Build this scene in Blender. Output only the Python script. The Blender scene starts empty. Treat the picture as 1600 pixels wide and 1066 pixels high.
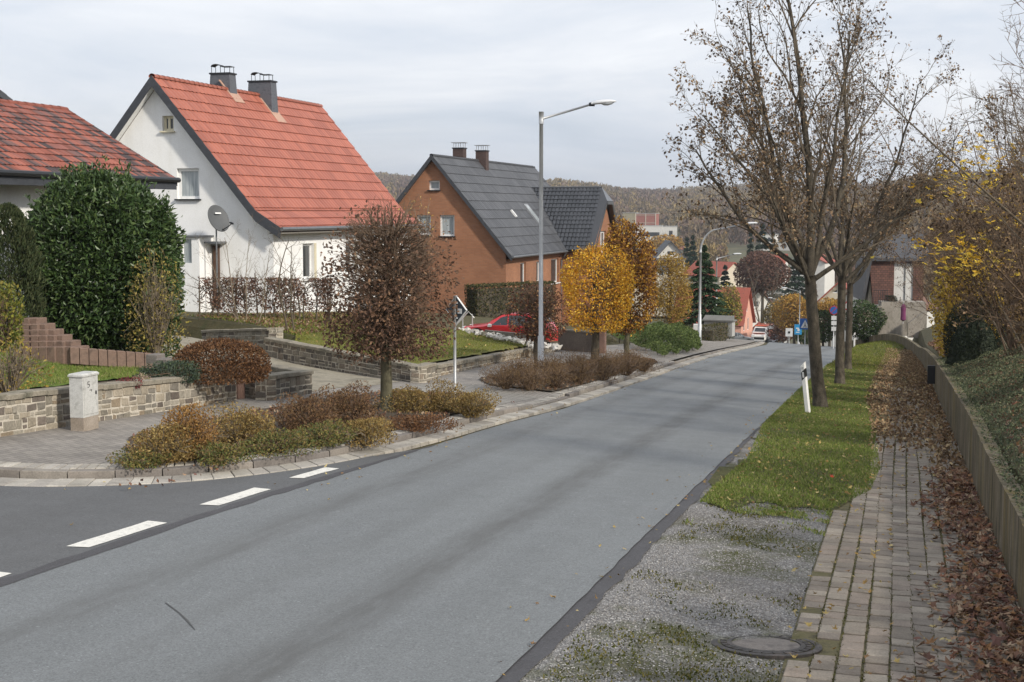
import bpy, bmesh, math, random
import numpy as np
from mathutils import Vector
from mathutils.geometry import tessellate_polygon
R = math.radians
scene = bpy.context.scene
COL = scene.collection
rng = np.random.default_rng(7)

# ---------------------------------------------------------------- camera model
F, PY0, CAMH = 2250., 533., 2.6
PITCH = math.atan((PY0-332)/F)
FC = 1170.; K = F/FC                                  # the survey below was taken in units of K metres of depth
_c, _s = math.cos(R(27.5)), math.sin(R(27.5))
SC, TC = np.array([_s, _c*K, 0.]), np.array([_c, -_s*K, 0.])   # survey axes: along the street, across it
LS = float(np.linalg.norm(SC))
SV = SC/LS                                            # down the street
TV = np.array([SV[1], -SV[0], 0.])                    # square across it, to the right
KT, KS = float(TC@TV), float(TC@SV)                   # t' = KT*t, s' = LS*s + KS*t in metres
UP = np.array([0., 0., 1.])

def ray(x, y):
    xc = (x-800)/F; yc = -(y-PY0)/F
    Y = math.cos(PITCH)+math.sin(PITCH)*yc; Z = -math.sin(PITCH)+math.cos(PITCH)*yc
    return np.array([xc/Y, 1., Z/Y])

def P(x, y, d):
    return ray(x, y)*d*K + np.array([0, 0, CAMH])

def smooth(a, b, x):
    t = np.clip((x-a)/(b-a), 0, 1); return t*t*(3-2*t)

def SE(s): return .10+1.010*s

def gs(s):                                            # street level along its length
    s = SE(np.asarray(s, float))
    a = -(0.08*s+0.0007*s*np.abs(s))
    a95 = -(0.08*95+0.0007*95*95)
    far = a95 - 1.6*(1-np.exp(-(s-95)*0.213/1.6))
    return np.where(s < 95, np.where(s < 0, -0.08*s, a), far)

def W(s, t, off=0.):
    s = np.asarray(s, float); t = np.asarray(t, float)
    s_ = SE(s); t_ = 1.004*t-.072-.002*s_
    xy = s_[..., None]*SC + t_[..., None]*TC
    xy[..., 2] = gs(s)+off
    return xy

def st_of(X, Y):
    Y = Y/K; s_, t_ = X*_s+Y*_c, X*_c-Y*_s
    return (s_-.10)/1.010, (t_+.072+.002*s_)/1.004

def raise_(s, t):
    s = np.asarray(s, float); t = np.asarray(t, float)
    g1 = smooth(-10.55, -10.75, t)*(1-smooth(9.42, 9.5, s))*0.5
    g1 = g1 + smooth(-12.5, -17, t)*(1-smooth(9.6, 12.5, s)*0.5)*0.45*smooth(-13, -13.5, t)
    tw = -9.45-(s-14)*0.12
    g2 = smooth(13.8, 13.95, s)*smooth(tw-.1, tw-.3, t)*(0.34+0.30*smooth(-10, -19, t))
    g2 = g2*(1-smooth(30, 36, s)*.5)*(1-smooth(-14.2, -14.4, t)*(1-smooth(15.15, 15.3, s)))
    dr = smooth(-10, -17, t)*0.25*smooth(9.9, 10.1, s)*(1-smooth(13.6, 13.8, s))
    br = smooth(1.14, 1.2, t)*(0.66+0.55*np.clip(t-1.15, 0, 12))*smooth(-60, -20, s)
    kn = smooth(38, 52, s)*smooth(-3.5, 0, t)*0.8*(1-smooth(80, 110, s))
    return g1+g2+dr+br+kn

def tz(s, t):
    return gs(s)+raise_(s, t)

def hill(X, Y):
    Y = Y/K; r = np.hypot(X, Y); a = np.degrees(np.arctan2(X, Y))
    top = 25 + 6*np.sin(a*0.16+2.2)+3*np.sin(a*.47)+10*smooth(-4, -14, a)
    z = smooth(200, 1000, r)**1.15*(top+13)
    z += 3*np.sin(X*.013+1)*np.sin(Y*.011)*smooth(250, 500, r)
    return z

def ground_z(X, Y):
    s, t = st_of(X, Y)
    near = 1-smooth(60, 110, np.hypot(X, Y/K))
    return gs(np.maximum(s, -40)) + raise_(s, t)*near + hill(X, Y)

def G(x, y, off=0.):                                   # pixel of a thing's foot -> place on the street plane
    r = ray(x, y); lo, hi = 0.5, 60.
    f = lambda d: CAMH+r[2]*d*K-(gs(st_of(np.array(r[0]*d*K), np.array(d*K))[0])+off)
    for d in np.arange(1, 60, .25):
        if f(d) < 0: hi = d; break
    lo = hi-.25
    for _ in range(40):
        m = (lo+hi)/2
        if f(m) > 0: lo = m
        else: hi = m
    return P(x, y, hi)

def on(px, d, off=0.):                                 # on the terrain below image column px at depth d
    X = (px-800)/FC*d
    return np.array([X, d*K, float(ground_z(np.array(X), np.array(d*K)))+off])

# ---------------------------------------------------------------- objects
WL = {}
def _props(o, label=None, cat=None, group=None, kind=None):
    if label: o['label'] = label
    if cat: o['category'] = cat
    if group: o['group'] = group
    if kind: o['kind'] = kind

def thing(name, label, cat, loc, group=None, rotz=0):
    o = bpy.data.objects.new(name, None); COL.objects.link(o)
    o.empty_display_size = .2
    o.location = [float(v) for v in loc]; o.rotation_euler = (0, 0, rotz); _props(o, label, cat, group)
    WL[o.name] = np.array(loc, float)
    return o

def dup(root, loc, label, group=None, rotz=0, scale=1.0):
    r = root.copy(); COL.objects.link(r); r.location = [float(v) for v in loc]
    r.rotation_euler = (0, 0, rotz); r.scale = (scale,)*3 if not isinstance(scale, tuple) else scale
    r['label'] = label
    if group: r['group'] = group
    elif 'group' in r: del r['group']
    for ch in list(root.children):
        c = ch.copy(); COL.objects.link(c); c.parent = r
        for gch in list(ch.children):
            d = gch.copy(); COL.objects.link(d); d.parent = c
    return r

class MB:
    def __init__(s): s.v = []; s.f = {}; s.n = 0; s.uv = {}
    def add(s, V, Fc):
        V = np.asarray(V, float).reshape(-1, 3)
        for f in (Fc if isinstance(Fc, list) else [Fc]):
            f = np.atleast_2d(np.asarray(f, int))
            if f.size: s.f.setdefault(f.shape[1], []).append(f+s.n)
        s.v.append(V); s.n += len(V)
        return s
    def box(s, c, d, ax=None, chamfer=0):              # centre, size, axes rows
        c = np.asarray(c, float); A = np.eye(3) if ax is None else np.asarray(ax, float)
        x, y, z = np.asarray(d, float)/2
        if chamfer:
            k = chamfer
            pts = [];
            for (a, b, h) in ((x, y, -z), (x, y, z-k), (x-k, y-k, z)):
                pts += [(-a, -b, h), (a, -b, h), (a, b, h), (-a, b, h)]
            f = [(3, 2, 1, 0), (8, 9, 10, 11)]
            for l in (0, 4):
                for i in range(4): f.append((l+i, l+(i+1) % 4, l+4+(i+1) % 4, l+4+i))
            return s.add(np.array(pts)@A+c, np.array(f))
        pts = np.array([(-x, -y, -z), (x, -y, -z), (x, y, -z), (-x, y, -z), (-x, -y, z), (x, -y, z), (x, y, z), (-x, y, z)])
        return s.add(pts@A+c, np.array([(3, 2, 1, 0), (4, 5, 6, 7), (0, 1, 5, 4), (1, 2, 6, 5), (2, 3, 7, 6), (3, 0, 4, 7)]))
    def tube(s, pts, rad, n=8, cap=True):
        pts = np.asarray(pts, float); m = len(pts); rad = np.broadcast_to(np.asarray(rad, float), (m,))
        d = np.gradient(pts, axis=0); d /= np.linalg.norm(d, axis=1)[:, None]+1e-9
        ref = np.array([0, 0, 1.]) if abs(d[0][2]) < .9 else np.array([1., 0, 0])
        a = np.cross(d, ref); a /= np.linalg.norm(a, axis=1)[:, None]+1e-9
        b = np.cross(d, a)
        an = np.arange(n)*2*math.pi/n
        V = pts[:, None]+rad[:, None, None]*(np.cos(an)[None, :, None]*a[:, None]+np.sin(an)[None, :, None]*b[:, None])
        i = np.arange(m-1)[:, None]*n; j = np.arange(n)[None]; k = (j+1) % n
        q = np.stack([i+j, i+k, i+n+k, i+n+j], -1).reshape(-1, 4)
        fs = [q]
        if cap and n > 3: fs += [np.arange(n)[None], (np.arange(n)[::-1]+(m-1)*n)[None]]
        return s.add(V.reshape(-1, 3), fs)
    def lathe(s, c, prof, n=16, ax=None):              # prof [(r, z)]
        prof = np.asarray(prof, float); m = len(prof); an = np.arange(n)*2*math.pi/n
        V = np.stack([prof[:, 0:1]*np.cos(an), prof[:, 0:1]*np.sin(an), np.repeat(prof[:, 1:2], n, 1)], -1).reshape(-1, 3)
        if ax is not None: V = V@np.asarray(ax)
        i = np.arange(m-1)[:, None]*n; j = np.arange(n)[None]; k = (j+1) % n
        q = np.stack([i+j, i+k, i+n+k, i+n+j], -1).reshape(-1, 4)
        return s.add(V+np.asarray(c), [q, np.arange(n)[::-1][None], (np.arange(n)+(m-1)*n)[None]])
    def prism(s, poly, vec):                           # 3D polygon extruded by vec
        poly = np.asarray(poly, float); n = len(poly)
        V = np.vstack([poly, poly+np.asarray(vec)])
        side = np.array([(i, (i+1) % n, n+(i+1) % n, n+i) for i in range(n)])
        return s.add(V, [np.arange(n)[::-1][None], (np.arange(n)+n)[None], side])
    def quad(s, a, b, c, d): return s.add([a, b, c, d], [[(0, 1, 2, 3)]])
    def build(s, name, mat, parent=None, origin=None, smooth=False, uv=None, **pr):
        V = np.vstack(s.v) if s.v else np.zeros((0, 3))
        if parent is not None: o0 = WL[parent.name]
        elif origin is not None: o0 = np.asarray(origin, float)
        else: o0 = np.zeros(3)
        me = bpy.data.meshes.new(name)
        me.vertices.add(len(V)); me.vertices.foreach_set('co', (V-o0).ravel())
        loops = []; starts = []; n = 0
        for k, L in s.f.items():
            a = np.vstack(L); loops.append(a.ravel()); starts.append(n+np.arange(len(a))*k); n += a.size
        if n:
            li = np.concatenate(loops)
            me.loops.add(n); me.loops.foreach_set('vertex_index', li)
            st = np.concatenate(starts); me.polygons.add(len(st)); me.polygons.foreach_set('loop_start', st)
            me.polygons.foreach_set('use_smooth', np.full(len(st), bool(smooth)))
            if uv is not None:
                l = me.uv_layers.new(name='st'); l.data.foreach_set('uv', np.asarray(uv, float)[li].ravel())
        me.update(calc_edges=True); me.validate()
        for m in (mat if isinstance(mat, (list, tuple)) else [mat]): me.materials.append(m)
        o = bpy.data.objects.new(name, me); COL.objects.link(o)
        if parent is not None: o.parent = parent
        else: o.location = [float(v) for v in o0]
        WL[o.name] = o0
        _props(o, **pr)
        return o

# ---------------------------------------------------------------- materials
class NT:
    def __init__(s, name):
        s.m = bpy.data.materials.new(name); s.m.use_nodes = True; s.t = s.m.node_tree
        s.b = s.t.nodes['Principled BSDF']; s.out = s.t.nodes['Material Output']
    def n(s, ty, **kw):
        x = s.t.nodes.new(ty)
        for k, v in kw.items():
            if hasattr(x, k) and k not in x.inputs: setattr(x, k, v)
            else: x.inputs[k.replace('_', ' ')].default_value = v
        return x
    def l(s, a, b): s.t.links.new(a, b)
    def ramp(s, src, stops, interp='LINEAR'):
        r = s.t.nodes.new('ShaderNodeValToRGB'); r.color_ramp.interpolation = interp
        e = r.color_ramp.elements
        while len(e) < len(stops): e.new(.5)
        for i, (p, c) in enumerate(stops): e[i].position = p; e[i].color = (*c, 1) if len(c) == 3 else c
        s.l(src, r.inputs[0]); return r.outputs[0]
    def mix(s, f, a, b, mode='MIX'):
        x = s.t.nodes.new('ShaderNodeMix'); x.data_type = 'RGBA'; x.blend_type = mode
        for i, v in ((0, f), (6, a), (7, b)):
            if isinstance(v, (int, float)): x.inputs[i].default_value = v
            elif isinstance(v, tuple): x.inputs[i].default_value = (*v, 1)
            else: s.l(v, x.inputs[i])
        return x.outputs[2]
    def math(s, op, a, b=0., c=0.):
        x = s.t.nodes.new('ShaderNodeMath'); x.operation = op
        for i, v in enumerate((a, b, c)):
            if isinstance(v, (int, float)): x.inputs[i].default_value = v
            else: s.l(v, x.inputs[i])
        return x.outputs[0]
    def coord(s, kind='Object', scale=(1, 1, 1)):
        c = s.t.nodes.new('ShaderNodeTexCoord'); mp = s.t.nodes.new('ShaderNodeMapping')
        mp.inputs['Scale'].default_value = scale; s.l(c.outputs[kind], mp.inputs[0]); return mp.outputs[0]
    def noise(s, vec, scale, detail=5, rough=.6, out='Fac'):
        x = s.n('ShaderNodeTexNoise', Scale=scale, Detail=detail, Roughness=rough); s.l(vec, x.inputs['Vector']); return x.outputs[out]
    def vor(s, vec, scale, feature='F1', out='Distance'):
        x = s.t.nodes.new('ShaderNodeTexVoronoi'); x.feature = feature; x.inputs['Scale'].default_value = scale
        s.l(vec, x.inputs['Vector']); return x.outputs[out]
    def island(s):
        return s.t.nodes.new('ShaderNodeNewGeometry').outputs['Random Per Island']
    def bump(s, h, strength, dist=.01, prev=None):
        x = s.t.nodes.new('ShaderNodeBump'); x.inputs['Strength'].default_value = strength; x.inputs['Distance'].default_value = dist
        s.l(h, x.inputs['Height'])
        if prev is not None: s.l(prev, x.inputs['Normal'])
        return x.outputs[0]
    def fin(s, col, rough=.8, spec=.3, metal=0, nrm=None, transl=0):
        b = s.b
        if isinstance(col, tuple): b.inputs['Base Color'].default_value = (*col, 1)
        else: s.l(col, b.inputs['Base Color'])
        if isinstance(rough, (int, float)): b.inputs['Roughness'].default_value = rough
        else: s.l(rough, b.inputs['Roughness'])
        b.inputs['Specular IOR Level'].default_value = spec; b.inputs['Metallic'].default_value = metal
        if nrm is not None: s.l(nrm, b.inputs['Normal'])
        if transl:
            t = s.t.nodes.new('ShaderNodeBsdfTranslucent'); mx = s.t.nodes.new('ShaderNodeMixShader')
            mx.inputs[0].default_value = transl
            if isinstance(col, tuple): t.inputs[0].default_value = (*col, 1)
            else: s.l(col, t.inputs[0])
            s.l(b.outputs[0], mx.inputs[1]); s.l(t.outputs[0], mx.inputs[2]); s.l(mx.outputs[0], s.out.inputs[0])
        return s.m

def M(name, cols, scale=4, rough=.8, spec=.3, metal=0, bump=0, bscale=60, stretch=(1, 1, 1), fine=.25, detail=6):
    """weathered surface: noise ramp over cols, with a finer grain and bump"""
    k = NT(name); v = k.coord('Object', stretch)
    if len(cols) == 1: cols = [cols[0], tuple(c*.86 for c in cols[0])]
    st = [(0.3+.4*i/(len(cols)-1), c) for i, c in enumerate(cols)]
    c = k.ramp(k.noise(v, scale, detail), st)
    if fine:
        g = k.ramp(k.noise(v, scale*9, 4), [(.3, (1-fine,)*3), (.7, (1+fine*.4,)*3)])
        c = k.mix(1., c, g, 'MULTIPLY')
    nr = k.bump(k.noise(v, bscale, 4), bump, .02) if bump else None
    return k.fin(c, rough, spec, metal, nr)

def ML(name, cols, rough=.6, spec=.3, transl=.0, var=.25):
    """leaves or small pieces: one colour per loose piece"""
    k = NT(name); n = len(cols); r = k.island()
    c = k.ramp(r, [(i/n, c) for i, c in enumerate(cols)], 'CONSTANT')
    w = k.math('FRACT', k.math('MULTIPLY', r, 57.3))
    c = k.mix(1., c, k.ramp(w, [(0, (1-var,)*3), (1, (1+var,)*3)]), 'MULTIPLY')
    return k.fin(c, rough, spec, 0, None, transl)

# ---------------------------------------------------------------- vegetation helpers
def vnoise(x, y, sc, seed=0):
    """smooth value noise in 0..1"""
    x = np.asarray(x)*sc+seed*17.3; y = np.asarray(y)*sc+seed*5.1; i, j = np.floor(x), np.floor(y); fx, fy = x-i, y-j
    h = lambda a, b: np.modf(np.abs(np.sin(a*127.1+b*311.7)*43758.5453))[0]
    fx = fx*fx*(3-2*fx); fy = fy*fy*(3-2*fy)
    return (h(i, j)*(1-fx)+h(i+1, j)*fx)*(1-fy)+(h(i, j+1)*(1-fx)+h(i+1, j+1)*fx)*fy
def unit(v): return v/(np.linalg.norm(v, axis=-1, keepdims=True)+1e-9)

def leaves(mb, pts, size, aspect=.5, bias=None, bw=0., r=None, var=.4, fold=.15):
    r = r or rng; n = len(pts)
    a = r.normal(size=(n, 3))
    if bias is not None: a = a*(1-bw)+np.broadcast_to(bias, (n, 3))*bw*1.7
    a = unit(a); b = unit(np.cross(a, r.normal(size=(n, 3)))); c = np.cross(a, b)
    L = (size*(1-var/2+var*r.random(n)))[:, None]; w = L*aspect
    V = np.stack([pts-a*L*.5, pts+b*w*.5+c*L*fold, pts+a*L*.5, pts-b*w*.5+c*L*fold], 1).reshape(-1, 3)
    f = np.arange(n*4).reshape(n, 4)
    # two triangles folded along the midrib
    mb.add(V, np.vstack([f[:, [0, 1, 2]], f[:, [0, 2, 3]]]))
    return mb

def lumps(r, k=7, amp=.18):
    d = unit(r.normal(size=(k, 3))); fq = r.uniform(2, 5, k); ph = r.uniform(0, 6, k)
    return lambda n: 1+amp*np.mean(np.cos((n@d.T)*fq+ph), axis=1)*1.8

def shell(r, n, c, rad, power=2., inner=.55, lump=None, zmin=-1):
    """points inside a superellipsoid, mostly near its surface"""
    out = []; tot = 0
    while tot < n:
        d = unit(r.normal(size=(n*2, 3)))
        k = (np.abs(d)**power).sum(1)**(-1/power)
        rr = k*(inner+(1-inner)*r.random(n*2)**.5)
        if lump is not None: rr = rr*lump(d)
        p = d*rr[:, None]; p = p[p[:, 2] > zmin]
        out.append(p); tot += len(p)
    p = np.vstack(out)[:n]
    return p*np.asarray(rad)+np.asarray(c)

def rot_about(v, ax, ang):
    return v*math.cos(ang)+np.cross(ax, v)*math.sin(ang)+ax*np.dot(ax, v)*(1-math.cos(ang))

def branch(r, mbs, start, d, L, rad, lvl, sp, tips):
    k = max(2, int(L/sp['seg'][lvl])); pts = [start]; d = unit(d)
    for i in range(k):
        d = unit(d+r.normal(size=3)*sp['wob'][lvl]+UP*sp['up'][lvl])
        pts.append(pts[-1]+d*L/k)
    pts = np.array(pts); rr = np.linspace(rad, rad*sp.get('tap', .35), k+1)
    mbs[min(lvl, len(mbs)-1)].tube(pts, rr, sp['sides'][lvl], cap=False)
    if lvl == sp['max']:
        tips.append(pts[1:]); return
    if lvl >= sp.get('tipmin', 2): tips.append(pts[k//2:])
    nc = sp['nc'][lvl]; nc = int(nc*L) if sp.get('perlen') else nc
    for j in range(max(1, nc)):
        f = sp['f0'][lvl]+(1-sp['f0'][lvl])*(j+r.random())/nc
        i = min(k-1, int(f*k)); q = pts[i]+(pts[i+1]-pts[i])*(f*k-i)
        dd = unit(pts[i+1]-pts[i]); ax = unit(np.cross(dd, r.normal(size=3)))
        nd = rot_about(dd, ax, R(sp['ang'][lvl]*r.uniform(.6, 1.3)))
        l2 = L*sp['rat'][lvl]*(1.15-.65*f)*r.uniform(.6, 1.2)
        branch(r, mbs, q, nd, l2, max(rad*(1-.6*f)*sp['rr'][lvl], sp['rmin']), lvl+1, sp, tips)
# ---------------------------------------------------------------- world, sun, camera
SUN_AZ, SUN_EL = R(133), R(30)
def make_world():
    w = bpy.data.worlds.new('World'); scene.world = w; w.use_nodes = True
    t = w.node_tree; bg = t.nodes['Background']
    sky = t.nodes.new('ShaderNodeTexSky'); sky.sky_type = 'NISHITA'; sky.sun_disc = False
    sky.sun_elevation = SUN_EL; sky.sun_rotation = SUN_AZ; sky.air_density = 1.2; sky.dust_density = 2.5
    tc = t.nodes.new('ShaderNodeTexCoord')
    sp = t.nodes.new('ShaderNodeSeparateXYZ'); t.links.new(tc.outputs['Generated'], sp.inputs[0])
    def mth(op, a, b):
        x = t.nodes.new('ShaderNodeMath'); x.operation = op
        for i, v in enumerate((a, b)):
            if isinstance(v, (int, float)): x.inputs[i].default_value = v
            else: t.links.new(v, x.inputs[i])
        return x.outputs[0]
    z = mth('ADD', mth('MAXIMUM', sp.outputs[2], 0.), .30)
    cb = t.nodes.new('ShaderNodeCombineXYZ')
    t.links.new(mth('DIVIDE', sp.outputs[0], z), cb.inputs[0]); t.links.new(mth('DIVIDE', sp.outputs[1], z), cb.inputs[1])
    mp = t.nodes.new('ShaderNodeMapping'); mp.inputs['Rotation'].default_value = (0, 0, .5); mp.inputs['Scale'].default_value = (.75, 1.25, 1)
    mp.inputs['Location'].default_value = (3.1, 1.7, 0)
    t.links.new(cb.outputs[0], mp.inputs[0])
    def noise(sc, det, rough, dist=0.):
        n = t.nodes.new('ShaderNodeTexNoise'); n.inputs['Scale'].default_value = sc; n.inputs['Detail'].default_value = det
        n.inputs['Roughness'].default_value = rough; n.inputs['Distortion'].default_value = dist
        t.links.new(mp.outputs[0], n.inputs['Vector']); return n.outputs[0]
    def ramp(src, st):
        r = t.nodes.new('ShaderNodeValToRGB'); e = r.color_ramp.elements
        while len(e) < len(st): e.new(.5)
        for i, (p, c) in enumerate(st): e[i].position = p; e[i].color = (*c, 1)
        t.links.new(src, r.inputs[0]); return r.outputs[0]
    cl = ramp(noise(1.25, 9, .60, .5), [(.30, (.46, .52, .61)), (.42, (.56, .605, .68)), (.53, (.67, .695, .745)), (.64, (.78, .795, .825)), (.8, (.90, .905, .92))])
    m = t.nodes.new('ShaderNodeMix'); m.data_type = 'RGBA'
    fac = ramp(noise(.8, 5, .55), [(.30, (.72,)*3), (.5, (.93,)*3)])
    # thinner cloud low over the hills lets a little blue through
    t.links.new(fac, m.inputs[0])
    sc = t.nodes.new('ShaderNodeMix'); sc.data_type = 'RGBA'; sc.blend_type = 'MULTIPLY'; sc.inputs[0].default_value = 1
    t.links.new(sky.outputs[0], sc.inputs[6]); sc.inputs[7].default_value = (.1, .1, .1, 1)
    t.links.new(sc.outputs[2], m.inputs[6]); t.links.new(cl, m.inputs[7])
    t.links.new(m.outputs[2], bg.inputs[0]); bg.inputs[1].default_value = 1.06
make_world()
sun = bpy.data.lights.new('sun', 'SUN'); sun.energy = 3.1; sun.angle = R(4); sun.color = (1, .93, .82)
so = bpy.data.objects.new('sun', sun); COL.objects.link(so)
so.rotation_euler = Vector((-math.sin(SUN_AZ)*math.cos(SUN_EL), -math.cos(SUN_AZ)*math.cos(SUN_EL), -math.sin(SUN_EL))).to_track_quat('-Z', 'Y').to_euler()
cam = bpy.data.cameras.new('camera'); co = bpy.data.objects.new('camera', cam); COL.objects.link(co)
cam.sensor_width = 36; cam.lens = F/1600*36; cam.shift_y = -(533-PY0)/1600; cam.clip_end = 6000; cam.clip_start = .1
co.location = (0, 0, CAMH); co.rotation_euler = (math.pi/2-PITCH, 0, 0); scene.camera = co
vs = scene.view_settings; vs.view_transform = 'Standard'; vs.look = 'None'; vs.exposure = 0.42; vs.gamma = 1
scene.render.resolution_x = 1024; scene.render.resolution_y = 682

# ---------------------------------------------------------------- ground sheets
def sheet(name, poly, mat, off=0., h=None, ds=1., dt=None, kind='structure', rag=0., wall=0., **pr):
    """polygon in street coordinates (s,t), draped on the street profile; rag roughens its outline"""
    poly = [np.array(p, float) for p in poly]
    if rag:
        r = np.random.default_rng(len(name)*31+len(poly)); out = []
        for a, b in zip(poly, poly[1:]+poly[:1]):
            k = max(1, int(np.linalg.norm(b-a)/.14)); nrm = np.array([-(b-a)[1], (b-a)[0]])/(np.linalg.norm(b-a)+1e-9)
            for i in range(k): out.append(a+(b-a)*i/k+nrm*r.normal()*rag*(i > 0))
        poly = out
    bm = bmesh.new(); bm.faces.new([bm.verts.new((p[0], p[1], 0)) for p in poly])
    A = np.array(poly); lo, hi = A.min(0), A.max(0)
    bmesh.ops.triangulate(bm, faces=bm.faces[:])
    for ax, st in ((0, ds), (1, dt)):
        if not st: continue
        for x in np.arange(math.floor(lo[ax]/st)*st+st, hi[ax], st):
            no = (1, 0, 0) if ax == 0 else (0, 1, 0); cc = (x, 0, 0) if ax == 0 else (0, x, 0)
            bmesh.ops.bisect_plane(bm, geom=bm.verts[:]+bm.edges[:]+bm.faces[:], plane_co=cc, plane_no=no)
    bmesh.ops.recalc_face_normals(bm, faces=bm.faces[:])
    for f in bm.faces:
        f.normal_update()
        if f.normal.z < 0: f.normal_flip()
    bm.verts.index_update()
    st = np.array([v.co[:2] for v in bm.verts])
    V = W(st[:, 0], st[:, 1])
    V[:, 2] = (gs(st[:, 0]) if h is None else h(st[:, 0], st[:, 1]))+off
    mb = MB(); mb.v = [V]; mb.n = len(V)
    for f in bm.faces:
        # (s,t) is left handed in XY: reverse so the sheet faces up
        mb.f.setdefault(len(f.verts), []).append(np.array([[v.index for v in f.verts][::-1]]))
    bm.free()
    return mb.build(name, mat, uv=np.stack([LS*st[:, 0]+KS*st[:, 1], KT*st[:, 1]], 1), kind=kind, **pr)

def m_asphalt(name, base, dark, bands):
    k = NT(name); v = k.coord('Object')
    uv = k.t.nodes.new('ShaderNodeTexCoord').outputs['UV']
    sx = k.t.nodes.new('ShaderNodeSeparateXYZ'); k.l(uv, sx.inputs[0])
    um = k.t.nodes.new('ShaderNodeMapping'); um.inputs['Scale'].default_value = (.13, 1, 1); k.l(uv, um.inputs[0]); us = um.outputs[0]
    wob = k.math('MULTIPLY_ADD', k.noise(us, 1.1, 3), .34, -.17)
    t = k.math('ADD', sx.outputs[1], wob)
    c = k.ramp(k.noise(us, 1.5, 8, .65), [(.3, tuple(b*.90 for b in base)), (.7, tuple(b*1.07 for b in base))])
    c = k.mix(1., c, k.ramp(k.noise(v, 38, 4, .7), [(.3, (.84,)*3), (.7, (1.12,)*3)]), 'MULTIPLY')
    spk = k.ramp(k.vor(v, 95, 'F1', 'Color'), [(.0, (.66,)*3), (.5, (1,)*3), (.90, (1.15,)*3), (1, (2.1,)*3)])
    c = k.mix(1., c, spk, 'MULTIPLY')
    chips = k.ramp(k.vor(v, 42, 'F1', 'Color'), [(.93, (1,)*3), (.97, (1.45,)*3), (1, (1.7,)*3)])
    c = k.mix(1., c, chips, 'MULTIPLY')
    pits = k.ramp(k.noise(v, 120, 2), [(.30, (.62,)*3), (.42, (1,)*3)]); c = k.mix(1., c, pits, 'MULTIPLY')
    for (t0, w, a) in bands:
        d = k.math('ABSOLUTE', k.math('SUBTRACT', t, t0))
        f = k.math('MULTIPLY', k.ramp(k.math('DIVIDE', d, w), [(.25, (a,)*3), (1, (0,)*3)]),
                   k.ramp(k.noise(us, 5., 9, .75), [(.36, (.25,)*3), (.60, (1,)*3)]))
        c = k.mix(f, c, dark)
    # fine cracks
    cr = k.ramp(k.vor(k.mix(.08, v, k.noise(v, 3, 4, out='Color')), .55, 'DISTANCE_TO_EDGE'), [(0, (.55,)*3), (.006, (1,)*3)])
    c = k.mix(.12, c, k.mix(1., c, cr, 'MULTIPLY'))
    nr = k.bump(k.noise(v, 190, 3), .35, .006)
    return k.fin(c, k.ramp(k.noise(v, 2, 3), [(.3, (.62,)*3), (.7, (.8,)*3)]), .35, 0, nr)

A_ROAD = m_asphalt('asphalt_road', (.170, .180, .184), (.092, .093, .091), [(-3.45*KT, .36, .8), (-5.2*KT, .34, .6), (-4.3*KT, .2, .2)])
A_SIDE = m_asphalt('asphalt_side_street', (.108, .110, .112), (.075, .075, .075), [])
A_PATCH = m_asphalt('bitumen_joint', (.068, .066, .070), (.04, .04, .04), [])
PAINT = M('road_paint', [(.62, .60, .55), (.78, .76, .70), (.50, .49, .46)], 14, .7, bump=.2, bscale=90)

def m_pavers(name, cols, bw, bh, off=.5, mortar=(.10, .09, .075), rot=False):
    k = NT(name); uv = k.t.nodes.new('ShaderNodeTexCoord').outputs['UV']; o = k.coord('Object')
    mp = k.t.nodes.new('ShaderNodeMapping'); k.l(uv, mp.inputs[0])
    if rot: mp.inputs['Rotation'].default_value = (0, 0, math.pi/2)
    wv = k.mix(.012, mp.outputs[0], k.noise(o, 3, 3, out='Color'))
    br = k.n('ShaderNodeTexBrick'); br.offset = off
    for nm, val in (('Scale', 1.), ('Brick Width', bw), ('Row Height', bh), ('Mortar Size', .006), ('Mortar Smooth', .4), ('Bias', 0.)):
        br.inputs[nm].default_value = val
    br.inputs['Color1'].default_value = (*cols[0], 1); br.inputs['Color2'].default_value = (*cols[1], 1); br.inputs['Mortar'].default_value = (*mortar, 1)
    k.l(wv, br.inputs['Vector'])
    g = k.ramp(k.noise(o, 1.2, 8, .7), [(.3, (.72,)*3), (.55, (1,)*3), (.75, (1.2,)*3)])
    c = k.mix(1., br.outputs[0], g, 'MULTIPLY')
    g2 = k.ramp(k.noise(o, 60, 3), [(.3, (.8,)*3), (.7, (1.12,)*3)])
    c = k.mix(1., c, g2, 'MULTIPLY')
    nr = k.bump(k.math('SUBTRACT', 1., br.outputs[1]), .5, .012, k.bump(k.noise(o, 80, 3), .2, .005))
    return k.fin(c, .85, .25, 0, nr)

PAVE = m_pavers('grey_pavers', [(.30, .275, .245), (.24, .22, .20)], .20, .10)
DRIVE = m_pavers('driveway_setts', [(.30, .28, .25), (.25, .235, .21)], .16, .16)
DRIVE2 = M('driveway_concrete', [(.20, .175, .13), (.30, .27, .21), (.16, .145, .11)], 1.3, .9, bump=.3)
SOIL = M('dark_soil', [(.055, .042, .03), (.10, .078, .055), (.035, .028, .02)], 3, .95, bump=.8, bscale=30)
EARTH = M('rough_grass_ground', [(.055, .06, .022), (.09, .075, .035), (.05, .05, .02)], 1.6, .95, bump=.6, bscale=30)

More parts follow.
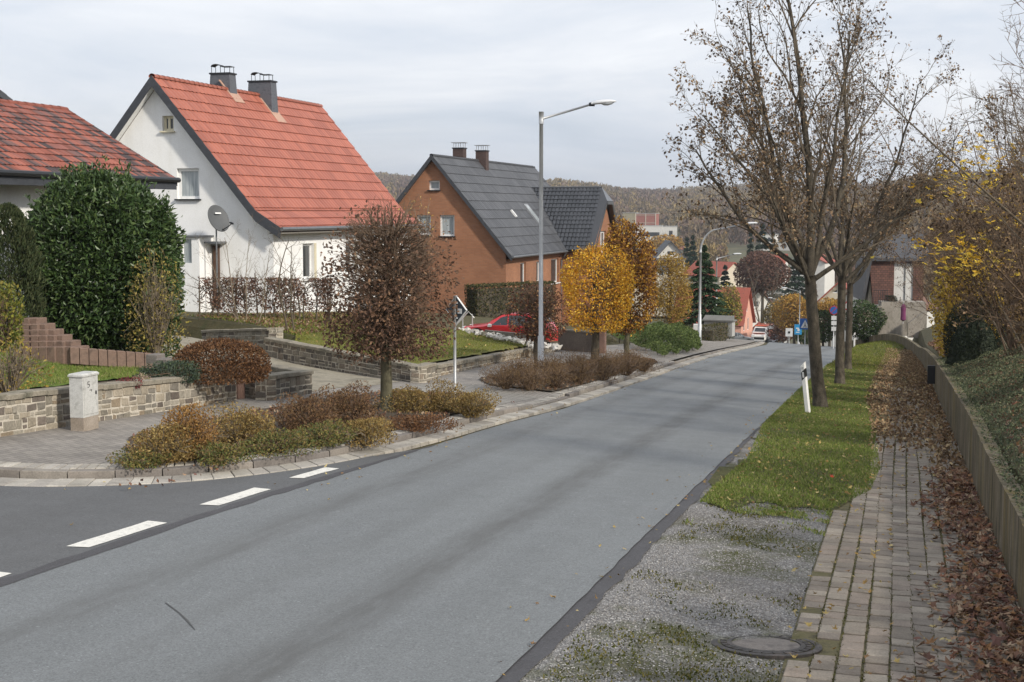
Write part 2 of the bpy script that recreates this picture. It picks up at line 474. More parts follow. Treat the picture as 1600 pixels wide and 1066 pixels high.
def m_gravel():
    k = NT('gravel_ground'); v = k.coord('Object')
    c = k.ramp(k.vor(v, 55, 'F1', 'Color'), [(0, (.13, .125, .12)), (.4, (.26, .252, .245)), (.75, (.37, .36, .35)), (1, (.50, .485, .47))])
    d = k.ramp(k.vor(v, 55, 'DISTANCE_TO_EDGE'), [(0, (.35,)*3), (.12, (1,)*3)])
    c = k.mix(1., c, d, 'MULTIPLY')
    c = k.mix(k.ramp(k.noise(v, 1.1, 6, .65), [(.48, (0,)*3), (.62, (.8,)*3)]), c, (.075, .08, .022))
    c = k.mix(k.ramp(k.noise(v, .8, 5), [(.35, (.5,)*3), (.55, (0,)*3)]), c, (.10, .085, .07))
    return k.fin(c, .9, .2, 0, k.bump(k.vor(v, 55), .9, .02))
GRAVEL = m_gravel()
TURF = M('turf', [(.060, .062, .022), (.085, .085, .03), (.10, .085, .045)], 2.2, .95, bump=.9, bscale=70, fine=.5)
LAWN = M('lawn_turf', [(.075, .135, .014), (.11, .17, .02), (.14, .165, .03)], 1.8, .95, bump=.9, bscale=60, fine=.5)
YLAWN = M('mossy_lawn', [(.12, .14, .018), (.17, .165, .03), (.20, .17, .05)], 1.5, .95, bump=.9, bscale=60, fine=.5)

# base terrain: fine street corridor, then rings out to the hills
def terrain():
    sA = np.unique(np.round(np.concatenate([np.arange(-14, 9, .6), np.arange(9, 15.6, .12), np.arange(15.6, 40, .6), np.arange(40, 96, 2)]), 3))
    tA = np.unique(np.round(np.concatenate([np.arange(-46, -18, 1.), np.arange(-18, -12, .4), np.arange(-12, -9, .1), np.arange(-9, 1, .8), np.arange(1, 2.4, .06), np.arange(2.4, 8, .4), np.arange(8, 31, 2)]), 3))
    S, T = np.meshgrid(sA, tA, indexing='ij')
    V = W(S, T); V[..., 2] = tz(S, T)-.06
    n, m = S.shape; i = np.arange(n-1)[:, None]*m; j = np.arange(m-1)[None]
    q = np.stack([i+j, i+j+1, i+m+j+1, i+m+j], -1).reshape(-1, 4)[:, ::-1]
    mb = MB().add(V.reshape(-1, 3), q)
    mb.build('ground', EARTH, smooth=False, kind='structure')
    r = np.concatenate([np.arange(38, 120, 6), np.arange(120, 400, 14), np.arange(400, 1300, 40), [1500, 1900, 2600]])
    a = R(1)*np.arange(-75, 85, 2.5)
    Rr, A = np.meshgrid(r, a, indexing='ij'); X = Rr*np.sin(A); Y = Rr*np.cos(A)*K
    Z = ground_z(X, Y)-.5-1.2*(1-smooth(60, 110, Rr))
    n, m = X.shape; i = np.arange(n-1)[:, None]*m; j = np.arange(m-1)[None]
    q = np.stack([i+j, i+j+1, i+m+j+1, i+m+j], -1).reshape(-1, 4)[:, ::-1]
    MB().add(np.stack([X, Y, Z], -1).reshape(-1, 3), q).build('hills', HILLG, smooth=True, kind='structure')
HILLG = M('valley_ground', [(.12, .095, .06), (.10, .10, .05), (.15, .12, .08)], .02, .95)
terrain()

ROADL = [(-14, -6.05), (6.6, -6.0), (8.3, -5.9), (11, -5.82), (13, -5.62), (16.4, -5.66), (20, -5.78), (27, -6.1), (34, -6.25), (44, -6.6), (56, -8.2), (70, -11.5), (90, -17), (115, -25)]
ROADR = [(115, -19), (90, -11.5), (76, -7), (62, -3.6), (50, -2.3), (32, -2.2), (20, -2.12), (9, -2.12), (-14, -2.1)]
def strip(name, L_, R_, mat, off=0., ds=.2, nt=5, rag=0., s0=None, s1=None, seed=3):
    """ribbon between two edge lines t(s)"""
    L_, R_ = np.array(L_, float), np.array(R_, float); r = np.random.default_rng(seed)
    L_ = L_[np.argsort(L_[:, 0])]; R_ = R_[np.argsort(R_[:, 0])]
    s = np.arange(max(L_[0, 0], R_[0, 0]), min(L_[-1, 0], R_[-1, 0])+1e-6, ds); n = len(s)
    a = np.interp(s, L_[:, 0], L_[:, 1])+r.normal(size=n)*rag; b = np.interp(s, R_[:, 0], R_[:, 1])+r.normal(size=n)*rag
    f = np.linspace(0, 1, nt+1); T = a[:, None]*(1-f)+b[:, None]*f; S = np.repeat(s[:, None], nt+1, 1)
    i = np.arange(n-1)[:, None]*(nt+1); j = np.arange(nt)[None]
    q = np.stack([i+j, i+j+1, i+nt+2+j, i+nt+1+j], -1).reshape(-1, 4)
    mb = MB().add(W(S, T, off).reshape(-1, 3), q[:, ::-1] if False else q)
    return mb.build(name, mat, uv=np.stack([LS*S.ravel()+KS*T.ravel(), KT*T.ravel()], 1), kind='structure')
strip('road', ROADL, ROADR, A_ROAD, 0, .2, 5, .006)
sheet('side_street', [(-14, -6.02), (8.7, -5.9), (7.5, -6.35), (6.5, -6.78), (5.9, -7.2), (5.4, -7.66), (4.9, -8.25), (4.55, -8.75), (4.05, -9.7), (3.6, -11.5), (2.6, -22), (-14, -22)], A_SIDE, -.006)
strip('bitumen_joint', [(-14, -6.14), (3, -6.11), (5, -6.12), (6.6, -6.06), (8.9, -5.90)], [(-14, -5.98), (3, -5.97), (5, -6.0), (6.4, -5.94), (8.9, -5.86)], A_PATCH, .004, .16, 1, .012, seed=5)
strip('road_edge_strip', [(-14, -2.2), (14.2, -2.2)], [(-14, -1.99), (6, -1.98), (9, -1.99), (13, -2.08), (14.2, -2.1)], A_PATCH, -.010, .16, 1, .012, seed=6)
sheet('gravel', [(-14, -2.08), (14.5, -2.1), (14, -1.6), (10, -.3), (9, -.55), (-14, -.5)], GRAVEL, -.022, rag=.02)
sheet('grass_verge', [(9.2, -1.93), (11, -1.83), (13.9, -2.06), (20, -2.14), (34, -2.25), (50, -2.35), (62, -2.6), (62, 1), (50, .9), (43, .1), (30, -.5), (23, -.5), (18.5, -.5), (15.4, -.3), (11.6, -.15), (10.2, -.2), (9.3, -.6), (9.0, -.8), (8.75, -1.0), (9.0, -1.25), (8.6, -1.45), (8.35, -1.62), (8.7, -1.85)], TURF, -.008, rag=.11, h=lambda s, t: gs(s)+raise_(s, np.minimum(t, 1.1)), dt=.5)
sheet('footpath_bed', [(-14, -.6), (22, -.55), (45, -.4), (45, 1.12), (-14, 1.12)], M('mossy_joint_sand', [(.085, .08, .032), (.13, .115, .06), (.04, .035, .022)], 6, .95, bump=.5), -.014)

# left pavement with its gutter, kerb and setts
KERB = [(3.9, -11.2), (4.25, -9.9), (4.75, -8.62), (5.35, -7.85), (5.85, -7.37), (6.6, -6.92), (7.6, -6.55), (9.3, -6.34), (11.4, -6.27), (13.2, -6.05), (16.5, -6.06), (20, -6.18), (27, -6.5), (34, -6.7), (44, -7.1), (56, -8.8)]
def offs(pl, d):
    A = np.array(pl, float); t = np.gradient(A, axis=0); t /= np.linalg.norm(t, axis=1)[:, None]
    return A+np.stack([t[:, 1], -t[:, 0]], 1)*d
def resample(pl, st):
    A = np.array(pl, float); L = np.concatenate([[0], np.cumsum(np.linalg.norm(np.diff(A, axis=0), axis=1))])
    # smooth the polyline a little
    q = np.arange(0, L[-1], st); return np.stack([np.interp(q, L, A[:, 0]), np.interp(q, L, A[:, 1])], 1)
def smoothpl(pl, it=2):
    A = np.array(pl, float)
    for _ in range(it):
        Q = .75*A[:-1]+.25*A[1:]; Rr = .25*A[:-1]+.75*A[1:]
        A = np.vstack([A[:1], np.stack([Q, Rr], 1).reshape(-1, 2), A[-1:]])
    return A
KERB = smoothpl(KERB)
def kerb_h(s):                                         # lowered at the driveway mouth
    return .082-.055*smooth(11.9, 12.5, s)*(1-smooth(13.6, 14.3, s))-.03*smooth(21, 24, s)
def row(name, pl, lo, hi, L, z0, z1, mat, gap=.008, r=None, smax=99):
    """one course of kerb or paving stones, set between the offsets lo and hi of a line"""
    r = r or rng; mb = MB(); Q = resample(pl, .02); n = max(1, int(L/.02)); i = 0
    T_ = np.gradient(Q, axis=0); T_ /= np.linalg.norm(T_, axis=1)[:, None]; N_ = np.stack([T_[:, 1], -T_[:, 0]], 1)
    while i+n < len(Q):
        m = n+int(r.integers(-1, 2)); m = min(m, len(Q)-1-i)
        a, b = Q[i], Q[i+m]; na, nb = N_[i], N_[i+m]; u = unit(b-a)*gap/2
        if a[0] > smax: break
        c4 = [a+na*lo+u, b+nb*lo-u, b+nb*hi-u, a+na*hi+u]
        k = .006; z = z1(a[0]) if callable(z1) else z1; z = z+r.normal()*.003; w = z0(a[0]) if callable(z0) else z0
        cen = np.mean(c4, axis=0); top = [p+unit(cen-p)*k*1.6 for p in c4]
        V = [W(*p, off=w) for p in c4]+[W(*p, off=z-k) for p in c4]+[W(*p, off=z) for p in top]
        f = [(8, 11, 10, 9)]
        for l in (0, 4):
            for q in range(4): f.append((l+(q+1) % 4, l+q, l+4+q, l+4+(q+1) % 4))
        mb.add(np.array(V), np.array(f)); i += m
    # facing
    return mb.build(name, mat, kind='structure')
STONE_L = ML('pale_kerb_stone', [(.40, .37, .32), (.33, .305, .27), (.44, .41, .36), (.36, .335, .30)], .9, .2, var=.1)
STONE_D = ML('grey_kerb_stone', [(.24, .215, .19), (.20, .18, .165), (.27, .245, .215)], .9, .2, var=.12)
def grain(mat, sc=55, amt=.25):
    """adds grain and stains to a one-colour-per-piece material"""
    k = NT.__new__(NT); k.m = mat; k.t = mat.node_tree; k.b = k.t.nodes['Principled BSDF']; k.out = k.t.nodes['Material Output']
    src = k.b.inputs['Base Color'].links[0].from_socket; o = k.coord('Object')
    g = k.ramp(k.noise(o, sc, 4), [(.3, (1-amt,)*3), (.7, (1+amt*.5,)*3)]); g2 = k.ramp(k.noise(o, 2.3, 7, .7), [(.3, (.68,)*3), (.6, (1.06,)*3)])
    c = k.mix(1., k.mix(1., src, g, 'MULTIPLY'), g2, 'MULTIPLY'); k.l(c, k.b.inputs['Base Color'])
    k.l(k.bump(k.noise(o, sc*1.5, 4), .35, .006), k.b.inputs['Normal']); return mat
grain(STONE_L); grain(STONE_D)
row('gutter', KERB, -.30, -.02, .20, -.05, .006, STONE_L)
row('kerb', KERB, -.0, .10, .52, -.05, kerb_h, STONE_D, .012)
row('kerb_setts', KERB, .115, .315, .11, -.05, lambda s: kerb_h(s)+.004, STONE_L, .012, smax=24)
kz = lambda s, t: gs(s)+kerb_h(s)-.014
PAVL = [tuple(p) for p in offs(KERB, .30)]
sheet('pavement', PAVL+[(56, -10.6), (30, -10.6), (24.2, -10.8), (14, -9.5), (13.7, -9.7), (13.7, -19), (10.3, -19), (10.3, -10.0), (9.6, -10.45), (5, -10.75), (3.5, -11.2)], PAVE, 0, h=lambda s, t: kz(s, t)+raise_(s, t)*(s > 9.8)*(s < 13.8), ds=.5, dt=.6)
sheet('driveway', [(10.85, -10.1), (13.55, -9.9), (13.6, -19.5), (10.3, -19.5), (10.3, -12)], DRIVE2, .006, h=lambda s, t: kz(s, t)+raise_(s, t), ds=.5, dt=.6)
sheet('driveway_apron', [(12.35, -6.75), (13.75, -6.5), (14.1, -8.4), (13.6, -9.3), (11.2, -9.6), (12.3, -8.0)], DRIVE, .004, h=kz, ds=.3)
BED1 = [(5.8, -8.1), (6.1, -7.65), (6.75, -7.25), (7.7, -6.9), (9.3, -6.68), (11.8, -6.62), (12.35, -6.9), (13.1, -7.9), (12.1, -9.0), (9.5, -9.35), (7.6, -9.4), (6.5, -9.25), (6.0, -8.7)]
BED2 = [(14.3, -6.45), (16.5, -6.4), (20, -6.52), (23, -6.7), (24, -7.2), (24.2, -7.9), (20, -8.5), (16.5, -8.7), (14.9, -8.6), (14.2, -8.0)]
mound = lambda s, t: kz(s, t)+.03
sheet('planting_bed', BED1, SOIL, .0, h=mound, ds=.4, dt=.4, rag=.03)
sheet('planting_bed', BED2, SOIL, .0, h=mound, ds=.4, dt=.4, rag=.03)
sheet('lawn', [(6.2, -11.55), (8.2, -11.45), (8.9, -12.1), (9.3, -14.4), (8.7, -15), (6.3, -15), (5.5, -13)], LAWN, .012, h=tz, ds=.3, dt=.3, rag=.05)
sheet('mossy_lawn', [(14.2, -9.85), (18, -10.25), (22, -10.7), (24.5, -11.1), (24.3, -14.0), (22.5, -14.6), (19.5, -15.5), (16, -16), (15.5, -14.8), (14.15, -14.1)], YLAWN, .012, h=tz, ds=.5, dt=.3, rag=.03)
sheet('garden_soil', [(-8, -10.7), (9.35, -10.7), (9.35, -11.5), (8.2, -11.35), (6.1, -11.5), (5, -12), (-8, -12)], SOIL, .006, h=tz, ds=.4, dt=.2)

# painted dashes across the mouth of the side street
for i, (a, lab) in enumerate(((1.2, 'worn white dash at the left edge of the picture, mostly out of frame'), (3.80, 'longest worn white dash, nearest the camera in full view'),
        (5.2, 'white dash midway along the mouth of the side street'), (6.45, 'white dash nearest the kerb stones'))):
    L = [1.98, .80, .74, .60][i]
    sheet('road_marking', [(a, -6.37+.03*(i == 3)), (a+L, -6.37+.05*(i == 3)), (a+L+.06, -6.17+.03*(i == 3)), (a+.09, -6.19)], PAINT, -.001, kind='thing', rag=.004,
          label=lab, cat='road marking', group='white dashes across the side street')
sheet('road_crack', [(3.53, -4.72), (3.475, -4.5), (3.36, -4.2), (3.355, -4.2), (3.465, -4.5), (3.52, -4.72)], M('crack_fill', [(.09, .09, .09)], 9), .004, rag=.004)
# ---------------------------------------------------------------- buildings
AZ = math.atan(635/F)
UV_, VV_ = np.array([math.cos(AZ), -math.sin(AZ), 0.]), np.array([math.sin(AZ), math.cos(AZ), 0.])

class Fr:                                             # a building's own axes: u towards the street, v down the street, z up
    def __init__(s, o, u=UV_, v=VV_): s.o = np.array(o, float); s.u = np.array(u, float); s.v = np.array(v, float)
    def __call__(s, u, v, z): return s.o+s.u*u+s.v*v+UP*z
    def hit(s, px, py, v=None, u=None):               # where the sight line of a pixel meets the plane v=const or u=const
        r = ray(px, py); c = np.array([0, 0, CAMH]); n, k = (s.v, v) if v is not None else (s.u, u)
        d = (k+np.dot(s.o-c, n))/np.dot(r, n); q = c+r*d-s.o
        return np.dot(q, s.u), np.dot(q, s.v), q[2]

def wallface(mb, O, U, N, outline, holes=(), depth=.20):
    """flat wall with real openings and reveals; outline [(u,z)], holes (u0,u1,z0,z1)"""
    p3 = lambda a: O+U*a[0]+UP*a[1]
    loops = [[Vector((a[0], a[1], 0)) for a in outline]]
    pts = list(outline)
    for (a, b, c, d) in holes:
        q = [(a, c), (a, d), (b, d), (b, c)]; loops.append([Vector((x, y, 0)) for x, y in q]); pts += q
    tri = tessellate_polygon(loops)
    mb.add(np.array([p3(a) for a in pts]), np.array(tri))
    for (a, b, c, d) in holes:
        q = [(a, c), (b, c), (b, d), (a, d)]
        for i in range(4):
            A, B = p3(q[i]), p3(q[(i+1) % 4]); mb.quad(A, B, B-N*depth, A-N*depth)

def window(parent, O, U, N, h, fm, pm, fw=.07, bars=(), sill=None, sm=None, depth=.16, hb=()):
    a, b, c, d = h; ax = np.array([U, N, UP]); mb = MB(); cn = lambda u, z, k: O+U*u+UP*z-N*k
    f = .06
    mb.box(cn((a+b)/2, c+fw/2, depth), (b-a, f, fw), ax).box(cn((a+b)/2, d-fw/2, depth), (b-a, f, fw), ax)
    for u in (a+fw/2, b-fw/2): mb.box(cn(u, (c+d)/2, depth), (fw, f, d-c-2*fw), ax)
    for t in bars: mb.box(cn(a+(b-a)*t, (c+d)/2, depth), (fw, f*.9, d-c-2*fw), ax)
    for t in hb: mb.box(cn((a+b)/2, c+(d-c)*t, depth-.002), (b-a-2*fw, f*.8, fw*.8), ax)
    w = mb.build('window', fm, parent)
    MB().box(cn((a+b)/2, (c+d)/2, depth+.012), (b-a-2*fw+.004, .012, d-c-2*fw+.004), ax).build('pane', pm, w)
    if sill: MB().box(cn((a+b)/2, c-.025, -.03), (b-a+.12, .16, .05), ax).build('sill', sm or fm, w)
    return w

def tiled(mb, O, U, D, N, ul, dl, course, wave, amp, lip, uvs, sharp=1., per=6, rows=None):
    """one roof slope: waves along U, stepped courses down D"""
    nu = max(2, int(round(ul/wave))*per); xs = np.linspace(0, ul, nu+1); ph = (xs/wave) % 1
    hgt = amp*(np.abs(np.sin(ph*math.pi))**sharp)
    nc = int(math.ceil(dl/course)); V = []; uv = []
    for j in range(nc):
        d0, d1 = j*course, min(dl, (j+1)*course+.015)
        for d, h, w in ((d0, 0., .05), (d1, lip, .95)):
            V.append(O+U*xs[:, None]+D*d+N*(hgt+h)[:, None]); uv.append(np.stack([xs/wave, np.full(nu+1, j+w)], 1))
    m = nu+1; i = np.arange(2*nc-1)[:, None]*m; k = np.arange(nu)[None]
    mb.add(np.vstack(V), np.stack([i+k, i+m+k, i+m+k+1, i+k+1], -1).reshape(-1, 4)); uvs.append(np.vstack(uv))

def m_tiles(name, cols, rough=.55, spec=.4, var=.12, dirt=.25, per_course=1):
    k = NT(name); uv = k.t.nodes.new('ShaderNodeTexCoord').outputs['UV']; o = k.coord('Object')
    fl = k.t.nodes.new('ShaderNodeVectorMath'); fl.operation = 'FLOOR'; k.l(uv, fl.inputs[0])
    wn = k.t.nodes.new('ShaderNodeTexWhiteNoise'); wn.noise_dimensions = '2D'; k.l(fl.outputs[0], wn.inputs[0])
    n = len(cols); patch = k.noise(o, .55, 5)
    s = k.math('ADD', k.math('MULTIPLY', wn.outputs[0], .75), k.math('MULTIPLY', patch, .25))
    c = k.ramp(s, [(.2+.6*i/max(1, n-1), q) for i, q in enumerate(cols)], 'LINEAR' if n < 4 else 'CONSTANT')
    c = k.mix(1., c, k.ramp(wn.outputs[0], [(0, (1-var,)*3), (1, (1+var,)*3)]), 'MULTIPLY')
    c = k.mix(1., c, k.ramp(k.noise(o, 1.3, 8, .7), [(.3, (1-dirt,)*3), (.65, (1.06,)*3)]), 'MULTIPLY')
    return k.fin(c, rough, spec, 0, k.bump(k.noise(o, 60, 3), .15, .005))

def m_render(name, cols):
    k = NT(name); o = k.coord('Object'); v = k.coord('Object', (1, 1, .10))
    c = k.ramp(k.noise(o, 1.1, 7, .65), [(.3, cols[0]), (.55, cols[1]), (.75, cols[2])])
    c = k.mix(1., c, k.ramp(k.noise(v, 2.6, 7, .7), [(.32, (.945, .94, .925)), (.50, (1,)*3)]), 'MULTIPLY')
    c = k.mix(1., c, k.ramp(k.noise(o, 26, 4), [(.3, (.94,)*3), (.7, (1.03,)*3)]), 'MULTIPLY')
    return k.fin(c, .9, .2, 0, k.bump(k.noise(o, 38, 5, .7), .5, .012))
WHITE = m_render('white_render', [(.75, .75, .74), (.79, .79, .785), (.81, .81, .80)])
WPVC = M('white_window_frame', [(.78, .78, .77)], 3, .35, .5, fine=.03)
CREAM = M('cream_surround', [(.66, .60, .44)], 3, .7, fine=.08)
GLASS = M('dark_window_glass', [(.015, .018, .022), (.05, .055, .06)], 1.2, .06, .7, fine=0)
GLASSC = M('curtained_glass', [(.20, .23, .24), (.42, .45, .46)], 5, .15, .6, fine=0, stretch=(4, 4, .3))
SLATE = M('slate_cladding', [(.075, .082, .098), (.11, .118, .135), (.055, .06, .072)], 7, .6, .4, bump=.5, bscale=18, stretch=(1, 1, 1.6))
VERGE = M('verge_slate', [(.035, .038, .046), (.055, .06, .07)], 5, .6, .4, bump=.3)
ZINC = M('zinc_gutter', [(.16, .17, .18), (.22, .23, .24)], 2, .45, .5, .6)
DARKM = M('dark_metal', [(.03, .032, .036)], 3, .5, .5, .4)
COPPER = M('flashing', [(.48, .30, .22), (.40, .26, .20)], 4, .7)
BROWNW = M('brown_wood', [(.075, .042, .028), (.11, .062, .04)], 3, .7, bump=.2, stretch=(6, 6, .6))
RED_T = m_tiles('red_roof_tiles', [(.285, .088, .056), (.335, .108, .068)], .5, .4, .06, .12)
OLD_T = m_tiles('mottled_roof_tiles', [(.085, .062, .062), (.19, .068, .05), (.25, .08, .055), (.29, .10, .07), (.21, .082, .065), (.13, .07, .062)], .7, .3, .25, .3)
GREY_T = m_tiles('grey_roof_tiles', [(.056, .058, .064), (.072, .074, .080)], .55, .45, .10, .2)
BLACK_T = m_tiles('black_glazed_tiles', [(.028, .03, .035), (.036, .038, .044)], .28, .6, .1, .1)

def gable_roof(parent, fr, prof, v0, v1, mat, course, wave, amp, lip, name='roof', verge=None, ridge_r=.11, sharp=1., thick=.13, vw=.22, ridge_mat=None):
    """prof [(u,z)] from the left eave over the ridge to the right eave"""
    mb = MB(); uvs = []; L = v1-v0
    ia = int(np.argmax([p[1] for p in prof]))
    for i in range(len(prof)-1):
        a, b = prof[i], prof[i+1]
        if i < ia: a, b = b, a                        # a is the upper end
        d = np.array([b[0]-a[0], b[1]-a[1]]); l = np.linalg.norm(d); d /= l
        D = fr.u*d[0]+UP*d[1]; N = np.cross(fr.v, D); N = N if N[2] > 0 else -N
        n0 = mb.n
        tiled(mb, fr(a[0], v0, a[1]), fr.v, D, N, L, l, course, wave, amp, lip, uvs, sharp)
        # boarding under the tiles
        mb.box(fr((a[0]+b[0])/2, (v0+v1)/2, (a[1]+b[1])/2)-N*(thick/2+.012), (l, L-.04, thick), np.array([D, fr.v, N]))
        uvs.append(np.tile([[.5, .5]], (8, 1)))
    rf = mb.build(name, mat, parent, uv=np.vstack(uvs))
    rm = ridge_mat or mat
    rb = MB(); k = int(L/.36)
    for i in range(k):
        c = fr(prof[ia][0], v0+L*(i+.5)/k, prof[ia][1]+.0)
        an = np.linspace(-.2, math.pi+.2, 7); r0, r1 = ridge_r, ridge_r*.86
        for q, (v, rr) in enumerate(((-.5, r0), (.52, r1))):
            pass
        A = np.array([c+fr.v*(-.5*L/k)+fr.u*math.cos(x)*r0+UP*(math.sin(x)*r0*.9-.02) for x in an])
        B = np.array([c+fr.v*(.53*L/k)+fr.u*math.cos(x)*r1+UP*(math.sin(x)*r1*.9-.02) for x in an])
        i_ = np.arange(6); rb.add(np.vstack([A, B]), np.stack([i_, i_+1, i_+8, i_+7], 1))
    rb.build('ridge_tiles', rm, rf, uv=np.full((rb.n, 2), 3.3))
    if verge:
        for v, sg in ((v0, -1), (v1, 1)):
            for i in range(len(prof)-1):
                a, b = np.array(prof[i]), np.array(prof[i+1])
                vb = MB().prism([fr(a[0], v, a[1]+.03), fr(b[0], v, b[1]+.03), fr(b[0], v, b[1]-vw), fr(a[0], v, a[1]-vw)], fr.v*.035*sg)
                vb.build('verge_board', verge, parent)
    return rf

def chimney(parent, fr, u, v, w, d, z0, z1, mat, taper=0., cap=True, pipe=True):
    mb = MB(); a, b = w/2, d/2; k = 1-taper
    pts = [fr(u+x*a, v+y*b, z0) for x, y in ((-1, -1), (1, -1), (1, 1), (-1, 1))]+[fr(u+x*a*k, v+y*b*k, z1) for x, y in ((-1, -1), (1, -1), (1, 1), (-1, 1))]
    mb.add(pts, [(0, 1, 5, 4), (1, 2, 6, 5), (2, 3, 7, 6), (3, 0, 4, 7), (4, 5, 6, 7)])
    ch = mb.build('chimney', mat, parent)
    MB().box(fr(u, v, z1+.03), (w*k+.08, d*k+.08, .06), np.array([fr.u, fr.v, UP])).build('cap_slab', DARKM, ch)
    return ch

# ---- the white house with the red roof
def white_house():
    C = P(438, 357, 26.); w = 0.
    r = ray(237, 119)
    w = (r[0]*C[1]-C[0])/(-UV_[0]-r[0]*-UV_[1]) if False else None
    lo, hi = 2., 12.
    for _ in range(50):
        m = (lo+hi)/2; q = C-UV_*m
        if q[0]/q[1] > r[0]: lo = m
        else: hi = m
    w = lo; A = C-UV_*w; zA = CAMH+r[2]*A[1]; zE = C[2]
    t = thing('white_house', 'white rendered house with a bright red tiled roof and two slate clad chimneys', 'house', (A[0], A[1], float(ground_z(A[0], A[1]))))
    fr = Fr((A[0], A[1], 0))
    _, L, _ = fr.hit(501, 162.6, u=0.)
    uk, _, zk = fr.hit(399, 330, v=0.)
    prof = [(-w*.93, zE+.9), (0, zA), (uk, zk), (w, zE)]
    sl = (zA-zk)/uk; prof[0] = (-uk*1.0, zk)
    gable_roof(t, fr, prof, 0, L, RED_T, .50, .30, .030, .034, verge=VERGE, vw=.36, ridge_r=.13)
    gv = .38; uw = w-.45; base = -2.3                # wall planes
    O = fr(0, gv, 0); N = -fr.v
    drop = .32
    h = []
    for (x0, y0, x1, y1) in ((254, 181, 271, 205), (277, 263, 311, 311)):
        a, _, zb = fr.hit(x0, y1, v=gv); b, _, zt = fr.hit(x1, y0, v=gv); h.append((a, b, zb, zt))
    a, _, zb = fr.hit(313, 440, v=gv); b, _, zt = fr.hit(340, 384, v=gv); door = (a, b, zb-.9, zt)
    roofz = lambda u: (zA-sl*abs(u) if abs(u) < uk else zk+(zE-zk)*(abs(u)-uk)/(w-uk))-drop
    out = [(-uk*.93, base), (uw, base), (uw, roofz(uw)), (uk, roofz(uk)), (0, roofz(0)), (-uk*.93, roofz(uk*.93))]
    mb = MB(); wallface(mb, O, fr.u, N, out, h+[door])
    # street wall
    O2 = fr(uw, gv, 0); N2 = fr.u; U2 = fr.v
    _, v0, zt = fr.hit(473, 381, u=uw); _, v1, zb = fr.hit(491, 435, u=uw)
    h2 = [(v0-gv, v1-gv, zb, zt), (v1-gv+3.1, v1-gv+4.0, zb, zt)]
    L2 = L-gv-.4
    wallface(mb, O2, U2, N2, [(0, base), (L2, base), (L2, zE-.2), (0, zE-.2)], h2)
    wallface(mb, fr(uw, L-.4, 0), -fr.u, fr.v, [(0, base), (uw+uk*.93, base), (uw+uk*.93, roofz(uk*.93)), (uw, roofz(0)), (0, roofz(uw))])
    wallface(mb, fr(-uk*.93, L-.4, 0), -fr.v, -fr.u, [(0, base), (L2, base), (L2, roofz(uk*.93)), (0, roofz(uk*.93))])
    mb.build('wall', WHITE, t)
    window(t, O, fr.u, N, h[0], CREAM, GLASS, .09, bars=(.45,), sill=1)
    window(t, O, fr.u, N, h[1], WPVC, GLASSC, .10, sill=1, sm=DARKM)
    for q in h2: window(t, O2, U2, N2, q, WPVC, GLASS, .09, sill=1)
    for q in h2: MB().box(O2+U2*(q[1]+.10)+UP*(q[2]+q[3])/2+N2*.012, (.16, .03, q[3]-q[2]), np.array([U2, N2, UP])).build('window_surround', CREAM, t)
    # soffit under the gable overhang
    sb = MB()
    for sg in (1, -1):
        ue = uk*(.99 if sg > 0 else .93)
        sb.quad(fr(0, .04, zA-.29), fr(sg*ue, .04, zA-sl*ue-.29), fr(sg*ue, gv, zA-sl*ue-.29), fr(0, gv, zA-.29))
    sb.quad(fr(uk, .04, zk-.29), fr(w-.1, .04, zE-.22), fr(w-.1, gv, zE-.22), fr(uk, gv, zk-.29))
    sb.build('soffit', WHITE, t)
    MB().box(fr(w-.22, L/2, zE-.17), (.44, L-.1, .05), np.array([fr.u, fr.v, UP])).build('eave_boarding', M('grey_boarding', [(.20, .185, .165)], 3, .8), t)
    MB().tube([fr(w+.05, .0, zE-.03), fr(w+.05, L, zE-.03)], .07, 8).build('gutter', ZINC, t)
    dr = MB().box(O+fr.u*(door[0]+door[1])/2+UP*(door[2]+door[3])/2-N*.13, (door[1]-door[0], .05, door[3]-door[2]), np.array([fr.u, fr.v, UP])).build('door', BROWNW, t)
    MB().box(O+fr.u*(door[1]-.02)+UP*(door[2]+door[3])/2+N*.05, (.20, .14, door[3]-door[2]), np.array([fr.u, fr.v, UP])).build('door_post', BROWNW, t)
    a, _, z1 = fr.hit(311, 379, v=gv-.4); b, _, _ = fr.hit(346, 379, v=gv-.4)
    MB().box(fr((a+b)/2, gv-.3, z1), (b-a, .7, .07), np.array([fr.u, fr.v, UP])).build('door_canopy', ZINC, t)
    # flat-topped porch left of the door
    pv = gv-1.0
    b, _, zt = fr.hit(311, 371, v=pv); a = b-2.6
    wa, _, wzb = fr.hit(286, 411, v=pv); wb, _, wzt = fr.hit(299, 374, v=pv)
    pb = MB(); wallface(pb, fr(0, pv, 0), fr.u, -fr.v, [(a, base-.6), (b, base-.6), (b, zt), (a, zt)], [(wa, wb, wzb, wzt)])
    pb.quad(fr(b, pv, base-.6), fr(b, gv, base-.6), fr(b, gv, zt), fr(b, pv, zt)); pb.quad(fr(a, pv, zt), fr(b, pv, zt), fr(b, gv, zt), fr(a, gv, zt))
    po = pb.build('porch', WHITE, t)
    MB().box(fr((wa+wb)/2, pv+.1, (wzb+wzt)/2), (wb-wa, .03, wzt-wzb), np.array([fr.u, fr.v, UP])).build('pane', GLASSC, po)
    MB().box(fr((a+b)/2, (pv+gv)/2-.03, zt+.03), (b-a+.1, gv-pv+.1, .06), np.array([fr.u, fr.v, UP])).build('flat_roof', ZINC, po)
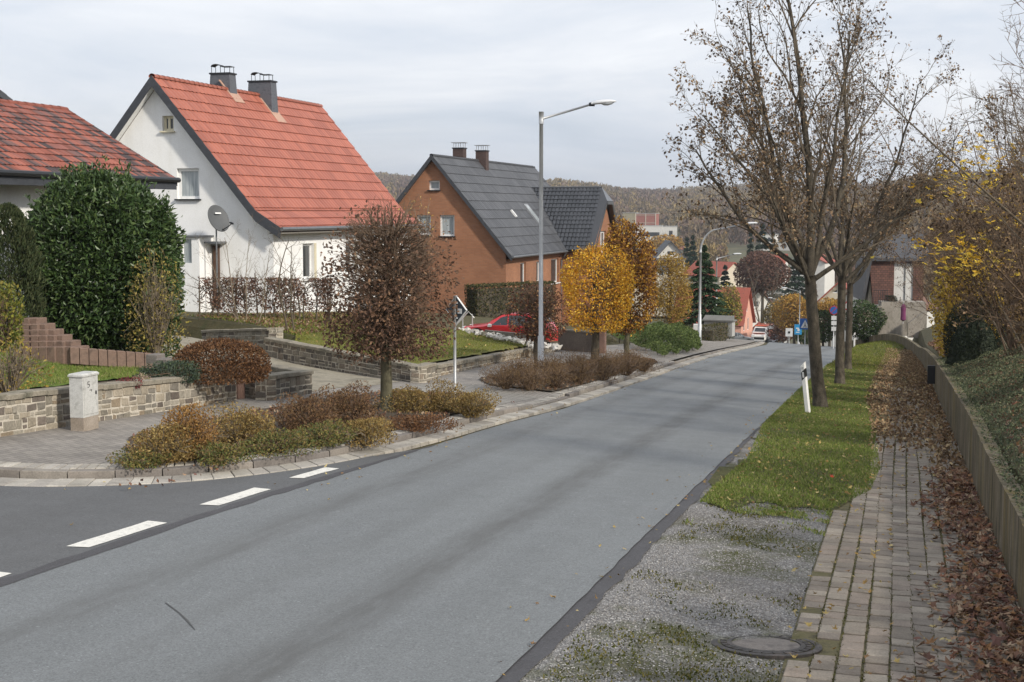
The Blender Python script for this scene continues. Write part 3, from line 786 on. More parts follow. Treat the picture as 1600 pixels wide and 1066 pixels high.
    # chimneys: centre of each by the foot of its near corner on the street slope
    for (x0, x1, ytop, yfoot, xf) in ((334, 369, 117, 152, 372), (400, 432, 129, 181, 436)):
        # foot corner on the slope plane
        n = unit(fr.u*sl+UP); r_ = ray(xf, yfoot); o = fr(0, 0, zA); c0 = np.array([0, 0, CAMH])
        d = np.dot(o-c0, n)/np.dot(r_, n); q = c0+r_*d-fr.o; uf, vf = np.dot(q, fr.u), np.dot(q, fr.v)
        cw = .95 if x0 < 380 else 1.15
        zt = CAMH+ray((x0+x1)/2, ytop)[2]*fr(uf-cw/2, vf-.3, 0)[1]
        ch = chimney(t, fr, uf-cw/2, vf-.32, cw, .62, zA-sl*(uf+.2), zt, SLATE, .14)
        fl = MB().box(fr(uf-.1, vf-.32, zA-sl*(uf-.1)+.07), (.75*cw+.4, .82, .03), np.array([unit(fr.u-UP*sl), fr.v, n])).build('flashing', COPPER, ch)
        cc = fr(uf-cw/2, vf-.32, zt+.06); cp = MB(); an = np.linspace(0, math.pi, 7)
        arc = [cc+fr.u*(-.22+.2*math.cos(x))+UP*(.24+.09*math.sin(x)) for x in an]
        for p, q2 in zip(arc[:-1], arc[1:]): cp.prism([p-fr.v*.2, q2-fr.v*.2, q2-fr.v*.2+UP*.015, p-fr.v*.2+UP*.015], fr.v*.4)
        cp.box(cc+fr.u*.2+UP*.24, (.42, .4, .02), np.array([fr.u, fr.v, UP]))
        for du in (-.4, -.02, .38):
            for dv in (-.17, .17): cp.tube([cc+fr.u*du+fr.v*dv, cc+fr.u*du+fr.v*dv+UP*.24], .013, 5)
        cp.build('chimney_cap', DARKM, ch)
    # satellite dish on its own mast in front of the gable
    p = P(342, 341, fr(3, -.55, 0)[1]/K)
    dz = thing('satellite_dish', 'round grey satellite dish on a thin mast in front of the white gable', 'satellite dish', (p[0], p[1], float(ground_z(p[0], p[1]))))
    nd = unit(np.array([.80, -.62, .42])); e1 = unit(np.cross(UP, nd)); e2 = np.cross(nd, e1)
    k = 14; prof_ = [(r_*.43, .09*r_*r_-.09) for r_ in np.linspace(0.02, 1, k)]+[(.445, .0), (.445, -.03)]+[(r_*.43, .09*r_*r_-.115) for r_ in np.linspace(1, .02, k)]
    MB().lathe(p, prof_, 28, np.array([e1, e2*1.12, nd])).build('dish', M('dish_grey', [(.10, .105, .11)], 3, .6, .3, fine=.05), dz, smooth=True)
    MB().box(p+nd*.012+e1*.02+e2*.18, (.26, .05, .004), np.array([e1, e2, nd])).build('lettering_strip', WPVC, dz)
    arm = p-e2*.44; tip = p-e2*.40+nd*.50+e1*.05
    MB().tube([arm, arm*.4+tip*.6-e2*.02, tip], .018, 6).build('feed_arm', DARKM, dz)
    MB().tube([tip-unit(p-tip)*.05, tip+unit(p-tip)*.1], .035, 8).build('receiver', DARKM, dz)
    MB().tube([p-nd*.16+UP*.0, np.array([p[0]-nd[0]*.16, p[1]-nd[1]*.16, float(ground_z(p[0], p[1]))])], .028, 8).build('mast', ZINC, dz)
    return fr, w, L, zE
WHF = white_house()

# ---- the bungalow with the mottled roof, at the left edge
def bungalow():
    C = P(276, 281, 19.); r0 = ray(103, 171)[0]; b = (C[0]-r0*C[1])/(UV_[0]-r0*UV_[1]); fr = Fr((C[0]-UV_[0]*b, C[1]-UV_[1]*b, 0))
    zE = C[2]; Rg = fr(0, 0, 0); zA = CAMH+ray(103, 171)[2]*Rg[1]; L = 22.
    g = float(ground_z(C[0]-1, C[1]-1))
    t = thing('bungalow', 'low bungalow with a mottled red brown tile roof at the left edge of the picture', 'house', (Rg[0], Rg[1], g))
    prof = [(-b, zE), (0, zA), (b, zE)]
    gable_roof(t, fr, prof, -L, 0, OLD_T, .30, .15, .022, .022, verge=VERGE, vw=.16, ridge_r=.10)
    MB().tube([fr(b+.05, -L, zE-.01), fr(b+.05, .02, zE-.01)], .065, 8).build('gutter', DARKM, t)
    MB().box(fr(b-.03, -L/2, zE-.14), (.05, L, .22), np.array([fr.u, fr.v, UP])).build('fascia', VERGE, t)
    MB().box(fr(b-.38, -L/2, zE-.22), (.74, L-.1, .03), np.array([fr.u, fr.v, UP])).build('soffit', M('brown_soffit', [(.09, .075, .065)], 3, .8), t)
    mb = MB(); uw = b-.75; hs = [(1.2, 2.6, zE-1.9, zE-.55)]
    wallface(mb, fr(uw, -L+.3, 0), fr.v, fr.u, [(0, g-1.5), (L-.7, g-1.5), (L-.7, zE-.05), (0, zE-.05)], hs)
    for v in (-L+.3, -.4): mb.quad(fr(-uw, v, g-1.5), fr(uw, v, g-1.5), fr(uw, v, zE+.1), fr(-uw, v, zE+.1)); mb.add([fr(-uw, v, zE+.1), fr(uw, v, zE+.1), fr(0, v, zA-.2)], [(0, 1, 2)])
    mb.build('wall', WHITE, t)
    window(t, fr(uw, -L+.3, 0), fr.v, fr.u, hs[0], WPVC, GLASS, .08, bars=(.5,), sill=1)
bungalow()

# ---- corner of a slate-hung house behind the bungalow
def slate_house():
    C = P(19, 157, 27.); va = math.atan2(C[0], C[1])-.02
    fr = Fr((C[0], C[1], 0), np.array([math.cos(va), -math.sin(va), 0]), np.array([math.sin(va), math.cos(va), 0])); zE = C[2]; g = float(ground_z(C[0], C[1]))
    t = thing('slate_house', 'dark slate hung house corner rising behind the mottled roof', 'house', (C[0], C[1], g))
    gable_roof(t, Fr(fr(-3.4, 0, 0), fr.u, fr.v), [(-3.4, zE), (0, zE+2.9), (3.4, zE)], -.0, 8, BLACK_T, .35, .25, .03, .02, verge=VERGE, vw=.22)
    mb = MB(); f2 = Fr(fr(-3.4, .4, 0), fr.u, fr.v); uw = 2.95
    wallface(mb, f2.o, f2.u, -f2.v, [(-uw, g), (uw, g), (uw, zE+.25), (0, zE+2.75), (-uw, zE+.25)])
    wallface(mb, f2(uw, 0, 0), f2.v, f2.u, [(0, g), (7.4, g), (7.4, zE+.2), (0, zE+.2)])
    mb.build('wall', SLATE, t)
slate_house()

# ---- the brick house
def m_brick(name, c1, c2, mortar):
    k = NT(name); o = k.coord('Object')
    # bricks laid on whichever wall: run along x+y, courses up z
    sx = k.t.nodes.new('ShaderNodeSeparateXYZ'); k.l(o, sx.inputs[0]); g = k.t.nodes.new('ShaderNodeNewGeometry')
    sn = k.t.nodes.new('ShaderNodeSeparateXYZ'); k.l(g.outputs['Normal'], sn.inputs[0])
    run_u = k.math('SUBTRACT', k.math('MULTIPLY', sx.outputs[0], float(UV_[0])), k.math('MULTIPLY', sx.outputs[1], -float(UV_[1])))
    run_v = k.math('ADD', k.math('MULTIPLY', sx.outputs[0], float(VV_[0])), k.math('MULTIPLY', sx.outputs[1], float(VV_[1])))
    cb = k.t.nodes.new('ShaderNodeCombineXYZ'); k.l(k.math('ADD', run_u, run_v), cb.inputs[0]); k.l(sx.outputs[2], cb.inputs[1])
    br = k.t.nodes.new('ShaderNodeTexBrick'); k.l(cb.outputs[0], br.inputs['Vector'])
    for nm, val in (('Scale', 1.), ('Brick Width', .25), ('Row Height', .078), ('Mortar Size', .007)): br.inputs[nm].default_value = val
    br.inputs['Color1'].default_value = (*c1, 1); br.inputs['Color2'].default_value = (*c2, 1); br.inputs['Mortar'].default_value = (*mortar, 1)
    c = k.mix(1., br.outputs[0], k.ramp(k.noise(o, .5, 7, .65), [(.3, (.82,)*3), (.7, (1.1,)*3)]), 'MULTIPLY')
    return k.fin(c, .85, .25, 0, k.bump(k.math('SUBTRACT', 1., br.outputs[1]), .35, .01))
BRICK = m_brick('orange_brick', (.325, .150, .082), (.275, .124, .068), (.25, .155, .105))
BRICKD = m_brick('dark_chimney_brick', (.075, .045, .04), (.055, .035, .032), (.10, .085, .08))

def brick_house():
    C = P(799.7, 401.5, 39.); r = ray(674, 242.4); lo, hi = 1.5, 12.
    for _ in range(50):
        m = (lo+hi)/2; q = C-UV_*m
        if q[0]/q[1] > r[0]: lo = m
        else: hi = m
    w = lo; A = C-UV_*w; zA = CAMH+r[2]*A[1]; zE = C[2]; fr = Fr((A[0], A[1], 0)); g = float(ground_z(A[0], A[1]))
    t = thing('brick_house', 'orange brick house with a dark grey roof and a glossy black tiled wing', 'house', (A[0], A[1], g))
    _, ve, _ = fr.hit(885, 393, u=w); sl = (zA-zE)/w
    # wing: ridge across the main one; find half width and reach from its ridge end pixel
    best = None
    for hw in np.arange(1.5, 5, .05):
        zr = zE+hw*1.0
        q = fr.hit(940, 293.5, v=ve+hw); e = abs(q[2]-zr)
        if best is None or e < best[0]: best = (e, hw, q[0], zr)
    _, hw, ur, zr = best
    Lm = ve+hw*2+1.2
    gable_roof(t, fr, [(-w, zE), (0, zA), (w, zE)], 0, Lm, GREY_T, .62, .33, .022, .03, verge=VERGE, vw=.24, sharp=.6)
    fw = Fr(fr(0, ve+hw, 0), -fr.v, fr.u)
    ux0 = max(.3, (zA-zr)/sl-.3)
    ue = ur+.05
    # half-hipped wing: slope tiles up to the hip, then the small hip face
    gable_roof(t, fw, [(-hw, zE+.02), (0, zr), (hw, zE+.02)], ux0, ur, BLACK_T, .36, .24, .05, .035, name='wing_roof', verge=None)
    hp = MB(); uvs = []
    hz = zr-.9; hh = (zr-hz)/1.0
    a, b_, c_ = fw(0, ur, zr+.04), fw(hh, ur+.55, hz+.05), fw(-hh, ur+.55, hz+.05)
    hp.add([a, b_, c_, fw(hw+.0, ur, zE+.04), fw(hw, ur+.35, zE+.04), fw(-hw, ur, zE+.04), fw(-hw, ur+.35, zE+.04)], [[(0, 1, 2)], [(0, 3, 4, 1), (0, 2, 6, 5)]])
    hp.prism([fw(hh+.02, ur+.53, hz+.02), fw(hw, ur+.38, zE), fw(hw, ur+.38, zE-.2), fw(hh-.15, ur+.5, hz-.16)], fw.v*.04)
    hp.prism([fw(-hh-.02, ur+.53, hz+.02), fw(-hw, ur+.38, zE), fw(-hw, ur+.38, zE-.2), fw(-hh+.15, ur+.5, hz-.16)], fw.v*.04)
    hp.prism([fw(hh, ur+.54, hz+.03), fw(-hh, ur+.54, hz+.03), fw(-hh, ur+.54, hz-.16), fw(hh, ur+.54, hz-.16)], fw.v*.04)
    hp.build('hip_roof', BLACK_T, t, uv=np.tile([[.5, .5]], (hp.n, 1)))
    gv = .28; uw = w-.4; base = g-2.5; O = fr(0, gv, 0); N = -fr.v; h = []
    for (x0, y0, x1, y1) in ((670, 282, 687, 297), (651, 336, 673, 367), (687, 336, 710, 369)):
        a, _, zb = fr.hit(x0, y1, v=gv); b, _, zt = fr.hit(x1, y0, v=gv); h.append((a, b, zb, zt))
    rz = lambda u: zA-sl*abs(u)-.2
    mb = MB(); wallface(mb, O, fr.u, N, [(-uw, base), (uw, base), (uw, rz(uw)), (0, rz(0)), (-uw, rz(uw))], h)
    O2 = fr(uw, gv, 0); h2 = []
    for (x0, y0, x1, y1) in ((813, 411, 822, 444), (838, 409, 845, 440), (861, 405, 873, 441)):
        _, v0, zt = fr.hit(x0, y0, u=uw); _, v1, zb = fr.hit(x1, y1, u=uw); h2.append((v0-gv, v1-gv, zb, zt))
    Le = ve+.45-gv
    wallface(mb, O2, fr.v, fr.u, [(0, base), (Le, base), (Le, zE-.15), (0, zE-.15)], h2)
    # wing walls
    uwg = ur+.12
    wallface(mb, fr(uw, ve+.45, 0), fr.u, -fr.v, [(0, base), (uwg-uw, base), (uwg-uw, zE-.1), (0, zE-.1)])
    wi = hw-.45; wz = [(-.85, .85, zE-.15, zE+1.15)]
    gz = zr-.35
    wallface(mb, fw(0, uwg, 0), fw.u, fw.v, [(-wi, base), (wi, base), (wi, zE+.25), (hh, hz-.15), (-hh, hz-.15), (-wi, zE+.25)], wz)
    wallface(mb, fr(uwg, ve+2*hw-.45, 0), -fr.u, fr.v, [(0, base), (uwg+uw, base), (uwg+uw, zE), (0, zE)])
    wallface(mb, fr(-uw, Lm-.3, 0), -fr.v, -fr.u, [(0, base), (Lm-.6, base), (Lm-.6, zE-.1), (0, zE-.1)])
    mb.build('wall', BRICK, t)
    for q in h: window(t, O, fr.u, N, q, WPVC, GLASSC if q[2] < 4 else GLASS, .09, sill=1, sm=DARKM)
    for q in h2: window(t, O2, fr.v, fr.u, q, WPVC, GLASS, .08, sill=1, sm=WPVC)
    window(t, fw(0, uwg, 0), fw.u, fw.v, wz[0], WPVC, GLASS, .12, bars=(.5,), sill=1)
    MB().tube([fr(w+.05, 0, zE-.02), fr(w+.05, ve, zE-.02)], .07, 8).build('gutter', ZINC, t)
    dp = fr(w+.02, ve-.15, zE-.1)
    MB().tube([dp, fr(w-.1, ve-.1, zE-.3), fr(uw+.08, ve+.1, zE-.55), fr(uw+.08, ve+.1, base)], .05, 8).build('downpipe', ZINC, t)
    n = unit(fr.u*sl+UP); c0 = np.array([0, 0, CAMH])
    def slope(px, py):
        r_ = ray(px, py); d = np.dot(fr(0, 0, zA)-c0, n)/np.dot(r_, n); q = c0+r_*d-fr.o; return np.dot(q, fr.u), np.dot(q, fr.v), q[2]
    for (xl, xr, yt, xf, yf) in ((712.5, 729.5, 233, 729, 245), (748, 764.5, 237, 764, 268)):
        u, v, z = slope(xf, yf); zt = CAMH+ray(xl, yt)[2]*fr(u-.3, v, 0)[1]
        ch = chimney(t, fr, u-.32, v-.3, .62, .6, z-.6, zt, BRICKD)
        cc = fr(u-.32, v-.3, zt+.06); cp = MB().box(cc+UP*.28, (.8, .62, .03), np.array([fr.u, fr.v, UP]))
        for du in (-.28, 0, .28):
            for dv in (-.2, .2): cp.tube([cc+fr.u*du+fr.v*dv, cc+fr.u*du+fr.v*dv+UP*.28], .018, 5)
        cp.build('chimney_cap', M('steel_cap', [(.45, .45, .46)], 3, .35, .5, .7, fine=.05), ch)
    D = unit(fr.u-UP*sl)
    for (px, py, a, b, nm) in ((831, 336, .5, 1.5, 'roof_window'), (801.5, 335, .16, .5, 'roof_hatch')):
        u, v, z = slope(px, py); c = fr(u, v, z)
        sk = MB().box(c+n*.07, (b, a+.3*(b > 1), .10), np.array([D, fr.v, n])).build(nm, M('grey_flashing_frame', [(.26, .27, .29)], 3, .5) if b > 1 else WPVC, t)
        if b > 1: MB().box(c+n*.125, (b-.25, a+.05, .012), np.array([D, fr.v, n])).build('pane', GLASSC, sk)
    return fr, w, zE
brick_house()
# ---------------------------------------------------------------- walls
STONE = grain(ML('rubble_stone', [(.31, .27, .21), (.26, .235, .19), (.215, .195, .165), (.35, .305, .24), (.28, .225, .16), (.16, .135, .115), (.33, .30, .25)], .9, .2, var=.15), 30, .3)
STONEG = grain(ML('grey_rubble_stone', [(.22, .195, .16), (.17, .155, .13), (.26, .23, .185), (.13, .115, .10), (.20, .165, .13)], .9, .2, var=.15), 30, .3)
MORTAR = M('pale_mortar', [(.58, .53, .45), (.46, .42, .35)], 4, .95, bump=.5)
COPING = M('weathered_coping', [(.20, .18, .14), (.28, .25, .20), (.12, .115, .085)], 2.5, .95, bump=.6, bscale=40)

def rubble(mb, core, A, B, h0, h1, N, r, za=None, zb=None):
    """irregular coursed stones on one face of a wall from A to B, standing proud of the mortar core"""
    A = np.array(A, float); B = np.array(B, float); L = np.linalg.norm((B-A)[:2]); u = (B-A)/L
    q = np.cross(UP, u); q /= np.linalg.norm(q); N = q if q@N > 0 else -q
    if core is not None:
        core.prism([A-UP*.3, B-UP*.3, B+UP*h1, A+UP*h0], -N*.22)
        rubble(mb, None, A, A-N*.22, h0, h0, -u, r); rubble(mb, None, B, B-N*.22, h1, h1, u, r)
    hm = max(h0, h1); z = -.05
    pos = lambda x, zz, k: A+u*x+UP*zz*((h0+(h1-h0)*x/L)/hm)+N*k
    while z < hm-.03:
        ch = min(r.uniform(.075, .17), hm-z); x = 0.
        if hm-z-ch < .06: ch = hm-z
        while x < L-.01:
            w = min(r.uniform(.09, .30), L-x)
            if L-x-w < .09: w = L-x
            subs = [(z, ch)] if (r.random() > .25 or ch < .13) else [(z, ch*.5), (z+ch*.5, ch*.5)]
            for zz, c in subs:
                g = .012; j = lambda: r.normal()*.008
                q = [(x+g+j(), zz+g+j()), (x+w-g+j(), zz+g+j()), (x+w-g+j(), zz+c-g+j()), (x+g+j(), zz+c-g+j())]
                cx, cz = x+w/2, zz+c/2; k = r.uniform(.006, .017)
                V = [pos(a, b, -.01) for a, b in q]+[pos(a, b, k*.6) for a, b in q]+[pos(cx+(a-cx)*.86, cz+(b-cz)*.82, k) for a, b in q]
                f = [(8, 9, 10, 11)]
                for l in (0, 4):
                    for i in range(4): f.append((l+i, l+(i+1) % 4, l+4+(i+1) % 4, l+4+i))
                mb.add(np.array(V), np.array(f))
            x += w
        z += ch

def coping(mb, A, B, h0, h1, N, r, th=.07, over=.04, dep=.30):
    A = np.array(A, float); B = np.array(B, float); L = np.linalg.norm((B-A)[:2]); u = unit(B-A); x = 0.
    q = unit(np.cross(UP, u)); N = q if q@N > 0 else -q
    while x < L:
        w = min(r.uniform(.4, .8), L-x)
        if L-x-w < .2: w = L-x
        h = h0+(h1-h0)*(x+w/2)/L; c = A+(B-A)*(x+w/2)/L+UP*(h+th/2)-N*(dep/2-over)
        sl = unit(B+UP*h1-A-UP*h0)
        mb.box(c+UP*r.normal()*.003, (w-.008, dep, th+r.normal()*.006), np.array([sl, N, np.cross(sl, N)*(1 if np.cross(sl, N)[2] > 0 else -1)]), chamfer=.012); x += w

def stone_wall(name, label, runs, mat=None, cop=True, seed=1, cth=.07):
    r = np.random.default_rng(seed); a0 = np.array(runs[0][0])
    t = thing(name, label, 'wall', a0); mb, core, cb = MB(), MB(), MB()
    for (A, B, h0, h1, N) in runs:
        rubble(mb, core, A, B, h0, h1, N, r)
        if cop: coping(cb, A, B, h0, h1, N, r, cth)
    mb.build('stonework', mat or STONE, t); core.build('mortar', MORTAR, t)
    if cop: cb.build('coping', COPING, t)
    return t
pz = lambda s, t: W(np.array(s), np.array(t), kerb_h(s)-.014+float(raise_(np.array(s), np.array(t)))*(s > 9.8))
stone_wall('garden_wall', 'long pale rubble stone wall along the left pavement with the cabinet in front of it',
           [(pz(-4, -10.98), pz(6.1, -10.56), .50, .50, TV), (pz(6.1, -10.56), pz(9.36, -10.42), .50, .44, TV)], seed=3)
stone_wall('garden_wall', 'short rubble stone pier wall at the corner of the driveway, right of the brown panel',
           [(pz(9.66, -10.62), pz(9.66, -10.0), .38, .38, -SV), (pz(9.66, -10.0), pz(10.8, -9.97), .38, .38, TV), (pz(10.8, -9.97), pz(10.95, -12.6), .38, .34, SV)], STONEG, seed=5)
stone_wall('garden_wall', 'grey rubble stone wall climbing along the far side of the driveway',
           [(pz(13.72, -14.2), pz(13.66, -9.45), .46, .31, -SV), (pz(13.66, -9.45), pz(14.2, -9.38), .31, .31, TV)], STONEG, seed=7)
stone_wall('garden_wall', 'higher stretch of rubble wall below the bare brown hedge, behind the round brown bush',
           [(P(316, 553, 21.6), P(433, 556, 20.4), .62, .70, -SV), (P(433, 556, 20.4), P(443, 552, 21.3), .70, .66, TV)], STONE, seed=9)
stone_wall('garden_wall', 'low stone edging wall with a thick dark coping below the yellowish lawn',
           [(pz(14.22, -9.52), pz(24.0, -10.62), .20, .20, TV)], STONE, seed=11, cth=.085)
# brown palisade panel between two stone walls
PAL = M('brown_concrete', [(.16, .095, .075), (.20, .125, .10), (.125, .08, .065)], 5, .9, bump=.3, fine=.15)
t = thing('palisade_fence', 'narrow brown fence of upright slabs filling the gap between two stone walls', 'fence', pz(9.5, -10.45))
for i in range(3): MB().box(pz(9.5, -10.5)+SV*(-.09+.1*i)+UP*.2, (.092, .09, .52), np.array([SV, TV, UP]), chamfer=.01).build('slab', PAL, t)
# red palisade steps and edging in the left garden
PALR = M('red_concrete_palisade', [(.165, .108, .085), (.205, .14, .11), (.125, .088, .072)], 6, .9, bump=.3, fine=.2)
def zt_(s, t, o=0.): return W(np.array(s), np.array(t), float(raise_(np.array(s), np.array(t)))+o)
b0 = P(60, 548, 13.6); t = thing('palisade_steps', 'stair shaped stack of red brown concrete blocks on the left lawn beside the conifer', 'palisade', b0)
for i in range(6):                                     # solid stair of stacked layers, each one shorter than the one below
    x0, x1 = 30, 66+i*13.3; yt = 496.5+i*8.8; n = 3+i
    for k in range(n):
        a, b = x0+(x1-x0)*k/n, x0+(x1-x0)*(k+1)/n; q = P((a+b)/2, yt, 14.-.05*i-.10*math.sin(3.1*k/n)); h = 8.8/FC*14*1.25+(.5 if i == 5 else 0)
        MB().box(q-UP*h/2, ((b-a)/FC*14-.006, .34, h-.006), np.array([UV_, VV_, UP]), chamfer=.012).build('palisade', PALR, t)
q0, q1 = P(116, 557, 13.6), P(232, 566, 13.9)
t = thing('bed_edging', 'row of short red concrete blocks edging the bed below the laurel', 'edging', q0)
for i in range(9):
    f = i/8.; q = q0+(q1-q0)*f; MB().box(q+UP*.02, (.155, .14, .30), np.array([unit(q1-q0), np.cross(UP, unit(q1-q0)), UP]), chamfer=.012).build('block', PALR, t)
t = thing('garden_steps', 'three small pale concrete steps descending right of the red edging', 'steps', P(250, 560, 13.7))
for i, (x, y) in enumerate(((243, 560), (258, 567), (271, 573))): MB().box(P(x, y, 13.5-.2*i), (.22, .3, .16), np.array([UV_, VV_, UP]), chamfer=.012).build('step', STONE_D, t)

# ---- concrete retaining wall on the right
def m_boarded():
    k = NT('board_marked_concrete'); uv = k.t.nodes.new('ShaderNodeTexCoord').outputs['UV']; o = k.coord('Object')
    mp = k.t.nodes.new('ShaderNodeMapping'); k.l(uv, mp.inputs[0]); mp.inputs['Scale'].default_value = (1, .12, 1)
    n1 = k.noise(mp.outputs[0], 9, 6, .65)
    c = k.ramp(n1, [(.34, (.05, .040, .028)), (.46, (.12, .098, .068)), (.56, (.20, .168, .118)), (.68, (.27, .235, .175))])
    c = k.mix(k.ramp(k.noise(mp.outputs[0], 2.3, 6, .7), [(.5, (0,)*3), (.66, (.7,)*3)]), c, (.19, .14, .035))
    c = k.mix(k.ramp(k.noise(o, 1.5, 6, .7), [(.42, (0,)*3), (.65, (.65,)*3)]), c, (.085, .08, .045))
    c = k.mix(k.ramp(k.vor(mp.outputs[0], 3.2, 'DISTANCE_TO_EDGE'), [(0, (.7,)*3), (.03, (0,)*3)]), c, (.035, .03, .022))
    c = k.mix(1., c, k.ramp(k.noise(o, 50, 4), [(.3, (.75,)*3), (.7, (1.1,)*3)]), 'MULTIPLY')
    return k.fin(c, .9, .2, 0, k.bump(n1, .6, .03, k.bump(k.noise(o, 70, 4), .3, .006)))
BOARD = m_boarded()
def retaining():
    pl = smoothpl([(-7, 1.0), (10, 1.0), (26, .98), (38, 1.0), (44, .7), (48.5, -.1), (51.5, -1.7), (53, -3.2)], 2)
    Q = resample(pl, .13); T_ = np.gradient(Q, axis=0); T_ /= np.linalg.norm(T_, axis=1)[:, None]; N_ = np.stack([-T_[:, 1], T_[:, 0]], 1)
    h = np.interp(Q[:, 0], [-7, 7, 9, 12, 24, 36, 44, 50, 54], [.69, .69, .69, .80, .80, .66, .48, .42, .40]); r = np.random.default_rng(5)
    mb = MB(); V = []; uv = []; L = np.arange(len(Q))*.13*LS
    bd = r.normal(size=len(Q))*.004
    for off, top in ((0, 0), (0, 1), (.15, 1), (.15, 0)):
        p = Q+N_*(off-(bd*(off == 0))[:, None]); b = raise_(p[:, 0], np.minimum(p[:, 1], 1.0))
        hh = h+r.normal(size=len(Q))*.006; V.append(W(p[:, 0], p[:, 1], 0)+UP*(np.where(top, hh, -.3)+b)[:, None]); uv.append(np.stack([L+off, np.full(len(Q), top*h if not np.isscalar(top*h) else 0) if False else top*h+off], 1))
    n = len(Q); i = np.arange(n-1)
    for k in range(3): mb.add(np.vstack([V[k], V[k+1]]), np.stack([i, i+1, i+n+1, i+n], 1))
    u2 = np.vstack([np.vstack([uv[k], uv[k+1]]) for k in range(3)])
    mb.build('retaining_wall', BOARD, origin=W(np.array(6.), np.array(1.)), uv=u2, label='stained board marked concrete retaining wall beside the leaf strewn footpath', cat='wall')
retaining()
b = W(np.array(23.2), np.array(.90), .42)
t = thing('wall_box', 'dark upright box fixed to the concrete wall above the leaf strewn path', 'box', b-UP*.4)
MB().box(b, (.22, .16, .50), np.array([TV, SV, UP]), chamfer=.012).build('housing', DARKM, t); MB().box(b-SV*.085, (.16, .012, .40), np.array([TV, SV, UP])).build('door', DARKM, t)

# ---- footpath stones
def footpath():
    r = np.random.default_rng(21); mb = MB(); w = .152; SK = -KS/LS; mh = G(1197, 1003); cols = [-.55+w*i for i in range(11)]
    for ci, t0 in enumerate(cols):
        s = 3.2+r.random()*.1; smax = 24
        while s < smax:
            l = r.uniform(.105, .14)
            tt = t0+w/2+.012*math.sin(s*.7+ci)
            if (ci == 0 and (s > 9.2 or r.random() < .08)) or (ci <= 1 and s > 10.3) or (ci == 2 and s > 14 and r.random() < .4): s += l; continue
            if np.linalg.norm((W(s+l/2+SK*tt, tt)-mh)[:2]) < .47: s += l; continue
            g = .0035; z = r.normal()*.0028; tl = r.normal(size=2)*.02; c = np.array([s+l/2, tt])
            hs, ht = l/2-g*1.6, w/2-g; V = []
            for (k, zz) in ((1., -.05), (1., -.005), (.84, 0.)):
                for a, b_ in ((-1, -1), (1, -1), (1, 1), (-1, 1)):
                    ds, dt_ = a*(hs-(1-k)*.06)+r.normal()*.0015, b_*(ht-(1-k)*.05)+r.normal()*.0015
                    V.append(W(c[0]+ds+SK*(c[1]+dt_), c[1]+dt_, zz+z+tl[0]*ds+tl[1]*dt_))
            f = [(11, 10, 9, 8)]
            for q in (0, 4):
                for i in range(4): f.append((q+(i+1) % 4, q+i, q+4+i, q+4+(i+1) % 4))
            mb.add(np.array(V), np.array(f)); s += l
    m = grain(ML('footpath_stone', [(.285, .245, .20), (.25, .215, .175), (.31, .27, .22), (.215, .185, .155), (.27, .225, .185)], .9, .2, var=.12), 70, .28)
    mb.build('footpath', m, kind='structure')
footpath()

# ---- manhole
def manhole():
    c = G(1197, 1003)+UP*.0; sl = unit(SV+UP*float((gs(5.6)-gs(5.0))/.6)); nn = np.cross(TV, sl); nn = nn if nn[2] > 0 else -nn
    ax = np.array([TV, sl, nn])
    c = c-nn*.018; t = thing('manhole_cover', 'round iron manhole cover with a concrete centre set in the gravel', 'manhole cover', c)
    IR = M('cast_iron', [(.085, .075, .07), (.055, .05, .047), (.12, .10, .09)], 9, .6, .4, .35, bump=.3, bscale=90)
    MB().lathe(c-nn*.03, [(.395, 0), (.395, .034), (.375, .037), (.345, .037), (.34, .02), (.325, .02), (.322, .036), (.285, .036), (.283, .022)], 48, ax).build('frame', IR, t, smooth=False)
    lid = MB().lathe(c-nn*.03, [(.28, 0), (.28, .036), (.255, .04), (.245, .04), (.243, .03), (.24, .03)], 48, ax).build('lid', IR, t)
    MB().lathe(c-nn*.03, [(.24, 0), (.24, .033), (.12, .036), (.01, .036)], 40, ax).build('concrete_fill', M('worn_concrete', [(.14, .125, .115), (.20, .18, .165), (.10, .09, .085)], 8, .9, bump=.3), t)
    for i in range(24):
        a = i*2*math.pi/24; MB().box(c+nn*.008+(TV*math.cos(a)+sl*math.sin(a))*.305, (.045, .012, .006), np.array([TV*math.cos(a)+sl*math.sin(a), -TV*math.sin(a)+sl*math.cos(a), nn])).build('rib', IR, t)
manhole()

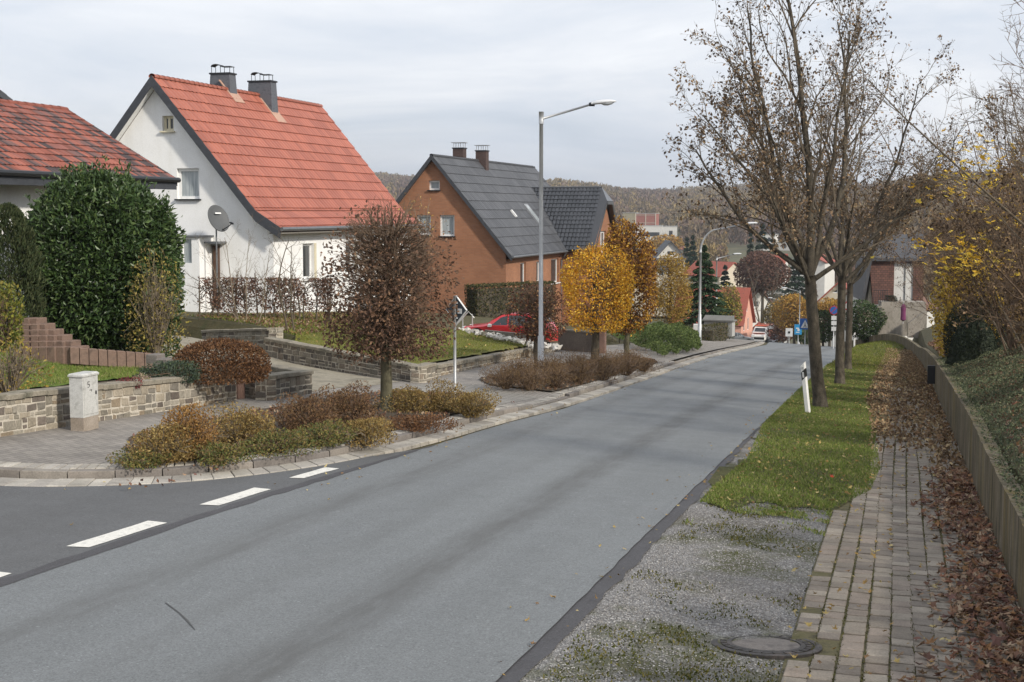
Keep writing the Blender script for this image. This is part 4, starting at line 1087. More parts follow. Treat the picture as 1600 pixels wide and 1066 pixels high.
# ---- cable cabinet
def cabinet():
    c = G(131, 682)+UP*.09; ax = np.array([SV, TV, UP]); t = thing('cable_cabinet', 'weathered pale grey cable cabinet in front of the rubble garden wall', 'cabinet', c)
    m = M('weathered_grp', [(.45, .45, .43), (.53, .53, .51), (.33, .33, .31)], 6, .6, bump=.15, fine=.2)
    l, w, h = .40, .21, .58; o = c+SV*l/2-TV*w/2
    MB().box(o+UP*.07, (l*.98, w*.98, .20), ax).build('plinth', M('stained_plinth', [(.26, .215, .17), (.36, .31, .26)], 5, .85), t)
    MB().box(o+UP*(.17+h/2), (l, w, h), ax, chamfer=.012).build('housing', m, t)
    MB().box(o+UP*(.17+h+.02), (l+.03, w+.03, .045), ax, chamfer=.02).build('lid', m, t)
    d = MB().box(o+UP*(.18+h/2)+TV*(w/2+.004), (l-.05, .014, h-.06), ax).build('door', m, t)
    MB().box(o+UP*(.18+h*.55)+TV*(w/2+.016)+SV*.12, (.02, .014, .05), ax).build('handle', DARKM, d)
    s = MB(); b0 = o+UP*(.17+h*.86)+TV*(w/2+.013)-SV*.06
    for (a, z, dx, dz) in ((0, 0, .05, .008), (-.024, -.02, .008, .04), (0, -.035, .045, .008), (.02, -.055, .008, .035), (-.012, -.075, .03, .008), (.05, -.12, .05, .008), (.07, -.13, .008, .03)):
        s.box(b0+SV*a+UP*z, (dx, .003, dz), ax)
    s.build('painted_mark', DARKM, d)
cabinet()

# ---- street lamps
GALV = M('galvanised_steel', [(.36, .37, .38), (.44, .45, .46), (.30, .31, .31)], 1.5, .5, .5, .45, stretch=(1, 1, .3), fine=.1)
LAMPW = M('lamp_housing', [(.66, .67, .68)], 3, .35, .5, fine=.03)
LENS = M('lamp_lens', [(.52, .54, .56)], 2, .15, .6, fine=0)
def luminaire(t, tip, d):
    s = np.cross(UP, d); ax = np.array([d, s, np.cross(d, s)])
    V = []; k = 12; xs = [0, .06, .16, .34, .52, .62]; ws = [.05, .085, .11, .115, .09, .03]; hs = [.05, .075, .085, .08, .055, .012]
    for x, w, h in zip(xs, ws, hs):
        for a in np.arange(k)*2*math.pi/k: V.append(tip+d*x+s*w*math.cos(a)+ax[2]*(h*max(0, math.sin(a))+.02*min(0, math.sin(a))))
    i = np.arange(5)[:, None]*k; j = np.arange(k)[None]
    f = np.stack([i+j, i+(j+1) % k, i+k+(j+1) % k, i+k+j], -1).reshape(-1, 4)
    lu = MB().add(V, [f, np.arange(k)[None], (np.arange(k)+5*k)[None]]).build('luminaire', LAMPW, t, smooth=True)
    MB().tube([tip-d*.06, tip+d*.07], [.045, .06], 10).build('collar', DARKM, lu)
    V = []
    for x, w, h in ((.24, .03, .01), (.30, .08, .05), (.40, .09, .065), (.50, .07, .05), (.57, .02, .01)):
        for a in np.arange(k)*2*math.pi/k: V.append(tip+d*x+s*w*math.cos(a)-ax[2]*(.015+h*max(0, math.sin(a))))
    i = np.arange(4)[:, None]*k
    MB().add(V, [np.stack([i+j, i+(j+1) % k, i+k+(j+1) % k, i+k+j], -1).reshape(-1, 4)]).build('lens', LENS, lu, smooth=True)
def lamp_straight(label, loc, h=6.7, d=TV):
    t = thing('street_lamp', label, 'street lamp', (0, 0, 0), 'street lamps along the road'); WL[t.name] = np.zeros(3)
    MB().tube([(0, 0, -.3), (0, 0, 1.1), (0, 0, 1.12), (0, 0, h*.66), (0, 0, h)], [.085, .08, .058, .052, .048], 14).build('pole', GALV, t, smooth=True)
    a0 = np.array([0, 0, h-.16]); tip = a0+d*1.28+UP*.34
    MB().tube([a0, tip], [.03, .026], 8).tube([a0-UP*.12, a0+UP*.18], .062, 12).build('arm', GALV, t, smooth=True)
    luminaire(t, tip, unit(d+UP*.10)); t.location = [float(v) for v in loc]; return t
def lamp_curved(label, loc, h=6.3, d=TV):
    t = thing('street_lamp', label, 'street lamp', (0, 0, 0), 'street lamps along the road'); WL[t.name] = np.zeros(3)
    MB().tube([(0, 0, -.3), (0, 0, 1.2), (0, 0, 1.25), (0, 0, h*.72)], [.10, .095, .07, .06], 14).build('pole', GALV, t, smooth=True)
    pts = [np.array([0, 0, h*.72])]+[np.array([0, 0, h*.72])+d*(1.0*(1-math.cos(x)))+UP*(h*.20*math.sin(x)) for x in np.linspace(.15, 1.25, 9)]
    pts.append(pts[-1]+d*1.7+UP*.32); MB().tube(pts, np.linspace(.06, .034, len(pts)), 10).build('arm', GALV, t, smooth=True)
    luminaire(t, pts[-1], unit(d+UP*.1)); t.location = [float(v) for v in loc]; return t
LP = lamp_straight('tallest grey street lamp rising from the brown shrubs beside the small copper tree', G(845, 590)-UP*.05)
lamp_curved('grey street lamp with a curved neck behind the juniper mound', P(1093, 527, 40.))
far = 'street lamps along the road'
def lampat(x, ytop, d, lab, flip=False, sc=1.):
    z = P(x, ytop, d)[2]-6.75*sc; q = P(x, ytop, d); dup(LP, (q[0], q[1], z), lab, far, math.pi-2*0 if flip else 0, sc)
lampat(1120, 400, 58., 'straight street lamp in front of the dark green conifer, left of the pink house')
lampat(1117, 470, 92., 'lowest far street lamp on the left with its head over the red roof')
lampat(1121, 462, 84., 'far street lamp whose head shows just above the lowest one over the red roof')
lampat(1250, 453, 78., 'street lamp with its arm to the left beside the golden trees, behind the blue signs', True)
lampat(1223, 468, 95., 'slightly smaller street lamp left of the golden trees, arm to the left', True)

# ---- road signs
def m_flat(name, c, rough=.45): return M(name, [c], 3, rough, .4, fine=.04)
SWHITE, SBLUE, SBLACK, SRED, SBACK = m_flat('sign_white', (.76, .76, .74)), m_flat('sign_blue', (.03, .13, .42)), m_flat('sign_black', (.02, .02, .02)), m_flat('sign_red', (.5, .03, .03)), m_flat('sign_back_grey', (.06, .072, .085), .75)
def sign_post(t, base, h, r=.03): MB().tube([base-UP*.2, base+UP*h], r, 10).build('post', GALV, t, smooth=True)
b = G(711, 624); b[2] += .05
t = thing('priority_sign', 'diamond road sign seen from behind on a slim grey post in the shrub bed', 'road sign', b); sign_post(t, b, 2.02)
nrm = unit(np.array([math.sin(R(40)), math.cos(R(40)), 0])); s = np.cross(UP, nrm); c = b+UP*1.74-nrm*-.045
dia = lambda k, off: [c+UP*k+nrm*off, c+s*k+nrm*off, c-UP*k+nrm*off, c-s*k+nrm*off]
pn = MB().prism(dia(.27, 0.), nrm*.012).build('panel', SBACK, t)
rim = MB()
q = dia(.285, -.012)
for i in range(4):
    a, e = q[i], q[(i+1) % 4]; m_ = unit((c-nrm*.012)-(a+e)/2)*.013; rim.prism([a, e, e+m_, a+m_], nrm*.036)
rim.build('rim', SWHITE, t)
MB().box(c-nrm*.008-s*.10-UP*.02, (.11, .006, .10), np.array([s, nrm, UP])).build('sticker', SWHITE, pn)
for z in (1.58, 1.88): MB().box(b+UP*z+nrm*.02, (.10, .07, .03), np.array([s, nrm, UP])).build('clamp', GALV, t)

FAC = unit(np.array([-.42, -.9, 0])); SID = np.cross(UP, FAC)     # facing up the street towards the camera
def panel(t, c, w, h, m, nm='panel', k=.0): return MB().box(c+FAC*k, (w, .02, h), np.array([SID, FAC, UP]), chamfer=0).build(nm, m, t)
def far_sign(name, label, x, y0, y1, d, top_extra=0.):
    c = P(x, (y0+y1)/2, d); z0 = float(ground_z(c[0], c[1])); b = np.array([c[0], c[1], min(z0, c[2]-1.4)])
    t = thing(name, label, 'road sign', b); sign_post(t, b-FAC*.04, c[2]-b[2]+.3+top_extra, .035); return t, c, (y1-y0)/FC*d
t, c, h = far_sign('white_sign', 'small white road sign with a black square symbol at the crest of the road', 1233, 513, 526, 60.)
p_ = panel(t, c, h*.85, h, SWHITE); panel(p_, c, h*.26, h*.26, SBLACK, 'symbol', .014)
t, c, h = far_sign('blue_sign', 'light blue rectangular sign on a post at the crest, left of the crossing sign', 1247, 507, 523, 66.)
p_ = panel(t, c, h*.72, h, m_flat('sign_light_blue', (.04, .32, .62))); sm = MB()
for (dx, dz, w_, h_) in ((-.06, .12, .3, .12), (.05, -.05, .22, .2), (-.03, -.28, .34, .08)): sm.box(c+SID*dx*h+UP*dz*h+FAC*.014, (w_*h, .012, h_*h), np.array([SID, FAC, UP]))
sm.build('symbol', SWHITE, p_)
t, c, h = far_sign('crossing_sign', 'blue square pedestrian crossing sign with a white triangle beside the trunk', 1258, 498, 515, 54.)
p_ = panel(t, c, h, h, SBLUE); tri = MB().prism([c+FAC*.012+SID*-.40*h-UP*.36*h, c+FAC*.012+SID*.40*h-UP*.36*h, c+FAC*.012+UP*.38*h], FAC*.008).build('triangle', SWHITE, p_)
fg = MB().tube([c+FAC*.024-UP*.30*h-SID*.12*h, c+FAC*.024-UP*.05*h, c+FAC*.024+UP*.08*h], .03*h, 6).tube([c+FAC*.024-UP*.30*h+SID*.12*h, c+FAC*.024-UP*.05*h], .03*h, 6)
fg.lathe(c+FAC*.024+UP*.14*h, [(.001, -.04*h), (.045*h, 0), (.001, .04*h)], 8); fg.build('walking_figure', SBLACK, p_)
t, c, h = far_sign('no_stopping_sign', 'round red and blue no stopping sign with two white plates below, behind the trunk', 1303, 478, 492, 44.)
A_ = np.array([SID, UP, FAC]); p_ = MB().lathe(c, [(.5*h, -.01), (.5*h, .01), (.40*h, .0101)], 28, A_).build('panel', SRED, t)
MB().lathe(c+FAC*.004, [(.42*h, -.01), (.42*h, .0115), (.01, .0117)], 28, A_).build('disc', SBLUE, p_)
MB().box(c+FAC*.018, (.8*h, .006, .07*h), np.array([unit(SID+UP), FAC, unit(UP-SID)])).build('bar', SRED, p_)
for y in (497, 505, 514):
    q = P(1303, y, 44.); panel(t, q, .30, .24, SWHITE, 'plate')
t, c, h = far_sign('warning_sign', 'red edged triangular warning sign right of the second trunk', 1324, 468, 486, 47.)
tri = lambda k, o: [c+FAC*o+SID*-.5*k-UP*.40*k, c+FAC*o+SID*.5*k-UP*.40*k, c+FAC*o+UP*.46*k]
p_ = MB().prism(tri(h*1.05, 0), FAC*.012).build('panel', SRED, t); MB().prism([a-UP*.01 for a in tri(h*.72, .010)], FAC*.008).build('field', SWHITE, p_)

# ---- delineator posts
def delineator(label, base, h, lean, sc=1.):
    t = thing('delineator_post', label, 'road post', base); d = unit(SV*-1+TV*-.2); s = np.cross(UP, d)
    q = lambda k, z: base+s*k[0]*sc+d*k[1]*sc+UP*z+lean*z
    sec = [(-.058, -.02), (-.035, .05), (.035, .05), (.058, -.02), (.0, -.055)]
    def ring(z0, z1, slope, k): # ring cut obliquely
        lo = [q((a*k, b_*k), z0+slope*a) for a, b_ in sec]; hi = [q((a*k, b_*k), z1+slope*a) for a, b_ in sec]; return lo, hi
    lo, hi = ring(-.1, h, 1.0, 1.); n = 5
    f = [np.array([(i, (i+1) % n, n+(i+1) % n, n+i) for i in range(n)]), np.arange(n)[None], (np.arange(n)+n)[None]]
    body = MB().add(lo+hi, f).build('post', SWHITE, t)
    lo, hi = ring(h*.70, h*.87, 1.0, 1.05); MB().add(lo+hi, f).build('black_band', SBLACK, t)
    c = q((0, .057), h*.785); MB().box(c, (.035*sc, .008, h*.115), np.array([s, d, unit(UP+lean)])).build('reflector', m_flat('reflector_grey', (.6, .6, .6), .2), t)
    if sc >= .99: MB().box(q((0, .055), h*.925), (.045, .005, .05), np.array([s, d, UP])).build('worn_sticker', m_flat('worn_sticker_grey', (.40, .40, .40)), t)
b = G(1262, 645); delineator('leaning white delineator post with a black band beside the nearest trunk', b, 1.0, np.array([-.118, 0, 0]))
b = G(1334.5, 547); b[2] = CAMH+ray(1334.5, 548)[2]*b[1]; delineator('small upright white delineator post on the far grass near the curved concrete wall', b, 1.05, np.array([0, 0, 0]), .9)

# ---- vehicles
def car(name, label, cat, loc, d, L, Wd, H, paint, st, cab, group=None, extra=None):
    """st: stations (x 0..1, ztop, half width top, belt z, half width belt); cab: side window outlines in (x, f) with f from belt to roof"""
    t = thing(name, label, cat, loc, group); d = unit(np.array(d, float)); s = np.cross(UP, d); loc = np.array(loc, float)
    pt = lambda x, y, z: loc+d*(x-.5)*L+s*y*Wd/2+UP*z*H
    V = []; k = 10
    for (x, zt, wt, zb, wb) in st:
        for y, z in ((wb*.9, .13), (wb, .20), (wb*1.0, zb*.75), (wb*.985, zb), (wt, zt-.02*(zt > zb+.05)), (-wt, zt-.02*(zt > zb+.05)), (-wb*.985, zb), (-wb, zb*.75), (-wb, .20), (-wb*.9, .13)): V.append(pt(x, y, z))
    n = len(st); i = np.arange(n-1)[:, None]*k; j = np.arange(k)[None]
    body = MB().add(V, [np.stack([i+j, i+k+j, i+k+(j+1) % k, i+(j+1) % k], -1).reshape(-1, 4), np.arange(k)[None], (np.arange(k)+(n-1)*k)[None]]).build('body', paint, t, smooth=False)
    xs = np.array([q[0] for q in st]); A = np.array(st)
    def surf(x, f, sg, o=.012):
        zt, wt, zb, wb = [np.interp(x, xs, A[:, c_]) for c_ in (1, 2, 3, 4)]
        return pt(x, sg*(wb*.985+(wt-wb*.985)*f), zb+(zt-.02-zb)*f)+s*sg*o
    for sg in (1, -1):
        for w in cab['side']:
            MB().add([surf(x, f, sg) for x, f in w], [np.arange(len(w))[None]]).build('side_window', GLASS, t)
    for nm, (x0, x1) in (('windscreen', cab['front']), ('rear_window', cab['rear'])):
        q = []
        for x, m_ in ((x0, .88), (x1, .82)):
            zt, wt = np.interp(x, xs, A[:, 1]), np.interp(x, xs, A[:, 2])
            q += [pt(x, wt*m_, zt+.008), pt(x, -wt*m_, zt+.008)]
        up_ = .012*np.sign(1)
        MB().add([q[0]+UP*up_, q[1]+UP*up_, q[3]+UP*up_, q[2]+UP*up_], [[(0, 1, 2, 3)]]).build(nm, GLASS, t)
    TYRE = m_flat('tyre_rubber', (.018, .018, .019), .9) if 'TY' not in WL else WL['TY']; WL['TY'] = TYRE
    wr = cab.get('r', .31)
    for x in cab['axles']:
        for sg in (1, -1):
            c = pt(x, sg*.93, 0)+UP*wr; ax = np.array([d, UP, s*sg])
            w = MB().lathe(c, [(wr*.6, -.09), (wr*.95, -.09), (wr, -.06), (wr, .05), (wr*.94, .085), (wr*.64, .085)], 24, ax).build('wheel', TYRE, t)
            MB().lathe(c, [(wr*.66, .0), (wr*.66, .078), (wr*.5, .088), (wr*.2, .07), (.01, .075)], 20, ax).build('rim', GALV, w)
            ar = MB(); an = np.linspace(0, math.pi, 13)
            inner = [c+d*math.cos(a)*wr*1.04+UP*math.sin(a)*wr*1.04+s*sg*.055 for a in an]; outer = [c+d*math.cos(a)*wr*1.16+UP*math.sin(a)*wr*1.16+s*sg*.055 for a in an]
            for q in range(12): ar.add([inner[q], inner[q+1], outer[q+1], outer[q]], [[(0, 1, 2, 3)]])
            ar.build('wheel_arch', SBLACK, t)
    for sg in (1, -1):
        f0 = .012; MB().box(pt(f0, sg*.62, cab.get('hl', .47)), (.10, .34*Wd/2, .10*H), np.array([d, s, UP]), chamfer=.02).build('headlight', LENS, t)
        MB().box(pt(.988, sg*.72, .55), (.06, .2*Wd/2, .16*H), np.array([d, s, UP]), chamfer=.01).build('tail_light', SRED, t)
        MB().box(pt(cab['mirror'], sg*1.07, .62), (.12, .16, .11), np.array([d, s, UP]), chamfer=.03).build('wing_mirror', cab.get('mm', paint), t)
    MB().box(pt(.004, 0, .27), (.06, Wd*.86, .16*H), np.array([d, s, UP]), chamfer=.02).build('bumper', cab.get('bm', paint), t)
    return t, pt
def m_car(name, c):
    k = NT(name); k.fin(c, .28, .5); k.b.inputs['Coat Weight'].default_value = .6; k.b.inputs['Coat Roughness'].default_value = .08; return k.m
hatch = [(0, .46, .70, .42, .82), (.03, .52, .78, .47, .92), (.12, .575, .80, .52, .97), (.24, .635, .80, .56, .99), (.285, .66, .80, .59, 1.0), (.36, .80, .74, .61, 1.), (.44, .93, .70, .62, 1.), (.52, .985, .69, .62, 1.), (.68, 1.0, .69, .63, 1.), (.82, .965, .68, .65, .99), (.90, .90, .68, .66, .97), (.955, .74, .72, .66, .94), (.985, .60, .78, .55, .90), (1, .5, .76, .45, .84)]
cabh = dict(side=[[(.335, .12), (.52, .10), (.515, .86), (.44, .80), (.37, .40)], [(.535, .10), (.72, .10), (.715, .88), (.53, .87)], [(.735, .12), (.86, .2), (.83, .78), (.735, .86)]], front=(.30, .43), rear=(.90, .95), axles=(.185, .80), mirror=.33, r=.31)
cp0 = P(798, 540.5, 28.2)
t, pt = car('red_car', 'bright red hatchback parked in the driveway beside the brick house', 'car', cp0, TV+np.array([0, 0, -.045]), 3.45, 1.6, 1.30, m_car('red_paint', (.52, .012, .02)), hatch, dict(cabh, mm=SWHITE))
vanst = [(0, .44, .78, .40, .86), (.03, .50, .82, .44, .95), (.10, .56, .84, .48, .98), (.17, .62, .84, .54, 1.), (.25, .90, .80, .56, 1.), (.30, .97, .80, .56, 1.), (.9, 1.0, .82, .58, 1.), (.98, .98, .82, .58, 1.), (1, .9, .8, .5, .96)]
q = P(1192, 533, 96.)
t, pt = car('delivery_van', 'orange and white van coming up over the crest of the road', 'van', q, unit(-FAC), 4.9, 1.95, 2.0, m_car('white_paint', (.72, .70, .66)), vanst, dict(side=[[(.27, .15), (.42, .15), (.42, .8), (.31, .8)]], front=(.18, .245), rear=(.975, .99), axles=(.18, .8), mirror=.24, r=.34, hl=.42, bm=SBLACK))
OR = m_car('orange_paint', (.62, .10, .03))
MB().box(pt(.62, 0, 1.02), (3.2, 1.62, .10), np.array([-FAC, SID, UP]), chamfer=.04).build('roof_panel', OR, t)
for sg in (1, -1): MB().box(pt(.66, sg*1.005, .55), (3.1, .03, .85), np.array([-FAC, SID, UP])).build('side_panel', OR, t)
MB().box(pt(.10, 0, .60), (.5, 1.5, .03), np.array([-FAC, SID, UP])).build('bonnet_stripe', OR, t)
cs = dict(cabh)
for (x, y, d, lab, c, nm, dr) in ((1208, 535, 96., 'dark car beside the orange van at the crest of the road', (.02, .022, .025), 'dark_car', -FAC), (1218, 535, 104., 'pale car right of the orange van beyond the crest of the road', (.45, .46, .47), 'pale_car', -FAC),
        (1149, 531, 84., 'grey car parked in front of the pink house', (.10, .11, .12), 'grey_car', SID*-1+FAC*.9)):
    q = P(x, y, d); car(nm, lab, 'car', q-UP*(.35 if d > 85 else .5), dr, 3.9, 1.7, 1.42, m_car(nm+'_paint', c), hatch, cabh)
# ---------------------------------------------------------------- vegetation
BARK = M('grey_bark', [(.022, .018, .014), (.068, .058, .043), (.10, .084, .062), (.135, .114, .085)], 9, .95, bump=1., bscale=26, stretch=(1, 1, .55), fine=.45)
BARKG = M('mossy_bark', [(.07, .065, .04), (.12, .11, .07), (.16, .14, .10)], 5, .95, bump=.7, bscale=26, stretch=(1, 1, .5), fine=.3)
TWIG = M('twig_bark', [(.098, .078, .056), (.15, .12, .085)], 3, .9, fine=.2)
TWIGB = M('brown_twig_bark', [(.12, .082, .056), (.175, .122, .084)], 3, .9, fine=.2)
TWIGL = M('pale_twig_bark', [(.17, .135, .095), (.22, .18, .13)], 3, .9, fine=.2)
L_ALDER = ML('alder_cones_and_leaves', [(.085, .055, .034), (.15, .098, .056), (.22, .145, .085), (.06, .04, .028), (.26, .18, .10)], .8, .2, var=.3)
L_COPPER = ML('copper_leaves', [(.135, .078, .05), (.17, .098, .062), (.10, .06, .042), (.21, .125, .075), (.115, .07, .05)], .75, .2, .15)
L_COPPER2 = ML('copper_leaves_with_gold', [(.11, .055, .035), (.14, .07, .04), (.10, .05, .035), (.36, .20, .09), (.13, .06, .04), (.09, .045, .035)], .75, .2, .15)
L_GOLD = ML('golden_leaves', [(.62, .33, .025), (.70, .42, .04), (.52, .24, .02), (.76, .52, .09), (.40, .18, .02), (.66, .37, .03)], .6, .25, .3)
L_GOLDBR = ML('gold_and_brown_leaves', [(.44, .23, .03), (.20, .10, .04), (.16, .075, .035), (.50, .30, .05), (.13, .06, .03), (.32, .15, .03)], .7, .2, .25)
L_OCHRE = ML('ochre_leaves', [(.25, .16, .055), (.31, .215, .075), (.19, .12, .045), (.36, .27, .11), (.16, .115, .05), (.22, .17, .06)], .8, .2, .2)
L_BROWN = ML('brown_shrub_leaves', [(.17, .10, .05), (.13, .075, .045), (.21, .12, .06), (.15, .10, .05), (.10, .06, .04)], .8, .2, .15)
L_RUST = ML('rust_shrub_leaves', [(.16, .082, .04), (.115, .058, .03), (.21, .11, .05), (.09, .045, .025)], .8, .2, .15)
L_LAUREL = ML('laurel_leaves', [(.036, .068, .020), (.056, .095, .028), (.027, .052, .016), (.085, .125, .04), (.045, .08, .024)], .42, .4, .1)
L_GREEN = ML('ground_cover_leaves', [(.09, .11, .03), (.12, .13, .035), (.17, .15, .04), (.07, .09, .03), (.22, .17, .055), (.15, .10, .04)], .6, .3, .15)
L_JUNI = ML('juniper_sprays', [(.095, .135, .04), (.13, .17, .055), (.07, .105, .032), (.16, .20, .075)], .8, .2, .1)
L_BLUEJ = ML('blue_green_sprays', [(.06, .085, .065), (.09, .12, .085), (.045, .065, .045), (.075, .10, .05)], .8, .2, .1)
L_YEW = ML('dark_yew_needles', [(.012, .022, .014), (.020, .032, .018), (.030, .042, .022), (.016, .026, .02)], .7, .3, .05)
L_CONE = ML('cypress_sprays', [(.040, .055, .022), (.055, .07, .03), (.028, .042, .018), (.07, .08, .035)], .8, .2, .1)
L_COTO = ML('cotoneaster_leaves', [(.085, .11, .055), (.12, .145, .075), (.16, .175, .09), (.06, .08, .045), (.20, .19, .11)], .6, .3, .1)
L_HEDGE = ML('clipped_hedge_leaves', [(.035, .045, .018), (.06, .065, .022), (.10, .09, .03), (.13, .095, .04), (.025, .032, .014)], .7, .25, .1)
L_FALL = ML('fallen_leaves', [(.16, .085, .055), (.20, .115, .07), (.12, .065, .045), (.27, .175, .11), (.34, .25, .17), (.21, .10, .06), (.14, .075, .06), (.24, .13, .06)], .8, .25, .05)
L_FALLY = ML('fallen_yellow_leaves', [(.30, .20, .07), (.36, .27, .10), (.24, .15, .05), (.20, .12, .06), (.42, .34, .16)], .8, .2, .05)
GRASS = ML('grass_blades', [(.125, .18, .03), (.165, .22, .045), (.21, .235, .06), (.11, .145, .03), (.28, .25, .11), (.15, .20, .038)], .7, .25, .2)
GRASSY = ML('yellowish_grass_blades', [(.13, .17, .022), (.17, .19, .03), (.21, .19, .05), (.10, .13, .02)], .7, .25, .2)

def blades(name, n, samp, h, mat, seed, wd=.006, label=None):
    r = np.random.default_rng(seed); B = samp(r, n); n = len(B)
    a = r.random(n)*6.28; lean = r.normal(size=(n, 2))*.5; H = h*(.5+r.random(n))
    side = np.stack([np.cos(a), np.sin(a), 0*a], 1)*wd
    tip = B+np.stack([lean[:, 0]*H, lean[:, 1]*H, H], 1)
    V = np.stack([B-side, B+side, tip], 1).reshape(-1, 3)
    return MB().add(V, np.arange(n*3).reshape(n, 3)).build(name, mat, kind='stuff')

def inpoly(s, t, poly):
    p = np.array(poly); c = np.zeros(len(s), bool); j = len(p)-1
    for i in range(len(p)):
        k = ((p[i, 1] > t) != (p[j, 1] > t)) & (s < (p[j, 0]-p[i, 0])*(t-p[i, 1])/(p[j, 1]-p[i, 1]+1e-12)+p[i, 0]); c ^= k; j = i
    return c
MH = G(1197, 1003)
def offmh(V, r=.42): return V[np.hypot(V[:, 0]-MH[0], V[:, 1]-MH[1]) > r]
def polysamp(poly, hf, dens=None, off=0.):
    p = np.array(poly); lo, hi = p.min(0), p.max(0)
    def f(r, n):
        s = lo[0]+(hi[0]-lo[0])*r.random(n*3); t = lo[1]+(hi[1]-lo[1])*r.random(n*3); k = inpoly(s, t, poly)
        if dens is not None: k &= r.random(n*3) < dens(s, t)
        s, t = s[k][:n], t[k][:n]; V = W(s, t); V[:, 2] = hf(s, t)+off; return offmh(V)
    return f
vh = lambda s, t: gs(s)+raise_(s, np.minimum(t, 1.1))
VERGE_P = [(8.2, -1.5), (9.0, -1.93), (11, -1.85), (14, -2.1), (24, -2.2), (30, -2.25), (30, -.5), (23, -.5), (18.5, -.5), (15.4, -.3), (11.6, -.12), (10.2, -.2), (9.2, -.5), (8.4, -.9)]
patchy = lambda s, t: np.clip(1.5*vnoise(s, t, 1.7)*.6+.9*vnoise(s, t, 4.5, 2)*.5+.15-1.0*smooth(9.6, 8.3, s+.5*vnoise(s, t, 3, 7)), .0, 1)
blades('grass', 90000, polysamp(VERGE_P, vh, lambda s, t: patchy(s, t)*np.clip(1.4-s/26, .25, 1)), .030, GRASS, 1)
blades('far_grass', 14000, polysamp([(28, -2.2), (50, -2.2), (54, -1.5), (46, .4), (34, -.3), (28, -.45)], vh), .07, GRASSY, 2, .012)
blades('lawn_grass', 22000, polysamp([(6.3, -11.6), (8.2, -11.5), (8.8, -12.2), (9.2, -14.3), (8.6, -14.9), (6.3, -14.9), (5.6, -13)], tz), .05, GRASS, 3, .007)
blades('mossy_lawn_grass', 26000, polysamp([(14.3, -9.95), (18, -10.35), (22, -10.8), (24.3, -11.3), (24, -13.8), (22, -14.6), (19, -15.3), (15, -15.8), (14.3, -15)], tz), .05, GRASSY, 4, .008)
gm = lambda s, t: np.clip(2.6*(.45*vnoise(s*1.6, t, 1.1, 3)+.55*vnoise(s*1.6, t, 4.2, 4)-.56+.16*smooth(6.5, 4, s)), 0, 1)
blades('moss_tufts', 9000, polysamp([(3.2, -1.9), (9, -1.9), (9, -.6), (3.2, -.55)], vh, gm), .018, ML('moss', [(.07, .075, .015), (.10, .095, .02), (.13, .11, .03), (.05, .06, .012)], .9, .1), 5, .008)

blades('grass_fringe', 7000, polysamp([(7.5, -1.93), (9.3, -1.93), (9.3, -.55), (7.5, -.55)], vh, lambda s, t: np.clip(4*(.6*vnoise(s*1.7, t, 2.6, 8)+.4*vnoise(s*1.7, t, 7, 9)-.66+.36*smooth(7.6, 9, s)), 0, 1)), .028, GRASS, 15, .007)
# gravel stones
def gravel_stones():
    r = np.random.default_rng(31); B = polysamp([(3.2, -1.93), (9.6, -1.93), (11.5, -1.95), (9.2, -1.0), (9, -.6), (3.2, -.5)], vh, lambda s, t: np.clip(1.0-gm(s, t)*1.2, 0, 1)*np.clip(1.25-s/14, .2, 1), -.018)(r, 22000)
    n = len(B); o = np.array([(1, 0, 0), (0, 1, 0), (-1, 0, 0), (0, -1, 0), (0, 0, 1.)])
    S = r.uniform(.004, .010, n)[:, None, None]*(1+.35*r.normal(size=(n, 5, 3))*.6)
    a = r.random(n)*6.28; ca, sa = np.cos(a), np.sin(a)
    V = o[None]*S; X = V[..., 0]*ca[:, None]-V[..., 1]*sa[:, None]; Y = V[..., 0]*sa[:, None]+V[..., 1]*ca[:, None]
    V = np.stack([X, Y, V[..., 2]*.7], -1)+B[:, None]
    f = np.array([(0, 1, 4), (1, 2, 4), (2, 3, 4), (3, 0, 4)]); F_ = (f[None]+np.arange(n)[:, None, None]*5).reshape(-1, 3)
    MB().add(V.reshape(-1, 3), F_).build('gravel_stones', ML('gravel_stone', [(.20, .193, .187), (.275, .265, .257), (.36, .35, .337), (.15, .14, .135), (.24, .225, .205)], .85, .25), kind='stuff')
gravel_stones()

def joint_moss(r, n):
    s = 3.4+20*r.random(n)**1.5; c = r.integers(1, 9, n); t = -.55+.152*c+.012*np.sin(s*.7+c)+r.normal(size=n)*.007
    k = r.random(n) < (.25+.75*vnoise(s, t, 2.2, 11)); s, t = s[k], t[k]; V = W(s+SKEW*t, t); V[:, 2] = gs(s+SKEW*t)-.006; return V
SKEW = -KS/LS
blades('joint_moss', 15000, joint_moss, .013, ML('joint_moss_tips', [(.085, .085, .022), (.12, .11, .035), (.06, .06, .02), (.13, .12, .05)], .9, .1), 16, .006)
